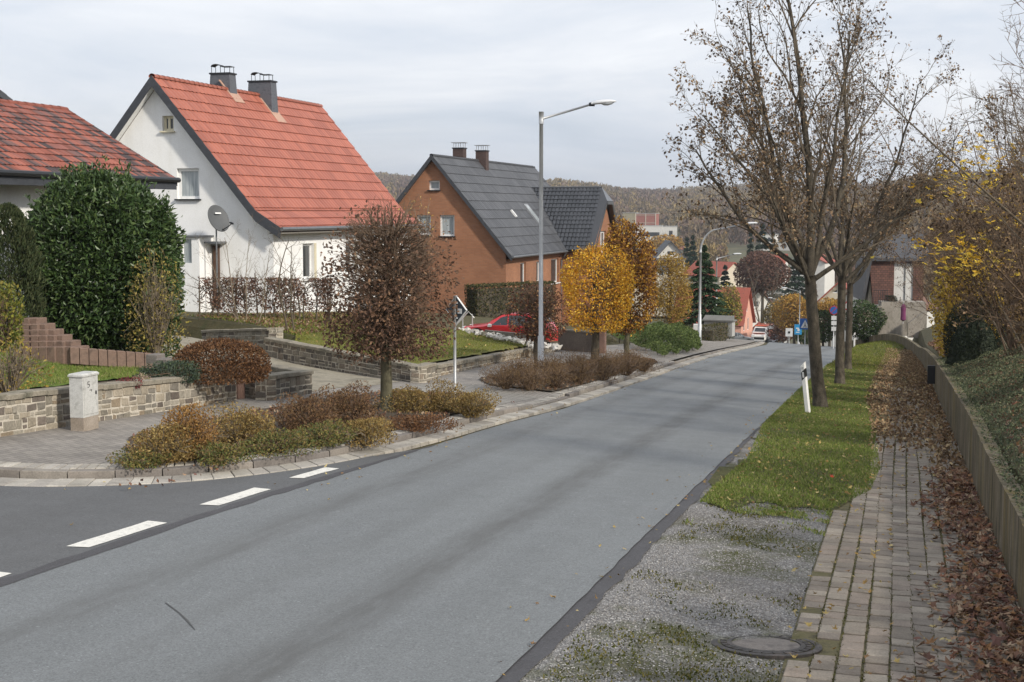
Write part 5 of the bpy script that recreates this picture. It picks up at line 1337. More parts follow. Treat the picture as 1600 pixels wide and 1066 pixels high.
# fallen leaves
def maple(mb, P_, size, r):
    """lobed, curled leaves lying flat-ish at P_"""
    n = len(P_); an = np.linspace(0, 2*math.pi, 11)[:-1]; rad = np.array([1, .42, .92, .40, .70, .30, .70, .40, .92, .42])
    a = r.random(n)*6.28; S = size*(.6+.6*r.random(n))
    x = np.concatenate([[0], rad*np.cos(an)]); y = np.concatenate([[0], rad*np.sin(an)])
    sx = r.uniform(.55, 1., n); cu = r.normal(size=n)*.35+.15; tl = r.normal(size=(n, 2))*.28
    X = x[None]*S[:, None]*.5; Y = y[None]*S[:, None]*.5*sx[:, None]
    Z = cu[:, None]*(X**2+Y**2)/(S[:, None]*.5)+tl[:, :1]*X+tl[:, 1:]*Y+r.normal(size=(n, 11))*.06*S[:, None]
    ca, sa = np.cos(a)[:, None], np.sin(a)[:, None]
    V = np.stack([X*ca-Y*sa, X*sa+Y*ca, Z-np.minimum(Z.min(1, keepdims=True), 0)*.75], -1)+P_[:, None]
    f = np.array([(0, 1+i, 1+(i+1) % 10) for i in range(10)])
    mb.add(V.reshape(-1, 3), (f[None]+np.arange(n)[:, None, None]*11).reshape(-1, 3))
def fallen():
    r = np.random.default_rng(11)
    mb = MB()
    dens = lambda s, t: np.clip(smooth(.30, .85, t+.10*np.sin(s*2.1))+1.0*smooth(.05, .30, t)*np.exp(-((s-4.5)/.8)**2), 0, 1)
    maple(mb, polysamp([(3.4, .1), (12, .1), (12, .98), (3.4, .98)], lambda s, t: gs(s)+.012+.05*r.random(len(s))*dens(s, t), dens)(r, 3300), .115, r)
    mb.build('fallen_leaves', L_FALL, kind='stuff')
    mb = MB()
    d2 = lambda s, t: np.clip(smooth(.45, .8, t)+smooth(12.2, 15, s)*np.clip(.75-.25*np.sin(s*2+t*3), .35, 1), 0, 1)
    p = polysamp([(10, -.2), (15, -.35), (20, -.6), (44, -.5), (44, .95), (10, .98)], lambda s, t: gs(s)+raise_(s, np.minimum(t, 1.1))+.012+.03*r.random(len(s)), d2)(r, 9500)
    leaves(mb, p, .088, .7, r=r, bias=np.array([[1, 0, 0]]), bw=0., fold=.2); mb.build('path_leaf_litter', ML('dry_path_leaves', [(.20, .13, .075), (.26, .175, .10), (.15, .10, .06), (.32, .23, .13), (.38, .29, .17), (.22, .13, .07), (.17, .12, .08)], .85, .2, .05), kind='stuff')
    mb = MB(); p = polysamp([(8.4, -1.9), (40, -2.2), (40, .9), (3.4, .6), (3.4, -.55), (8.4, -.8)], lambda s, t: vh(s, t)+.022)(r, 2600); maple(mb, p, .075, r)
    mb.build('scattered_leaves', L_FALLY, kind='stuff')
    mb = MB(); p = polysamp([(3.5, -2.0), (26, -2.0), (26, -2.5), (9, -2.6), (3.5, -2.9)], lambda s, t: gs(s)+.008, lambda s, t: smooth(-2.9, -2.0, t)**2)(r, 150); maple(mb, p, .06, r)
    p = polysamp([(6, -6.4), (26, -6.0), (26, -5.0), (6, -5.0)], lambda s, t: gs(s)+.008, lambda s, t: smooth(-5.0, -6.0, t)**2)(r, 120); maple(mb, p, .06, r)
    p = polysamp([(-2, -9), (4.5, -9), (6, -7), (3, -6.4), (-2, -6.6)], lambda s, t: gs(s)+.0)(r, 26); maple(mb, p, .06, r)
    mb.build('road_leaves', L_FALLY, kind='stuff')
    mb = MB()
    for pl, n in ((BED1, 2600), (BED2, 2200)): leaves(mb, polysamp(pl, mound, None, .02)(r, n), .06, .65, r=r)
    leaves(mb, polysamp([(12, -6.6), (24, -6.7), (24, -6.3), (5, -7.0), (5, -7.6)], lambda s, t: kz(s, t)+.02)(r, 160), .05, .65, r=r)
    mb.build('bed_leaf_litter', L_FALL, kind='stuff')
    mb = MB(); leaves(mb, polysamp([(9, 1.3), (40, 1.3), (40, 6), (18, 2.4), (9, 1.9)], tz, None, .03)(r, 5200), .11, .7, r=r); mb.build('bank_leaf_litter', L_FALL, kind='stuff')
    mb = MB(); leaves(mb, polysamp([(14.5, -10), (24, -11), (23, -14), (15, -15)], tz, None, .04)(r, 130), .08, .7, r=r); mb.build('lawn_leaves', L_FALLY, kind='stuff')
fallen()
one = MB(); maple(one, G(1300, 749)[None]+UP*.03, .13, rng); one.build('red_leaf', ML('red_leaf_blade', [(.42, .06, .02)], .7, .3), origin=G(1300, 749), label='single bright red fallen leaf lying on the verge grass', cat='leaf')

# ---- a topiary-clipped street tree
def topiary(name, label, base, zc0, zc1, rad, trunk_r, mat, nleaf, lsize, power=3., seed=0, ntwig=150, inner=.45, lean=(0, 0), trunk=BARK, twig=TWIGB, upper_thin=0., cx=0.):
    r = np.random.default_rng(seed); t = thing(name, label, 'tree', base); base = np.array(base); ln = np.array([lean[0], lean[1], 0.])
    hz = (zc1-zc0)/2; c = base+UP*(zc0+hz)+ln*(zc0+hz)+np.array([cx, 0, 0])
    k = 7; zs = np.linspace(-.1, zc0+hz*1.2, k); pts = [base+UP*z+ln*z+np.append(r.normal(size=2)*.012, 0) for z in zs]
    MB().tube(pts, np.linspace(trunk_r*1.12, trunk_r*.5, k), 12).build('trunk', trunk, t, smooth=True)
    tm = [MB(), MB(), MB()]; tips = []; sp = dict(seg=[.2, .15, .1], wob=[.14, .2, .25], up=[.05, .03, .02], sides=[5, 3, 3], max=2, nc=[5, 3, 0], f0=[.3, .3, .2], ang=[42, 45, 40], rat=[.5, .5, .5], rr=[.55, .6, .6], rmin=.0028, tipmin=1)
    for i in range(ntwig):
        z = zc0+hz*2*(.02+.75*r.random()); s0 = base+UP*z*1.+ln*z; a = r.random()*6.28; el = r.uniform(-.25, 1.1)
        d = np.array([math.cos(a)*math.cos(el), math.sin(a)*math.cos(el), math.sin(el)])
        q = np.abs(d/np.array([rad, rad, hz])); L = (q**power).sum()**(-1/power)*.77
        L *= max(.35, 1-.45*abs(z-zc0-hz)/hz)
        branch(r, tm, s0, d, L, .017, 0, sp, tips)
    for m in tm[1:]:
        for v in m.v: pass
    allm = MB()
    for m in tm:
        for v in m.v: allm.v.append(v)
        for kf, L_ in m.f.items(): allm.f.setdefault(kf, []).extend([f+allm.n for f in L_])
        allm.n += m.n
    allm.build('branches', twig, t)
    la, lb_ = lumps(r, 12, .13), lumps(r, 50, .22); lm = lambda n: la(n)*lb_(n*2.1); p = shell(r, nleaf, c, (rad, rad, hz), power, inner, lm)
    st = shell(r, nleaf//22, c, (rad*1.05, rad*1.05, hz*1.06), power, .9, lm); p = np.vstack([p, st])
    hole = np.array([np.sin(p[:, 0]*4.1/rad+seed)+np.sin(p[:, 1]*4.7/rad+seed*2)+np.sin(p[:, 2]*5.3/hz)])[0]; p = p[(hole > -1.75+.5*r.random(len(p)))]
    if upper_thin:
        f = (p[:, 2]-c[2])/hz; p = p[r.random(len(p)) > upper_thin*smooth(-.5, .5, f)]
    leaves(MB() if False else (lb := MB()), p, lsize, .55, bias=unit(p-c), bw=.35, r=r); lb.build('crown', mat, t)
    return t
g_ = 'clipped street trees along the left pavement'
b = G(603, 650); topiary('hornbeam', 'copper brown clipped tree with bare twiggy top, nearest on the left pavement', b, 1.0, 3.62, 1.15, .105, L_COPPER, 12500, .075, 3.2, 3, 420, .25, trunk=BARKG, upper_thin=.84, lean=(.022, 0))
b = G(839, 578); topiary('hornbeam', 'small dark copper tree with gold flecks beside the tallest lamp post', b, .75, 2.38, .84, .10, L_COPPER2, 3900, .075, 2.5, 4, 200, .35, upper_thin=.3)
b = G(930, 566); topiary('hornbeam', 'bright golden yellow clipped tree in the middle of the shrub bed', b, .98, 3.65, 1.08, .13, L_GOLD, 8500, .085, 3.6, 5, 90, .5)
b = G(980, 560); topiary('hornbeam', 'tall clipped tree half gold and half brown right of the golden tree', b, .75, 4.75, .98, .09, L_GOLDBR, 15000, .10, 2.2, 6, 80, .35, trunk=BARKG)
b = P(1047, 530, 36.); b[2] = float(ground_z(b[0], b[1])); topiary('hornbeam', 'pale yellow clipped tree behind the juniper mound, beside the dark conifer', b, .9, 4.2, 1.0, .09, ML('pale_gold_leaves', [(.36, .24, .05), (.30, .19, .05), (.42, .30, .08), (.22, .13, .04)], .7, .2, .25), 8000, .10, 2.6, 7, 50, .35)

# ---- shrubs
def shrub(name, label, c, rad, mat, n, ls, cat='shrub', power=2., seed=0, stems=14, inner=.35, group=None, aspect=.5, twig=TWIGB, bias=.4, amp=.25, up=.6, zmin=-.55, core=None):
    r = np.random.default_rng(seed+100); c = np.array(c, float); rad = np.array(rad, float); t = thing(name, label, cat, c, group)
    cc = c+UP*rad[2]*.5
    sm = MB()
    for i in range(stems):
        a = r.random()*6.28; q = r.uniform(.2, .95); tip = cc+np.array([math.cos(a)*rad[0]*q, math.sin(a)*rad[1]*q, rad[2]*r.uniform(.1, .55)*(1.2-q*.5)*1.3])
        s0 = c+np.array([math.cos(a), math.sin(a), 0])*rad[0]*.12-UP*.05; md = (s0+tip)/2+UP*rad[2]*.15+r.normal(size=3)*.04
        sm.tube([s0, md, tip], [.010, .007, .003], 4, cap=False)
        for q_ in range(3):
            e = md+(tip-md)*r.random()+r.normal(size=3)*rad*.22; sm.tube([md, (md+e)/2+r.normal(size=3)*.02, e], [.005, .004, .002], 3, cap=False)
    sm.build('stems', twig, t)
    if core:
        d = unit(r.normal(size=(1, 3))); cb = MB(); k = 14
        an = np.linspace(0, math.pi/2, 6); cb.lathe(c-UP*.02, [(max(.01, math.cos(x)*core), math.sin(x)*core*rad[2]*1.3/rad[0]) for x in an], 16)
        cb.v = [(v-c)*np.array([rad[0], rad[1], rad[0]])+c for v in cb.v]; cb.build('inner_growth', mat, t)
    p = shell(r, n, cc, rad*np.array([1, 1, 1.]), power, inner, lumps(r, 8, amp), zmin)
    lb = leaves(MB(), p, ls, aspect, bias=unit(unit(p-cc)+UP*up), bw=bias, r=r); lb.build('foliage', mat, t)
    return t
SB = lambda x, y: G(x, y, .12)
gb = 'low shrubs in the kerbside bed'
for i, (x, y, rx, rz, m, lab) in enumerate((
        (262, 718, .36, .38, L_OCHRE, 'ochre shrub at the pointed end of the kerbside bed, left of the reddest one'),
        (296, 712, .30, .55, ML('orange_brown_shrub', [(.28, .15, .045), (.22, .115, .04), (.33, .20, .07), (.17, .095, .04)], .8, .2, .15), 'tallest orange brown shrub near the pointed end of the bed'),
        (384, 694, .40, .42, L_OCHRE, 'rounded mustard shrub between the orange brown one and the purplish brown one'),
        (482, 672, .42, .48, L_BROWN, 'purplish brown shrub left of the clipped copper tree'),
        (548, 660, .40, .46, L_BROWN, 'brown twiggy shrub just left of the copper tree trunk'),
        (572, 690, .34, .30, L_OCHRE, 'low ochre shrub by the kerb in front of the copper tree'),
        (640, 640, .38, .36, L_OCHRE, 'yellow brown shrub right of the copper tree trunk'),
        (692, 640, .36, .34, L_OCHRE, 'yellow brown shrub left of the diamond sign post'),
        (738, 648, .34, .34, L_OCHRE, 'outermost ochre shrub right of the diamond sign post'),
        (655, 668, .40, .16, L_RUST, 'flat rust coloured shrub along the kerb below the diamond sign'),
        (430, 703, .45, .22, L_GREEN, 'low green shrub spreading behind the kerb below the purplish shrub'),
        (345, 720, .30, .20, L_GREEN, 'green leafy clump at the kerb below the mustard shrub'),
        (228, 724, .34, .12, L_GREEN, 'bright green ground cover clump at the pointed end of the bed'),
        (505, 693, .36, .22, L_GREEN, 'mixed green and ochre clump at the kerb left of the copper tree'))):
    shrub('shrub', lab, SB(x, y), (rx*1.1, rx*1.5, rz*.82), m, int(3600*rx*(rz+.15)/.18), .038, seed=i, group=gb, stems=22, twig=TWIGL if m is L_OCHRE else TWIGB, inner=.2, amp=.5)
lb2 = 'brown twiggy shrub of the thicket round the tallest lamp post and the golden tree'
i = 0
for (x, y, rx, rz) in ((790, 604, .42, .36), (828, 606, .40, .42), (868, 604, .42, .40), (905, 598, .42, .42), (942, 592, .45, .40), (978, 584, .45, .38), (1005, 578, .36, .26), (812, 592, .42, .46), (858, 590, .42, .48), (902, 584, .42, .46), (945, 578, .42, .42), (985, 570, .42, .36)):
    shrub('shrub', lb2, SB(x, y), (rx*1.25, rx*1.6, rz*.95), ML('heather_brown_%d' % i, [(.15, .095, .055), (.12, .075, .045), (.19, .12, .06), (.22, .15, .075)], .85, .15, .1) if i < 2 else bpy.data.materials['heather_brown_%d' % (i % 2)], 2400, .036, seed=40+i, group='brown twiggy thicket in the far bed', stems=46, inner=.1, amp=.6, aspect=.3, up=1.4, bias=.5, power=2.6); i += 1

# garden of the bungalow
q = P(150, 545, 15.5); q[2] -= .1
def laurel():
    r = np.random.default_rng(77); c = P(158, 420, 15.4); b = np.array([c[0], c[1], q[2]])
    t = thing('laurel_bush', 'huge glossy dark green laurel bush between the bungalow and the white house', 'bush', b)
    rad = np.array([1.60, 1.5, 1.95])
    sm = MB()
    for i in range(40):
        d = unit(r.normal(size=3)+UP*.6); sm.tube([b+r.normal(size=3)*.15*np.array([1, 1, 0]), c+d*rad*.45, c+d*rad*.9], [.03, .02, .008], 5, cap=False)
    sm.build('stems', BARKG, t)
    lm0 = lumps(r, 16, .12); lm1 = lumps(r, 60, .16); lm = lambda n: lm0(n)*lm1(n*2.3); p = shell(r, 22000, c, rad, 2.3, .76, lm)
    lb = leaves(MB(), p, .13, .42, bias=unit(unit(p-c)+UP*.15), bw=.45, r=r, fold=.10)
    for i in range(46):
        d = unit(r.normal(size=3)+np.array([0, -.4, .35])); q_ = c+d*rad*r.uniform(.80, .98)*(np.abs(d)**2.3).sum()**(-1/2.3); k_ = r.uniform(.22, .42); p = shell(r, 260, q_, (k_, k_, k_*1.15), 2, .3); leaves(lb, p, .135, .40, bias=unit(unit(p-q_)+d*.6+UP*.3), bw=.5, r=r)
    for i in range(40):
        d = unit(r.normal(size=3)*np.array([1, 1, .3])+UP*.9); q_ = c+d*rad*.98; p = q_+np.outer(r.random(14), d*.28+UP*.12)+r.normal(size=(14, 3))*.04; leaves(lb, p, .12, .36, bias=unit(d+UP)[None], bw=.5, r=r)
    p = shell(r, 9000, c, rad*.80, 2.5, .7, lm); leaves(lb, p, .17, .5, r=r)
    p = shell(r, 1500, c+np.array([.7, -.3, -1.55]), (1.0, .9, .5), 2., .5); leaves(lb, p, .12, .36, bias=UP[None], bw=.3, r=r)
    lb.build('foliage', L_LAUREL, t)
laurel()
def cypress(name, label, base, rx, h, mat, n, ls, seed):
    r = np.random.default_rng(seed); base = np.array(base); t = thing(name, label, 'tree', base)
    MB().tube([base-UP*.1, base+UP*h*.6], [.08, .02], 8).build('trunk', BARK, t)
    z = r.random(n)**.9; a = r.random(n)*6.28; prof = np.where(z < .25, .75+z, 1.0)*np.sqrt(np.clip(1-(np.clip(z-.25, 0, 1)/.75)**2.2, 0, 1))
    rr = rx*prof*(.72+.28*r.random(n))*(1+.12*np.sin(a*7+z*9)+.08*np.sin(z*40+a*3))
    p = base+np.stack([np.cos(a)*rr, np.sin(a)*rr, z*h], 1)
    leaves(lb := MB(), p, ls, .28, bias=unit(np.stack([np.cos(a)*.5, np.sin(a)*.5, np.ones(n)], 1)), bw=.62, r=r); lb.build('foliage', mat, t); return t
c_ = P(18, 530, 14.2); cypress('cypress', 'column shaped dull green conifer at the left edge of the picture', c_-UP*.3, .62, 2.85, L_CONE, 9000, .11, 5)
shrub('shrub', 'bare sandy twigged shrub with yellowing leaves in front of the laurel', P(243, 548, 14.6), (.62, .5, 1.35), ML('sandy_leaves', [(.20, .16, .05), (.26, .20, .07), (.16, .12, .05), (.30, .25, .06), (.14, .12, .04)], .8, .2, .15), 1700, .065, seed=3, stems=60, twig=TWIGL, inner=.15, up=1.2)
shrub('shrub', 'dense round rust brown bush behind the stone wall by the palisade panel', G(345, 594, .5), (.84, .62, .47), L_RUST, 9500, .05, seed=4, stems=20, inner=.6, amp=.12)
shrub('shrub', 'low blue green juniper spreading along the wall, left of the rust brown bush', G(272, 596, .5), (.60, .4, .24), L_BLUEJ, 3200, .055, seed=5, stems=12, inner=.4, aspect=.3)
shrub('shrub', 'small dark red heather clump on the bare soil, left of the blue green juniper', G(200, 606, .5), (.22, .18, .12), ML('red_heather', [(.14, .03, .035), (.10, .03, .03), (.20, .07, .06)], .8, .2), 600, .035, seed=6, stems=8)
shrub('shrub', 'small pale pink heather clump beside the dark red one', G(222, 602, .5), (.16, .14, .12), ML('pale_heather', [(.40, .30, .24), (.30, .22, .18), (.22, .20, .10)], .8, .2), 420, .035, seed=7, stems=8)
shrub('shrub', 'small reddish leaved clump below the pale garden steps', G(222, 572, .5), (.30, .25, .16), ML('reddish_leaves', [(.18, .05, .04), (.10, .09, .04), (.14, .06, .04)], .8, .2), 700, .045, seed=8, stems=8)
shrub('shrub', 'yellow green leafy shrub low at the left edge beside the lawn', P(2, 545, 12.6), (.50, .4, .85), ML('yellow_green_leaves', [(.20, .20, .03), (.13, .15, .03), (.26, .22, .05), (.09, .11, .02)], .6, .3, .2), 1500, .075, seed=9, stems=30)
shrub('shrub', 'straggly bare stemmed shrub with yellow leaves at the left edge above the soil bed', P(14, 608, 10.9), (.62, .5, .55), ML('yellow_straggle', [(.28, .20, .05), (.20, .15, .05), (.34, .26, .06)], .7, .2, .2), 420, .06, seed=10, stems=60, twig=TWIGL, up=1.2)
# brown bare hedge below the white house, and the bare small trees in front of it
def bare_hedge():
    r = np.random.default_rng(15); t = thing('bare_hedge', 'half bare brown hedge along the wall top in front of the white house', 'hedge', P(420, 512, 23.)); sb, lb = MB(), MB()
    a, b_ = P(318, 516, 22.6), P(520, 512, 24.3)
    for i in range(16):
        f = i/15.; o = a+(b_-a)*f; o = o+np.append(r.normal(size=2)*.08, 0); top = o+UP*1.60+r.normal(size=3)*.1
        sb.tube([o-UP*.2, o+UP*.5+r.normal(size=3)*.05, top], [.035, .028, .012], 6, cap=False)
        tips = []; sp = dict(seg=[.2, .15], wob=[.2, .3], up=[.12, .05], sides=[4, 3], max=1, nc=[7, 0], f0=[.2, .2], ang=[55, 40], rat=[.5, .5], rr=[.5, .6], rmin=.005, tipmin=1)
        for k in range(9):
            z = r.uniform(.35, 1.5); branch(r, [sb, sb], o+UP*z, np.array([r.normal(), r.normal()*.6, .5]), .6, .012, 0, sp, tips)
    n = 6500; f = r.random(n); z = .5+1.1*r.random(n)**.7; p = a+(b_-a)*f[:, None]+np.stack([r.normal(size=n)*.1, r.normal(size=n)*.22, z], 1)
    p = p[(np.sin(p[:, 0]*5)+np.sin(p[:, 0]*11+p[:, 2]*5)+r.normal(size=n)*.7) > -.9]
    leaves(lb, p, .085, .55, r=r); sb.build('stems', TWIG, t); lb.build('foliage', ML('beech_brown_leaves', [(.11, .06, .045), (.15, .08, .055), (.08, .045, .035), (.20, .12, .08)], .8, .2, .1), t)
bare_hedge()
def bare_tree(name, label, base, H, seed, lean=(0, 0), stems=1, spread=.35, lv=3, rad=.04, mat=TWIG, nc=(7, 6, 4, 0), leafmat=None, lp=.0, ls=.06, cat='tree', up=.10, barkm=None, first=.25, rmin=.0035, ang=(38, 40, 42, 40), rat=(.55, .55, .5, .5), wob=.10):
    r = np.random.default_rng(seed); base = np.array(base, float); t = thing(name, label, cat, base); mbs = [MB(), MB()]; tips = []
    sp = dict(seg=[H/9, H/16, H/24, H/30], wob=[wob, wob*1.4, wob*1.7, wob*2], up=[up, up*.9, up*.7, .04], sides=[8, 5, 3, 3], max=lv, nc=list(nc), f0=[first, .2, .2, .2], ang=list(ang), rat=list(rat), rr=[.5, .5, .55, .6], rmin=rmin, tipmin=2, tap=.25)
    for i in range(stems):
        d = unit(np.array([lean[0]+r.normal()*spread*(stems > 1), lean[1]+r.normal()*spread*(stems > 1), 1.])); q = base+np.append(r.normal(size=2)*.12*(stems > 1), -.1)
        branch(r, mbs, q, d, H*r.uniform(.75, 1.05), rad*r.uniform(.8, 1.1), 0, sp, tips)
    mbs[0].build('trunk' if stems == 1 else 'stems', barkm or mat, t, smooth=True); mbs[1].build('branches', mat, t)
    if leafmat is not None:
        p = np.vstack(tips); k = r.random(len(p)) < lp; p = p[k]
        if len(p): p = np.repeat(p, 2, 0)+r.normal(size=(len(p)*2, 3))*.05; leaves(lb := MB(), p, ls, .6, bias=-UP[None], bw=.3, r=r); lb.build('leaves', leafmat, t)
    return t
bare_tree('bare_tree', 'slender bare little tree on the garden corner in front of the white house', P(452, 530, 21.2), 3.0, 4, (.05, 0), 2, .28, 3, .035, TWIG, (5, 5, 3, 0))
bare_tree('bare_tree', 'grey twiggy bare shrub tree left of the slender one, by the white house door', P(385, 512, 22.), 2.9, 9, (0, 0), 4, .3, 3, .022, TWIGL, (4, 4, 3, 0))
bare_tree('bare_tree', 'bare shrub with last pale leaves between the white house and the brick house', P(640, 440, 29.), 3.6, 12, (0, 0), 3, .35, 2, .03, TWIGL, (5, 4, 0), leafmat=ML('pale_gold_leaves_left', [(.5, .34, .10), (.55, .4, .16), (.4, .25, .08)], .7, .2, .2), lp=.25, ls=.10)
# clipped hedge in front of the brick house
def box_hedge(name, label, a, b_, dep, h, mat, n, ls, seed, cat='hedge', top=None):
    r = np.random.default_rng(seed); a, b_ = np.array(a), np.array(b_); u = unit((b_-a)*np.array([1, 1, 0])); nn = np.cross(UP, u); t = thing(name, label, cat, (a+b_)/2)
    L = np.linalg.norm(b_-a); f = r.random(n); k = r.integers(0, 4, n)
    y = np.where(k == 0, -dep/2, np.where(k == 1, dep/2, (r.random(n)-.5)*dep)); z = np.where(k >= 2, h, h*r.random(n)); z = np.where(k == 3, h*r.random(n), z); f = np.where((k == 3) & (r.random(n) < .6), np.round(f), f)
    p = a+(b_-a)*f[:, None]+nn*(y+r.normal(size=n)*.03)[:, None]+UP*(z+r.normal(size=n)*.03)[:, None]
    leaves(lb := MB(), p, ls, .5, r=r); lb.build('foliage', mat, t)
    cb = MB(); cb.box((a+b_)/2+UP*h*.46, (L*.97, dep*.82, h*.9), np.array([u, nn, UP])); cb.build('inner_growth', BARK, t); return t
a = P(736, 523, 36.); b_ = P(858, 520, 38.); a[2] = b_[2] = P(736, 515, 36.)[2]
box_hedge('hedge', 'clipped dark hedge between the red car and the orange brick house', a, b_, .9, P(736, 447, 36.)[2]-a[2], L_HEDGE, 9000, .11, 3)
# juniper mound
def juniper():
    r = np.random.default_rng(19); A, B_, C_, D_ = G(945, 522, .3), G(1035, 557, .1), P(1096, 545, 31.), P(1090, 520, 39.)
    c = (A+B_+C_+D_)/4; t = thing('juniper_mound', 'broad green juniper mound spreading down to the pavement by the curved lamp', 'shrub', c)
    n = 15000; u, v = r.random(n), r.random(n); e = np.minimum(np.minimum(u, 1-u), np.minimum(v, 1-v))
    p = (A*(1-u)[:, None]+D_*u[:, None])*(1-v)[:, None]+(B_*(1-u)[:, None]+C_*u[:, None])*v[:, None]
    hh = .12+.55*smooth(0, .3, e)+.1*np.sin(u*23)*np.sin(v*17); p[:, 2] += hh*(.55+.45*r.random(n)**.5)
    leaves(lb := MB(), p, .15, .3, bias=unit(np.array([.5, -.6, .55]))[None], bw=.5, r=r); lb.build('foliage', L_JUNI, t)
    sb = MB()
    for i in range(60):
        j = r.integers(n); sb.tube([p[j]*np.array([1, 1, 1])-UP*.4, p[j]], [.015, .006], 4, cap=False)
    sb.build('stems', BARK, t)
juniper()
a, b_ = P(1104, 533, 42.), P(1138, 528, 46.); a[2] -= .1
box_hedge('hedge', 'short clipped green hedge behind the curved lamp post', a, b_, .8, .95, L_HEDGE, 2500, .10, 8)

# ---- three alders on the verge
ALD = dict(seg=[.45, .3, .22, .16], wob=[.10, .15, .2, .24], up=[.05, .06, .04, .02], sides=[8, 5, 3, 3], max=3, nc=[12, 8, 5, 0], f0=[.18, .15, .15, .2], ang=[30, 36, 42, 40], rat=[.52, .5, .48, .5], rr=[.42, .5, .55, .6], rmin=.0042, tipmin=2, tap=.22)
def alder(label, base, H, fork, tr, limbs, seed, lean=0., cones=.75):
    r = np.random.default_rng(seed); base = np.array(base, float); t = thing('alder', label, 'tree', base, None)
    tm = MB(); zs = np.linspace(-.1, fork, 9); wig = np.cumsum(r.normal(size=(9, 2))*.012, 0); pts = [base+UP*z+np.array([lean*z+wig[i, 0], wig[i, 1], 0]) for i, z in enumerate(zs)]
    rad = np.interp(zs, [-.1, .12, .5, fork], [tr*1.35, tr*1.12, tr, tr*.86]); tm.tube(pts, rad, 14); top = pts[-1]
    mbs = [tm, MB(), MB()]; tips = []
    # the leader goes on up; limbs leave it around the fork
    for (az, el, L, rr, dz) in limbs:
        d = np.array([math.cos(R(az))*math.cos(R(el)), math.sin(R(az))*math.cos(R(el)), math.sin(R(el))])
        branch(r, mbs, top-UP*dz, d, L, tr*rr, 0, ALD, tips)
    tm.build('trunk', BARK, t, smooth=True); b2 = MB()
    for m in mbs[1:]:
        for v in m.v: b2.v.append(v)
        for kf, L_ in m.f.items(): b2.f.setdefault(kf, []).extend([f+b2.n for f in L_])
        b2.n += m.n
    b2.build('branches', TWIG, t)
    p = np.vstack(tips); p = p[r.random(len(p)) < cones]; p = p+r.normal(size=p.shape)*.04
    leaves(lb := MB(), p, .082, .6, bias=-UP[None], bw=.3, r=r); lb.build('leaves', L_ALDER, t); return t
alder('nearest bare alder on the verge, behind the leaning delineator, wide crown full of dark cones', G(1281, 636), 8.5, 2.85, .135,
      [(172, 33, 3.75, .50, .02), (160, 46, 4.1, .48, .05), (185, 54, 4.2, .40, .0), (95, 84, 7.0, .74, 0), (30, 72, 6.0, .55, .05), (200, 70, 6.0, .55, .0), (-60, 72, 5.4, .45, .1), (250, 45, 3.6, .40, .2), (10, 38, 3.4, .45, .15), (110, 55, 4.4, .42, .1), (185, 62, 4.2, .4, .05)], 42, -.10, .55)
alder('second alder on the verge, dark trunk just right of the nearest one', G(1312, 600), 8, 3.0, .125,
      [(10, 30, 3.8, .50, .2), (25, 55, 4.6, .5, .05), (90, 78, 6.2, .62, 0), (-20, 70, 5.8, .52, .0), (170, 60, 4.8, .48, .1), (-90, 50, 3.8, .42, .15), (60, 45, 3.8, .42, .1), (200, 70, 4.6, .4, 0)], 43, .02, .6)
alder('third and farthest alder trunk on the verge, half hidden behind the second', G(1324, 577), 8, 3.0, .115,
      [(20, 40, 4.0, .5, .1), (90, 78, 6.0, .6, 0), (150, 55, 4.5, .5, .05), (-30, 60, 4.8, .5, .1), (0, 40, 3.4, .4, .1)], 44, 0, .6)

# ---- right bank
def tw(s, t, o=0.): return W(np.array(float(s)), np.array(float(t)), float(raise_(np.array(float(s)), np.array(float(t))))+o)
def ground_cover():
    r = np.random.default_rng(23)
    B = polysamp([(5.5, 1.03), (24, 1.03), (26, 1.5), (24, 3.5), (17, 3.0), (9, 2.2), (5.5, 1.9)], tz, lambda s, t: np.clip(1.25-.5*smooth(1.6, 2.4, t)-.5*smooth(16, 22, s)+.2*np.sin(s*2)*np.sin(t*5), .1, 1))(r, 34000)
    n = len(B); s, t = st_of(B[:, 0], B[:, 1]); hh = (.04+.16*smooth(1.08, 1.35, t))*(.7+.3*np.sin(s*5+t*3)*np.sin(t*9-s*2)); B[:, 2] = np.maximum(B[:, 2], gs(s)+np.interp(s, [7, 9, 12, 24], [.66, .66, .76, .76])); B[:, 2] += np.maximum(hh, .05)*r.random(n)**.4
    leaves(lb := MB(), B, .036, .6, bias=UP[None], bw=.2, r=r); lb.build('ground_cover', L_COTO, kind='stuff')
ground_cover()
q = tw(21.3, 1.72); shrub('yew_bush', 'dense dark almost black yew bush on the bank above the concrete wall', q-UP*.05, (.78, .7, 1.15), L_YEW, 9000, .075, cat='bush', seed=13, stems=16, inner=.62, aspect=.25, amp=.10, zmin=-.5, core=.8)
shrub('shrub', 'rounded shrub thick with small yellow leaves behind the dark yew', tw(24.5, 1.85), (1.05, 1.0, 2.3), ML('small_yellow_leaves', [(.56, .40, .06), (.44, .30, .05), (.64, .48, .10), (.68, .50, .09), (.22, .14, .05)], .7, .2, .3), 7500, .11, seed=14, stems=60, inner=.3)
L_BIGY = ML('large_yellow_leaves', [(.72, .50, .05), (.80, .60, .10), (.62, .38, .04), (.74, .46, .05)], .6, .25, .35)
def yellow_spray(label, pts, seed, n=26, sp=.28):
    r = np.random.default_rng(seed); P_ = np.array(pts); t = thing('maple_branch', label, 'branch', P_[0]); MB().tube(P_, np.linspace(.022, .006, len(P_)), 6).build('stem', TWIG, t)
    c = P_[len(P_)//2:]; p = c[r.integers(0, len(c), n)]+r.normal(size=(n, 3))*np.array([sp, sp*.8, sp*.42]); lb = MB(); maple(lb, p, .20, r); lb.build('leaves', L_BIGY, t)
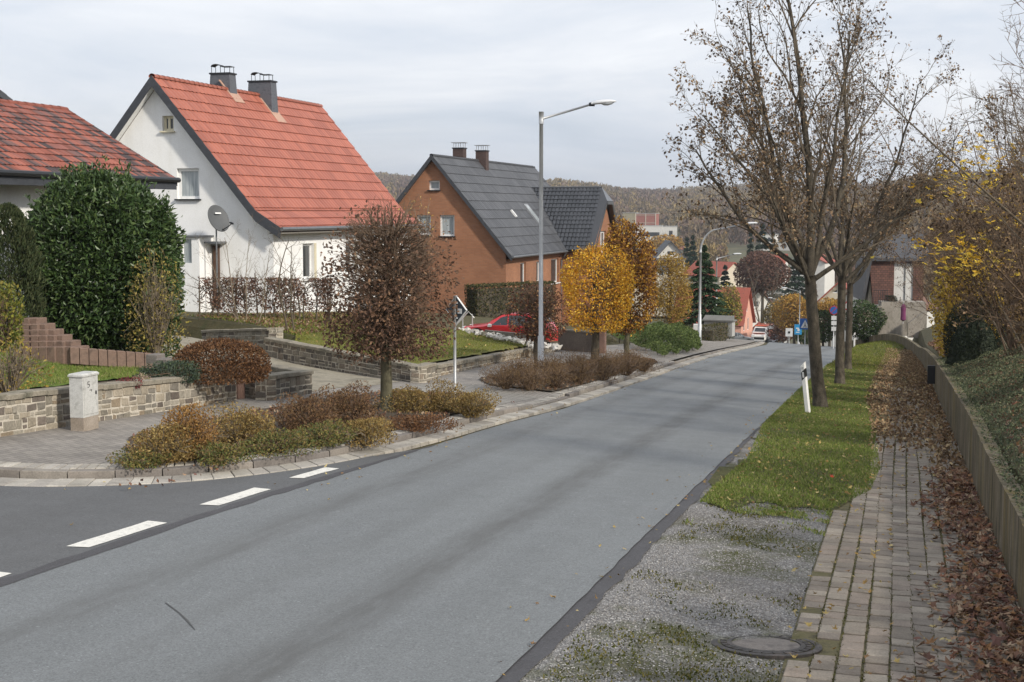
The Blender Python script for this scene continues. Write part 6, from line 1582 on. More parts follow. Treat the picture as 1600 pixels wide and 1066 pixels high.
yellow_spray('arching stem with large yellow maple leaves over the small leaved yellow shrub', [tw(18, 2.4), P(1560, 470, 15.5), P(1540, 415, 14.5), P(1510, 396, 14.), P(1470, 396, 13.5)], 3, 170, .38)
yellow_spray('higher stem with scattered large yellow maple leaves among the bare twigs', [tw(16, 2.6), P(1600, 420, 15.5), P(1580, 330, 15.), P(1545, 280, 14.5), P(1510, 290, 14.)], 4, 150, .5)
yellow_spray('thin stem with a few orange yellow leaves in the gap beside the alder crown', [tw(21, 2.4), P(1520, 440, 18.5), P(1500, 340, 18.), P(1478, 278, 17.5)], 5, 10, .16)
yellow_spray('topmost stem with orange yellow maple leaves by the right edge of the picture', [tw(17, 3.0), P(1600, 440, 16.5), P(1595, 340, 16), P(1570, 280, 16), P(1555, 240, 16)], 6, 170, .55)
i = 0
HAZ = (

        (10.5, 2.75, 5.2, .028, 7, (-.25, .1), 'nearest bare hazel at the right edge, long stems arching left over the bank', TWIGB),
        (13.5, 3.2, 6.4, .038, 8, (-.10, 0), 'tall upright bare hazel at the right edge with many straight rods', TWIG),
        (17.5, 3.3, 6.6, .036, 8, (-.12, 0), 'bare brown hazel behind the upright one, above the yew', TWIG),
        (23, 3.0, 6.6, .036, 8, (-.05, 0), 'bare hazel on the bank left of the upright rods, above the small leaved yellow shrub', TWIGB),
        (29, 2.9, 6.6, .036, 8, (-.05, 0), 'bare brown hazel farther down the bank, filling the gap right of the alders', TWIGB),
        (36, 2.4, 6.0, .036, 7, (-.05, 0), 'bare shrub tree at the far end of the bank beside the shingled house', TWIGB),
        (15, 2.5, 4.6, .028, 8, (-.28, 0), 'arching bare hazel whose pale stems lean left over the ground cover', TWIGB),
        (20, 2.4, 4.4, .026, 9, (-.20, 0), 'dense brown hazel right behind the dark yew bush', TWIGB),
        (29.5, 2.4, 5.0, .028, 9, (-.10, 0), 'dense brown hazel growing out of the small leaved yellow shrub', TWIGB),
        (33, 2.0, 5.2, .032, 9, (-.15, 0), 'dense brown hazel leaning over the end of the concrete wall', TWIGB),
        (26, 4.2, 7.4, .040, 8, (-.05, 0), 'tall bare hazel at the back of the bank, its rods against the sky', TWIG),
        (20, 3.6, 7.2, .040, 8, (-.05, 0), 'second tall bare hazel with straight rods near the right edge', TWIG))
for (s, t_, H, rad, st, ln, lab, m) in HAZ:
    tall = H > 6.2; bare_tree('hazel', lab, tw(s, t_), H*(.93 if tall else .9), 60+i, ln, st-tall, .24, 3, rad*(.8 if tall else 1), m, (9, 6, 4, 0) if tall else (9, 7, 5, 0), leafmat=L_ALDER if i > 1 and not tall else None, lp=.35, ls=.065, up=.07, first=.12, rmin=.0046, cat='shrub', rat=(.46, .5, .5, .5)); i += 1
for k, (s, t_, rx, rz, lab) in enumerate(((26, 3.4, 1.3, 2.2, 'tangle of brown twigs and dead leaves under the hazels by the yellow shrub'), (31, 2.6, 1.5, 2.6, 'brown thicket on the bank at the end of the footpath'), (19, 2.9, 1.1, 1.5, 'brown thicket of twigs right of the yew bush'), (14, 2.6, 1.0, .9, 'low tangle of bare twigs nearest the right edge'))):
    shrub('thicket', lab, tw(s, t_), (rx, rx, rz), ML('dead_leaf_%d' % k, [(.14, .095, .062), (.18, .125, .08), (.11, .078, .055), (.23, .155, .085), (.30, .19, .06)], .9, .15, .1), 6500, .075, seed=70+k, stems=260, inner=.1, amp=.4, aspect=.3, twig=TWIGB if k != 3 else TWIGL, up=.8)
# unseen evergreen mass on the right bank, added to shade the path and verge
def bank_shade_growth():
    r = np.random.default_rng(101); lb = MB()
    for i, s in enumerate(np.arange(-13, 12.5, 1.1)):
        t_ = 2.9+.25*math.sin(s)+(.45 if s > 6 else 0)+max(0, s-8)*.12; c = tw(s, t_+.45, .35); p = shell(r, 700, c, (.95, .95, 1.2), 2.4, .5, lumps(r, 8, .25)); leaves(lb, p, .17, .5, r=r)
    lb.build('bank_shade_growth', L_LAUREL, kind='stuff')
bank_shade_growth()

blades('garden_grass', 9000, polysamp([(15.4, -14.6), (20, -15.6), (26, -17), (24, -19.5), (15.4, -19)], tz), .09, GRASSY, 14, .014)
leaves(lbx := MB(), polysamp([(15.4, -14.6), (20, -15.6), (26, -17), (24, -19.5), (15.4, -19)], tz, None, .05)(np.random.default_rng(5), 2600), .11, .6); lbx.build('garden_leaf_litter', L_FALL, kind='stuff')
# ---------------------------------------------------------------- the town in the valley
TOWNW = [M('town_white', [(.62, .61, .58)], 2, .9, fine=.08), M('town_cream', [(.56, .50, .40)], 2, .9, fine=.08), M('town_grey', [(.40, .40, .39)], 2, .9, fine=.08)]
PINK = M('pink_render', [(.66, .36, .27), (.60, .33, .25)], 1, .9, fine=.06)
T_RED = M('far_red_tiles', [(.25, .065, .045), (.32, .09, .06), (.20, .06, .045)], 3, .7, bump=.3, fine=.2)
T_DARK = M('far_dark_tiles', [(.055, .056, .062), (.08, .08, .085)], 3, .6, fine=.15)
T_BROWN = M('far_brown_tiles', [(.14, .075, .055), (.18, .10, .07)], 3, .8, fine=.2)
def town_house(name, label, px, d, az, w, l, yr, ye, yb, wall, roof, wins=(), swins=(), group=None, over=.4, chim=False, side=1):
    """gable end centred on column px at depth d, its outward normal at azimuth az, the house running l back from it"""
    az = az-math.degrees(math.atan((px-800)/FC)-math.atan((px-800)/F))
    n = np.array([math.sin(R(az)), math.cos(R(az)), 0]); u = np.array([n[1], -n[0], 0]); u = u if u[0] > 0 else -u
    zr, ze, zb = P(px, yr, d)[2], P(px, ye, d)[2], P(px, yb, d)[2]; o = P(px, yr, d); o[2] = 0; zb0 = min(zb, float(ground_z(o[0], o[1])))
    t = thing(name, label, 'house', (o[0], o[1], zb), group); f = Fr(o, u, -n); hw = w/2; mb = MB()
    rz = lambda q: zr-(zr-ze)*abs(q)/hw-.12
    wallface(mb, f.o, f.u, n, [(-hw, zb0), (hw, zb0), (hw, rz(hw)), (0, rz(0)), (-hw, rz(hw))], list(wins), .12)
    wallface(mb, f(0, l, 0), -f.u, -n, [(-hw, zb0), (hw, zb0), (hw, rz(hw)), (0, rz(0)), (-hw, rz(hw))])
    for sg in (1, -1): wallface(mb, f(sg*hw, 0, 0), f.v, f.u*sg, [(0, zb0), (l, zb0), (l, rz(hw)), (0, rz(hw))], list(swins) if sg == side else [], .12)
    mb.build('wall', wall, t)
    rb = MB(); e = over
    for sg in (1, -1):
        D = unit(f.u*sg*hw-UP*(zr-ze)); N = np.cross(f.v, D); N = N if N[2] > 0 else -N; L = math.hypot(hw, zr-ze)+e
        rb.box(f(0, l/2, zr)+D*L/2, (L, l+2*e, .14), np.array([D, f.v, N]))
    rf = rb.build('roof', roof, t)
    if chim: MB().box(f(hw*.25, l*.5, zr+.2), (.5, .5, 1.5), np.array([f.u, f.v, UP])).build('chimney', BRICKD, rf)
    for q in wins: window(t, f.o, f.u, n, q, WPVC, GLASS, .10, depth=.1)
    for q in swins: window(t, f(side*hw, 0, 0), f.v, f.u*side, q, WPVC, GLASS, .10, depth=.1)
    return t, f, (zr, ze, zb)
zz = lambda y, d: P(1170, y, d)[2]
town_house('pink_house', 'salmon pink house with a steep red roof at the bottom of the street', 1168, 98, 121, 6.4, 9, 450, 503, 536, PINK, T_RED,
           [(-1.9, -1.1, zz(516, 98), zz(497, 98)), (.3, 1.1, zz(516, 98), zz(497, 98)), (-.5, .3, zz(487, 98), zz(474, 98))], [(.9, 1.6, zz(520, 98), zz(508, 98)), (2.3, 3.0, zz(520, 98), zz(508, 98)), (4.2, 4.9, zz(520, 98), zz(508, 98))], side=-1)
town_house('gabled_house', 'dark roofed house with a white framed front gable left of the dark spruces', 1048, 140, 186, 5.4, 9, 377, 402, 434, TOWNW[0], T_DARK, [(-.7, .7, zz(400, 140), zz(392, 140))], over=.6)
town_house('gabled_house', 'low house with a wide grey roof and bright windows below the white framed gable', 1062, 132, 110, 6.0, 8, 404, 419, 434, TOWNW[1], T_DARK, [], [(.8, 1.8, zz(430, 132), zz(422, 132)), (2.4, 3.4, zz(430, 132), zz(422, 132)), (4.2, 5.2, zz(430, 132), zz(422, 132))], side=-1)
town_house('gabled_house', 'cream gabled house just right of the gold and brown tree', 1024, 150, 150, 6, 8, 392, 408, 432, TOWNW[1], T_BROWN)
town_house('gabled_house', 'house with a dull red roof between the dark conifers and the pink house', 1146, 135, 150, 7, 9, 410, 430, 452, TOWNW[1], T_RED, chim=True)
town_house('gabled_house', 'long brown roofed house behind the red roof of the pink house', 1190, 140, 100, 8, 14, 444, 456, 480, TOWNW[2], T_BROWN)
town_house('gabled_house', 'pale house partly hidden by the bare tree right of the pink house', 1186, 120, 165, 5, 8, 452, 474, 512, TOWNW[0], T_BROWN, [(-1, 0, zz(480, 120), zz(470, 120))])
town_house('gabled_house', 'white walled house with an orange red roof behind the nearest alder trunk', 1262, 150, 215, 7, 9, 396, 409, 440, TOWNW[0], T_RED)
town_house('gabled_house', 'small orange red roofed house right of the tall spruce', 1228, 165, 120, 6, 8, 397, 412, 425, TOWNW[0], T_RED)
town_house('gabled_house', 'cream house with a pointed gable and a red roof between the alder trunks', 1312, 92, 206, 6.2, 9, 440, 478, 510, TOWNW[1], T_RED, [(-.9, -.2, zz(458, 92), zz(452, 92))])
town_house('gabled_house', 'white house with a sloping dull red roof left of the shingled house', 1352, 76, 226, 8.5, 9, 440, 484, 512, TOWNW[0], T_BROWN)
def shed():
    o = P(1186, 522, 106.); t = thing('open_shed', 'dark open shed with a red brown hipped roof beside the pink house', 'shed', o); zt = P(1186, 516, 106.)[2]; za = P(1186, 502, 106.)[2]
    f = Fr(np.array([o[0], o[1], 0]), SID, FAC); w = .80
    for a, b in ((-w, -w), (w, -w), (w, w), (-w, w)): MB().box(f(a*.9, b*.9, zt-1.2), (.15, .15, 2.6)).build('post', BROWNW, t)
    MB().box(f(0, -w*.7, zt-1.2), (w*1.7, .1, 2.6), np.array([f.u, f.v, UP])).build('back_wall', BROWNW, t)
    rb = MB(); rb.add([f(-w-.3, -w-.3, zt), f(w+.3, -w-.3, zt), f(w+.3, w+.3, zt), f(-w-.3, w+.3, zt), f(0, 0, za)], [[(0, 1, 4), (1, 2, 4), (2, 3, 4), (3, 0, 4)], [(3, 2, 1, 0)]]); rb.build('roof', T_RED, t)
shed()
def block(name, label, cat, x0, x1, y0, y1, d, dep, wall, roof=None, ribs=None, az=None, bands=()):
    c = P((x0+x1)/2, y0, d); z1 = c[2]; z0 = min(P(x0, y1, d)[2], float(ground_z(c[0], c[1]))); w = (x1-x0)/FC*d
    f = Fr(np.array([c[0], c[1], 0])) if az is None else Fr(np.array([c[0], c[1], 0]), np.array([math.cos(R(az)), -math.sin(R(az)), 0]), np.array([math.sin(R(az)), math.cos(R(az)), 0]))
    ax = np.array([f.u, f.v, UP]); t = thing(name, label, cat, (c[0], c[1], z0)); w2 = w/max(.5, abs(f.u[0]))
    MB().box(f(0, dep/2, (z0+z1)/2), (w2, dep, z1-z0), ax).build('wall', wall, t)
    MB().box(f(0, dep/2, z1+.12), (w2+.5, dep+.5, .25), ax).build('roof', roof or TOWNW[2], t)
    if ribs:
        rb = MB()
        for k in range(ribs+1): rb.box(f(-w2/2+w2*k/ribs, -.1, (z0+z1)/2), (.35, .3, z1-z0-.02), ax)
        for k in range(3): rb.box(f(0, -.12, z0+(z1-z0)*(.35+.3*k)), (w2-.02, .25, .25), ax)
        rb.build('frame', TOWNW[1], t)
    for (a, b, c_, d_) in bands:
        wb = MB().box(f(-w2/2+w2*(a+b)/2, -.03, z0+(z1-z0)*(c_+d_)/2), (w2*(b-a), .06, (z1-z0)*(d_-c_)), ax).build('window', GLASS, t)
    return t
block('brick_tower', 'square terracotta factory block with pale framing on the hillside', 'building', 994, 1024, 334, 356, 420, 11, M('terracotta', [(.28, .10, .075), (.33, .13, .10)], .3, .9), None, 2)
block('factory_hall', 'low white factory hall below the terracotta block', 'building', 996, 1034, 353, 368, 405, 9, TOWNW[0], TOWNW[2], None, 8, [(.1, .9, .35, .6)])
block('factory_hall', 'flat white annex right of the white factory hall', 'building', 1030, 1058, 354, 366, 412, 9, TOWNW[0], TOWNW[2], None, 4, [(.55, .75, .3, .7)])
block('pale_block', 'pale beige block left of the terracotta factory block', 'building', 973, 992, 333, 356, 430, 10, M('beige_rough', [(.36, .32, .22), (.28, .25, .16)], .4, .9))
block('hillside_house', 'tall white house behind the spruces on the hillside', 'building', 1190, 1210, 366, 392, 330, 9, TOWNW[0], T_DARK, None, 20, [(.1, .3, .55, .8), (.5, .7, .55, .8), (.1, .3, .15, .4), (.5, .7, .15, .4)])
block('hillside_house', 'white bungalow with a long flat pale roof right of the spruces', 'building', 1216, 1236, 379, 392, 330, 9, TOWNW[0], TOWNW[0], None, 30, [(.3, .6, .3, .7)])
block('hillside_house', 'tiny white hut with a flat pale roof high on the wooded slope', 'building', 1151, 1161, 354, 362, 520, 7, TOWNW[0], TOWNW[2])
for k, (x, y, d, lab) in enumerate(((1118, 372, 470, 'pale red roofed house high on the slope above the curved lamp'), (1090, 388, 330, 'faint orange roofed house left of the curved lamp neck'), (1172, 372, 480, 'small pale house on the slope left of the tall spruce'), (1340, 392, 300, 'white house on the far slope seen between the alder branches'), (1368, 398, 260, 'grey roofed house seen through the alder twigs above the shingled house'))):
    town_house('gabled_house', lab, x, d, 150+k*22, 9, 12, y-8, y+2, y+14, TOWNW[k % 2], T_RED if k < 2 else T_DARK)

# shingled house on the right with its terrace wall
def shingled():
    d = 50.; o = P(1385, 510, d); t = thing('shingled_house', 'house hung with red brown shingles and a white garage door above a concrete terrace wall', 'house', o)
    f = Fr(np.array([o[0], o[1], 0]), unit(np.array([1, -.12, 0])), unit(np.array([.12, 1, 0]))); Z = lambda y: P(1385, y, d)[2]; X = lambda x: (x-1385)/FC*d
    mb = MB(); mb.prism([f(X(1364), 0, Z(476)), f(X(1395), 0, Z(476)), f(X(1395), 0, Z(408)), f(X(1356.5), 0, Z(408))], f.v*6); mb.prism([f(X(1424), .02, Z(476)), f(X(1440), .02, Z(476)), f(X(1440), .02, Z(408)), f(X(1424), .02, Z(408))], f.v*6)
    k = NT('red_brown_shingles'); ob = k.coord('Object'); br = k.t.nodes.new('ShaderNodeTexBrick'); mp = k.t.nodes.new('ShaderNodeMapping'); mp.inputs['Rotation'].default_value = (math.pi/2, 0, 0); k.l(ob, mp.inputs[0]); k.l(mp.outputs[0], br.inputs[0])
    for nm, v in (('Scale', 1.), ('Brick Width', .24), ('Row Height', .15), ('Mortar Size', .012)): br.inputs[nm].default_value = v
    br.inputs['Color1'].default_value = (.17, .085, .065, 1); br.inputs['Color2'].default_value = (.115, .06, .052, 1); br.inputs['Mortar'].default_value = (.05, .035, .03, 1)
    mb.build('shingle_cladding', k.fin(k.mix(1., br.outputs[0], k.ramp(k.noise(ob, 2, 5), [(.3, (.75,)*3), (.7, (1.15,)*3)]), 'MULTIPLY'), .9), t)
    MB().box(f((X(1395)+X(1424))/2, .15, (Z(412)+Z(474))/2), (X(1424)-X(1395), .1, Z(412)-Z(474)), np.array([f.u, f.v, UP])).build('garage_door', TOWNW[0], t)
    MB().box(f(X(1412), .08, (Z(412)+Z(474))/2), (.06, .06, Z(412)-Z(474)), np.array([f.u, f.v, UP])).build('mullion', ZINC, t)
    rb = MB(); rb.prism([f(X(1345), -.3, Z(470)), f(X(1357), -.3, Z(404)), f(X(1360.5), -.3, Z(404)), f(X(1350), -.3, Z(470))], f.v*7); rb.prism([f(X(1352), -.3, Z(408)), f(X(1450), -.3, Z(408)), f(X(1450), 3.5, Z(372)), f(X(1362), 3.5, Z(372))], UP*.2)
    rb.build('roof', T_DARK, t)
    MB().prism([f(X(1351), .4, Z(510)), f(X(1364), .4, Z(510)), f(X(1364), .4, Z(440)), f(X(1360), .4, Z(440))], f.v*5).build('side_wall', TOWNW[1], t)
    CON = M('weathered_concrete', [(.24, .215, .18), (.32, .29, .25), (.17, .155, .13)], 2.5, .95, bump=.4, stretch=(1, 1, .35))
    q = P(1400, 510, 47.); t2 = thing('terrace_wall', 'light weathered concrete terrace wall below the shingled house', 'wall', q); f2 = Fr(np.array([q[0], q[1], 0]), f.u, f.v); Z2 = lambda y: P(1400, y, 47.)[2]; X2 = lambda x: (x-1400)/FC*47.
    MB().prism([f2(X2(1377), 0, Z2(525)), f2(X2(1445), 0, Z2(525)), f2(X2(1445), 0, Z2(472)), f2(X2(1377), 0, Z2(472))], f.v*1.5).prism([f2(X2(1371), -.1, Z2(525)), f2(X2(1378), -.1, Z2(525)), f2(X2(1378), -.1, Z2(478)), f2(X2(1371), -.1, Z2(478))], f.v*.4).build('wall_slab', CON, t2)
    MB().prism([f2(X2(1414), -1.2, Z2(525)), f2(X2(1442), -1.2, Z2(525)), f2(X2(1442), -1.2, Z2(484)), f2(X2(1436), -1.2, Z2(486)), f2(X2(1414), -1.2, Z2(503))], f.v*.25).build('stair_wall', CON, t2)
    rl = MB()
    for k_ in range(7): a = f2(X2(1366+k_*3.4), .3, Z2(474)); rl.tube([a, a+UP*.8], .02, 5)
    rl.tube([f2(X2(1366), .3, Z2(474))+UP*.8, f2(X2(1388), .3, Z2(474))+UP*.8], .025, 5); rl.build('railing', DARKM, t2)
    shrub('shrub', 'round clipped dark shrub on the concrete terrace wall in front of the garage door', f2(X2(1393), .5, Z2(474)), (.38, .34, .34), L_YEW, 700, .08, seed=90, inner=.6)
    c = P(1411, 506, 46.); t3 = thing('parasol', 'closed purple parasol standing in front of the terrace wall', 'parasol', c)
    MB().tube([c, c+UP*1.35], .025, 6).build('pole', GALV, t3); MB().lathe(c, [(.02, .15), (.17, .25), (.15, .7), (.17, 1.0), (.10, 1.15), (.03, 1.22)], 12).build('canopy', M('purple_cloth', [(.14, .03, .09), (.20, .05, .13)], 5, .8), t3)
shingled()
cm = P(1092, 505, 39.3); t = thing('meter_box', 'grey utility box under a shallow roof behind the curved lamp post', 'box', P(1124, 522, 45.)); b = P(1124, 522, 45.)
MB().box(b+UP*.35, (1.75, .6, .9), np.array([SID, FAC, UP])).build('housing', TOWNW[2], t); MB().prism([b+UP*.8+SID*-.98+FAC*.4, b+UP*.8+SID*.98+FAC*.4, b+UP*1.12+SID*.9, b+UP*1.12-SID*.9], FAC*-.1).box(b+UP*.83, (1.96, .8, .08), np.array([SID, FAC, UP])).build('lid', M('weathered_lid', [(.20, .20, .19)], 3, .8), t)
b = P(1090, 514, 42.); t = thing('letter_box', 'small white box on a post just left of the curved lamp post', 'box', b-UP*.6); MB().tube([b-UP*.7, b], .025, 6).build('post', GALV, t); MB().box(b+UP*.1, (.42, .25, .34), np.array([SID, FAC, UP]), chamfer=.02).build('housing', SWHITE, t)
# brown wall across the second driveway and its pillar
q = [P(872, 534, 27.), P(930, 543, 26.6), P(946, 537, 26.2)]
t = thing('driveway_wall', 'low brown grey wall behind the golden tree beside the second driveway', 'wall', q[0])
GW = M('brown_grey_concrete', [(.12, .095, .08), (.17, .14, .115)], 2, .9, bump=.3)
MB().prism([q[0]-UP*.3, q[1]-UP*.4, q[1]+UP*.50, q[0]+UP*.42], np.array([.05, .2, 0])).build('wall_slab', GW, t)
MB().prism([q[0]+UP*.42-np.array([0, .03, 0]), q[1]+UP*.5-np.array([0, .03, 0]), q[1]+UP*.55-np.array([0, .03, 0]), q[0]+UP*.47-np.array([0, .03, 0])], np.array([.05, .26, 0])).build('coping', COPING, t)
MB().box(q[1]+np.array([.20, -.0, .22]), (.34, .3, .85), np.array([UV_, VV_, UP])).build('pillar', PAL, t)
# white rock edging and low block wall by the red car
def rocks():
    r = np.random.default_rng(8); A = [P(722, 518, 27.8), P(760, 524, 26.3), P(800, 533, 24.4), P(838, 541, 23.2), P(868, 545, 22.6)]
    mb = MB(); A = np.array(A)
    for i in range(260):
        f = r.random()*(len(A)-1.001); k = int(f); c = A[k]+(A[k+1]-A[k])*(f-k)+np.array([r.normal()*.1, r.normal()*.28, 0]); s = r.uniform(.05, .13)
        V = unit(r.normal(size=(9, 3)))*s*np.array([1, 1, .8]); bm = bmesh.new(); [bm.verts.new(v) for v in V]; bmesh.ops.convex_hull(bm, input=bm.verts[:]); bm.verts.index_update()
        F_ = np.array([[v.index for v in fa.verts] for fa in bm.faces if len(fa.verts) == 3]); VV = np.array([v.co[:] for v in bm.verts]); bm.free(); mb.add(VV+c+UP*s*.5, F_)
    mb.build('white_rocks', ML('white_rock', [(.42, .40, .36), (.54, .52, .48), (.32, .30, .27)], .9, .2, var=.1), kind='stuff')
rocks()
q0, q1 = P(757, 523, 27.3), P(852, 533, 25.0); t = thing('block_wall', 'low grey block wall beside the red car above the white rocks', 'wall', q0)
for i in range(8):
    a, b = q0+(q1-q0)*i/8, q0+(q1-q0)*(i+.97)/8; MB().prism([a-UP*.25, b-UP*.25, b+UP*.17, a+UP*.17], np.array([.03, .18, 0])).build('block', STONE_D, t)
a = [P(727, 520, 28.5), P(738, 518, 27.9)]
t = thing('handrail', 'thin galvanised handrail beside the bonnet of the red car', 'railing', a[0]); rb = MB(); h0, h1 = P(722, 484, 29.), P(739, 491, 27.9)
for x, y0, y1 in ((723, 516, 489), (738, 519, 491), (747, 520, 509)): p0, p1 = P(x, y0, 28.2), P(x, y1, 28.2); rb.tube([p0-UP*.2, p1], .022, 6)
rb.tube([P(705, 517, 28.2), P(732, 487, 28.2), P(741, 497, 28.2)], .022, 6).build('rail', GALV, t)

# trees of the valley
def conifer(name, label, px, d, ytop, w, mat, n, ls, seed, z0=None, droop=.35, tiers=11):
    r = np.random.default_rng(seed); b = on(px, d); zt = P(px, ytop, d)[2]
    if z0 is not None: b[2] = P(px, z0, d)[2]
    h = zt-b[2]; t = thing(name, label, 'tree', b); MB().tube([b-UP*.3, b+UP*h*.97], [h*.018+.05, .02], 8).build('trunk', BARK, t)
    k = int(n*1.0); f = r.random(k)**.75; ti = np.floor((1-f)*tiers+r.random(k)*.35)/tiers; ff = np.clip(1-ti, 0, 1)
    rad = w/2*(1-ff*.97)*(.25+.75*r.random(k)**.6)*(1+.22*np.sin(7*ti*6+np.floor(r.random(k)*9)))
    a = np.floor(r.random(k)*13)/13*6.28+r.normal(size=k)*.18+ti*9; z = h*(.06+.94*ff)-rad*droop+r.normal(size=k)*h*.012
    p = b+np.stack([np.cos(a)*rad, np.sin(a)*rad, np.maximum(z, .1)], 1)
    leaves(lb := MB(), p, ls, .38, bias=np.stack([np.cos(a), np.sin(a), np.full(k, -.25)], 1), bw=.6, r=r); lb.build('crown', mat, t); return t
L_SPRUCE = ML('spruce_sprays', [(.016, .034, .020), (.026, .048, .028), (.012, .024, .016), (.036, .058, .034)], .8, .2, .05)
L_FIR = ML('fir_sprays', [(.032, .062, .030), (.048, .085, .040), (.022, .044, .022), (.065, .10, .05)], .8, .2, .05)
conifer('conifer', 'big soft green conifer between the curved lamp and the pale yellow tree', 1100, 49., 388, 3.9, L_FIR, 9000, .30, 3, 512)
conifer('conifer', 'dark spruce with the pointed top left of the curved lamp neck', 1073, 160, 374, 5.0, L_SPRUCE, 1600, .8, 4)
conifer('conifer', 'dark spruce close right of the pointed one, blunt top', 1082, 165, 371, 5.0, L_SPRUCE, 1600, .8, 5)
conifer('conifer', 'slim dark spruce left of the tallest spruce above the brown beech', 1172, 150, 366, 4.0, L_SPRUCE, 1500, .75, 6)
conifer('conifer', 'tallest airy spruce above the brown beech', 1190, 152, 354, 8.5, L_SPRUCE, 1700, .8, 7, None, .2)
conifer('conifer', 'dark spruce right of the tallest one', 1207, 150, 366, 6.0, L_SPRUCE, 1500, .75, 8)
conifer('conifer', 'dark broad pine touching the left edge of the nearest alder trunk', 1244, 128, 398, 7.5, L_SPRUCE, 2200, .8, 9)
conifer('conifer', 'dark conifer behind the second straight lamp, above the pink house', 1133, 120, 418, 5., L_SPRUCE, 1600, .7, 10)
conifer('conifer', 'rounded dark conifer left of the shingled house', 1345, 95, 405, 3.4, L_SPRUCE, 1600, .5, 11, None, .3)
def broad(name, label, px, d, ytop, ybot, w, mat, n, ls, seed, bare=.0, power=2., inner=.35, base=None, cat='tree', amp=.3):
    r = np.random.default_rng(seed); b = on(px, d); zt = P(px, ytop, d)[2]; zc = P(px, ybot, d)[2]
    if base: b[2] = P(px, base, d)[2]
    b[2] = min(b[2], zc); t = thing(name, label, cat, b); c = np.array([b[0], b[1], (zt+zc)/2]); rad = np.array([w/2, w/2, (zt-zc)/2]); tb = MB(); bb = MB(); H = zt-b[2]
    tb.tube([b-UP*.3, (b+c)/2+r.normal(size=3)*.1*w*.1, c], [H*.022+.04, H*.016+.03, H*.008], 8).build('trunk', BARK, t)
    for i in range(70):
        dd = unit(r.normal(size=3)+UP*.35); s0 = b+(c-b)*r.uniform(.5, 1.); e = c+dd*rad*r.uniform(.6, 1.02); m = (s0+e)/2+r.normal(size=3)*w*.05+UP*w*.04
        bb.tube([s0, m, e], [H*.006, H*.004, H*.0015], 4, cap=False)
        for q in range(3): e2 = m+(e-m)*r.random()+r.normal(size=3)*w*.14; bb.tube([m, (m+e2)/2, e2], [H*.003, H*.002, H*.001], 3, cap=False)
    bb.build('branches', TWIGB, t); p = shell(r, n, c, rad, power, inner, lumps(r, 10, amp))
    leaves(lb := MB(), p, ls, .6, r=r); lb.build('crown', mat, t); return t
L_BEECH = ML('brown_beech_leaves', [(.105, .058, .045), (.14, .075, .055), (.085, .048, .04), (.165, .095, .07)], .8, .2, .1)
L_FARGOLD = ML('far_golden_leaves', [(.42, .24, .05), (.34, .18, .04), (.48, .30, .08), (.26, .14, .04), (.30, .21, .06)], .8, .2, .2)
L_OLIVE = ML('olive_leaves', [(.15, .12, .045), (.20, .16, .06), (.11, .09, .04), (.24, .18, .07)], .8, .2, .2)
L_EVER = ML('evergreen_shrub_leaves', [(.028, .055, .016), (.045, .08, .022), (.06, .095, .025), (.02, .038, .012)], .6, .3, .1)
broad('beech', 'large dense brown beech crown above the pink house', 1192, 118, 392, 462, 8.4, L_BEECH, 5200, .42, 21, inner=.5)
broad('broadleaf_tree', 'leafy gold tree beside the lamp post, left of the nearest alder trunk', 1243, 84, 454, 520, 4.6, L_FARGOLD, 3600, .26, 22)
broad('broadleaf_tree', 'small orange gold tree seen between the two nearest alder trunks', 1298, 62, 466, 500, 2.4, L_FARGOLD, 1700, .19, 23)
broad('broadleaf_tree', 'olive yellow tree behind the two right hand street lamps', 1212, 104, 472, 528, 3.8, L_OLIVE, 2200, .30, 24)
broad('broadleaf_tree', 'brown bush at the roadside below the right hand street lamps', 1225, 90, 500, 534, 3.4, L_BEECH, 1500, .26, 25)
broad('broadleaf_tree', 'yellow green autumn tree between the conifer and the pink house', 1138, 66, 448, 515, 2.6, ML('lime_gold_leaves', [(.26, .22, .05), (.18, .18, .05), (.34, .25, .06), (.10, .12, .04)], .8, .2, .2), 2000, .22, 26)
broad('broadleaf_tree', 'ochre tree crown below the white factory hall', 1040, 260, 368, 392, 12, L_FARGOLD, 1400, .9, 27)
broad('evergreen_shrub', 'big rounded evergreen shrub left of the terrace wall on the far grass', 1352, 47., 474, 533, 2.5, L_EVER, 4200, .14, 28, base=535, cat='shrub', inner=.6)
broad('evergreen_shrub', 'dark evergreen hedge shrub between the nearest trunk and the no stopping sign', 1288, 52., 482, 535, 2.2, L_EVER, 3000, .14, 29, base=540, cat='shrub', inner=.6)
broad('evergreen_shrub', 'low dark green shrub behind the blue signs at the crest', 1268, 72., 512, 538, 3.0, L_EVER, 1600, .2, 30, base=542, cat='shrub', inner=.6)
b = on(1187, 106); bare_tree('bare_tree', 'bare dark branched tree rising right of the pink house gable', b, P(1187, 425, 106)[2]-b[2], 33, (.05, 0), 2, .15, 3, .16, TWIG, (6, 5, 4, 0), rmin=.02, up=.06)
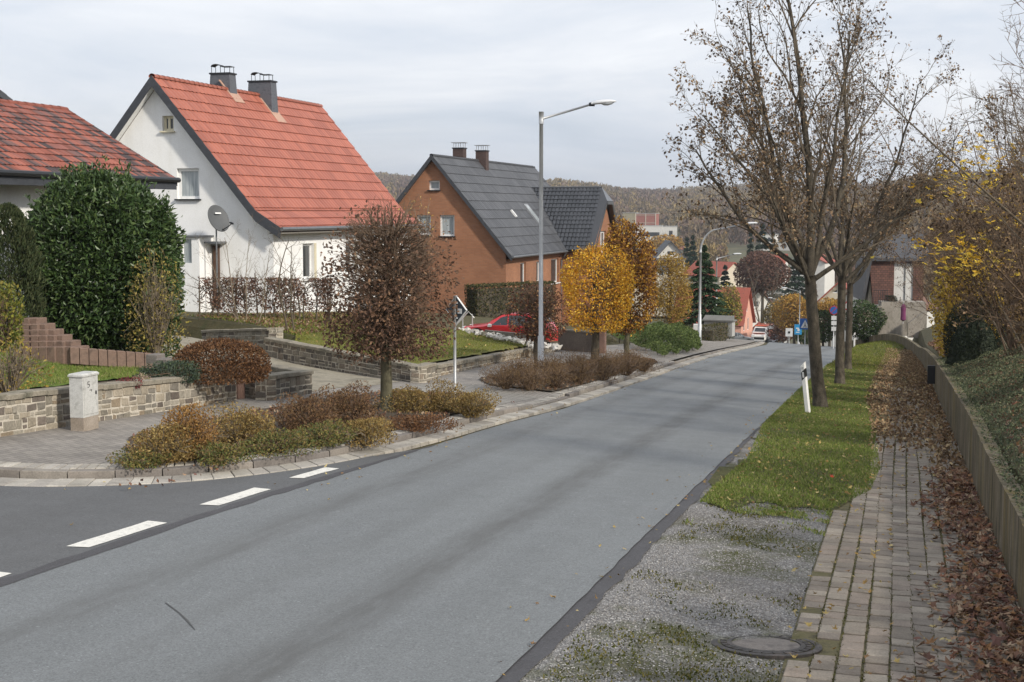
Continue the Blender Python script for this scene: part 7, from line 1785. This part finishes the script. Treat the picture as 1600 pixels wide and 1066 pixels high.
# loose trees of the valley floor that read as one mass, and the wooded hills
def forest():
    k = NT('autumn_wood'); o = k.coord('Object'); r_ = k.island()
    c1 = k.ramp(k.noise(o, .011, 5, .6), [(.32, (.10, .072, .062)), (.42, (.16, .108, .085)), (.50, (.15, .115, .07)), (.57, (.24, .175, .075)), (.64, (.17, .125, .07)), (.72, (.11, .105, .065))])
    c = k.mix(1., c1, k.ramp(r_, [(0, (.84,)*3), (1, (1.16,)*3)]), 'MULTIPLY'); m = k.fin(c, .95, .1)
    r = np.random.default_rng(99)
    def trees(n, rlo, rhi, h, quads, size, name, amin=-16, amax=34, pw=1.3):
        rr = rlo+(rhi-rlo)*r.random(n)**(1/pw); a = R(1)*r.uniform(amin, amax, n); px = 800+FC*np.tan(a); yc = rr*np.cos(a)
        ok = ~((px > 960) & (px < 1072) & (yc < 445)) & ~((px > 1130) & (px < 1250) & (yc < 350)) & ~((px > 1000) & (px < 1100) & (yc < 200)); rr, a = rr[ok], a[ok]; n = len(rr); X = rr*np.sin(a); Y = rr*np.cos(a)*K; Z = ground_z(X, Y)
        H = h*r.uniform(.7, 1.3, n); q = r.random((n, quads)); th = r.random((n, quads))*6.28; z = .18+.82*r.random((n, quads)); wd = .34*np.sqrt(np.clip(1-((z-.5)/.55)**2, .05, 1))*(.4+.6*q)
        p = np.stack([X[:, None]+H[:, None]*wd*np.cos(th), Y[:, None]+H[:, None]*wd*np.sin(th), Z[:, None]+H[:, None]*z], -1).reshape(-1, 3)
        leaves(lb := MB(), p, size, .45, bias=UP[None], bw=.55, r=r); 
        tb = MB(); nt = min(n, 900)
        for i in range(nt): pass
        lb.build(name, m, kind='stuff')
    trees(6500, 330, 1080, 13, 30, 3.6, 'wooded_hills')
    trees(900, 150, 430, 6.5, 60, 1.5, 'valley_trees', -8, 30)
forest()
# ---------------------------------------------------------------- air
def haze():
    m = bpy.data.materials.new('haze_air'); m.use_nodes = True; t = m.node_tree; t.nodes.clear()
    o = t.nodes.new('ShaderNodeOutputMaterial'); v = t.nodes.new('ShaderNodeVolumePrincipled'); v.inputs['Color'].default_value = (.86, .90, .96, 1); v.inputs['Density'].default_value = .0002; v.inputs['Anisotropy'].default_value = .3
    t.links.new(v.outputs[0], o.inputs['Volume'])
    V = np.array([(x, y, z) for z in (-60, 130) for x, y in ((-3200, -300), (3200, -300), (3200, 5200), (-3200, 5200))], float)
    MB().add(V, np.array([(3, 2, 1, 0), (4, 5, 6, 7), (0, 1, 5, 4), (1, 2, 6, 5), (2, 3, 7, 6), (3, 0, 4, 7)])).build('haze', m, kind='stuff')
haze()
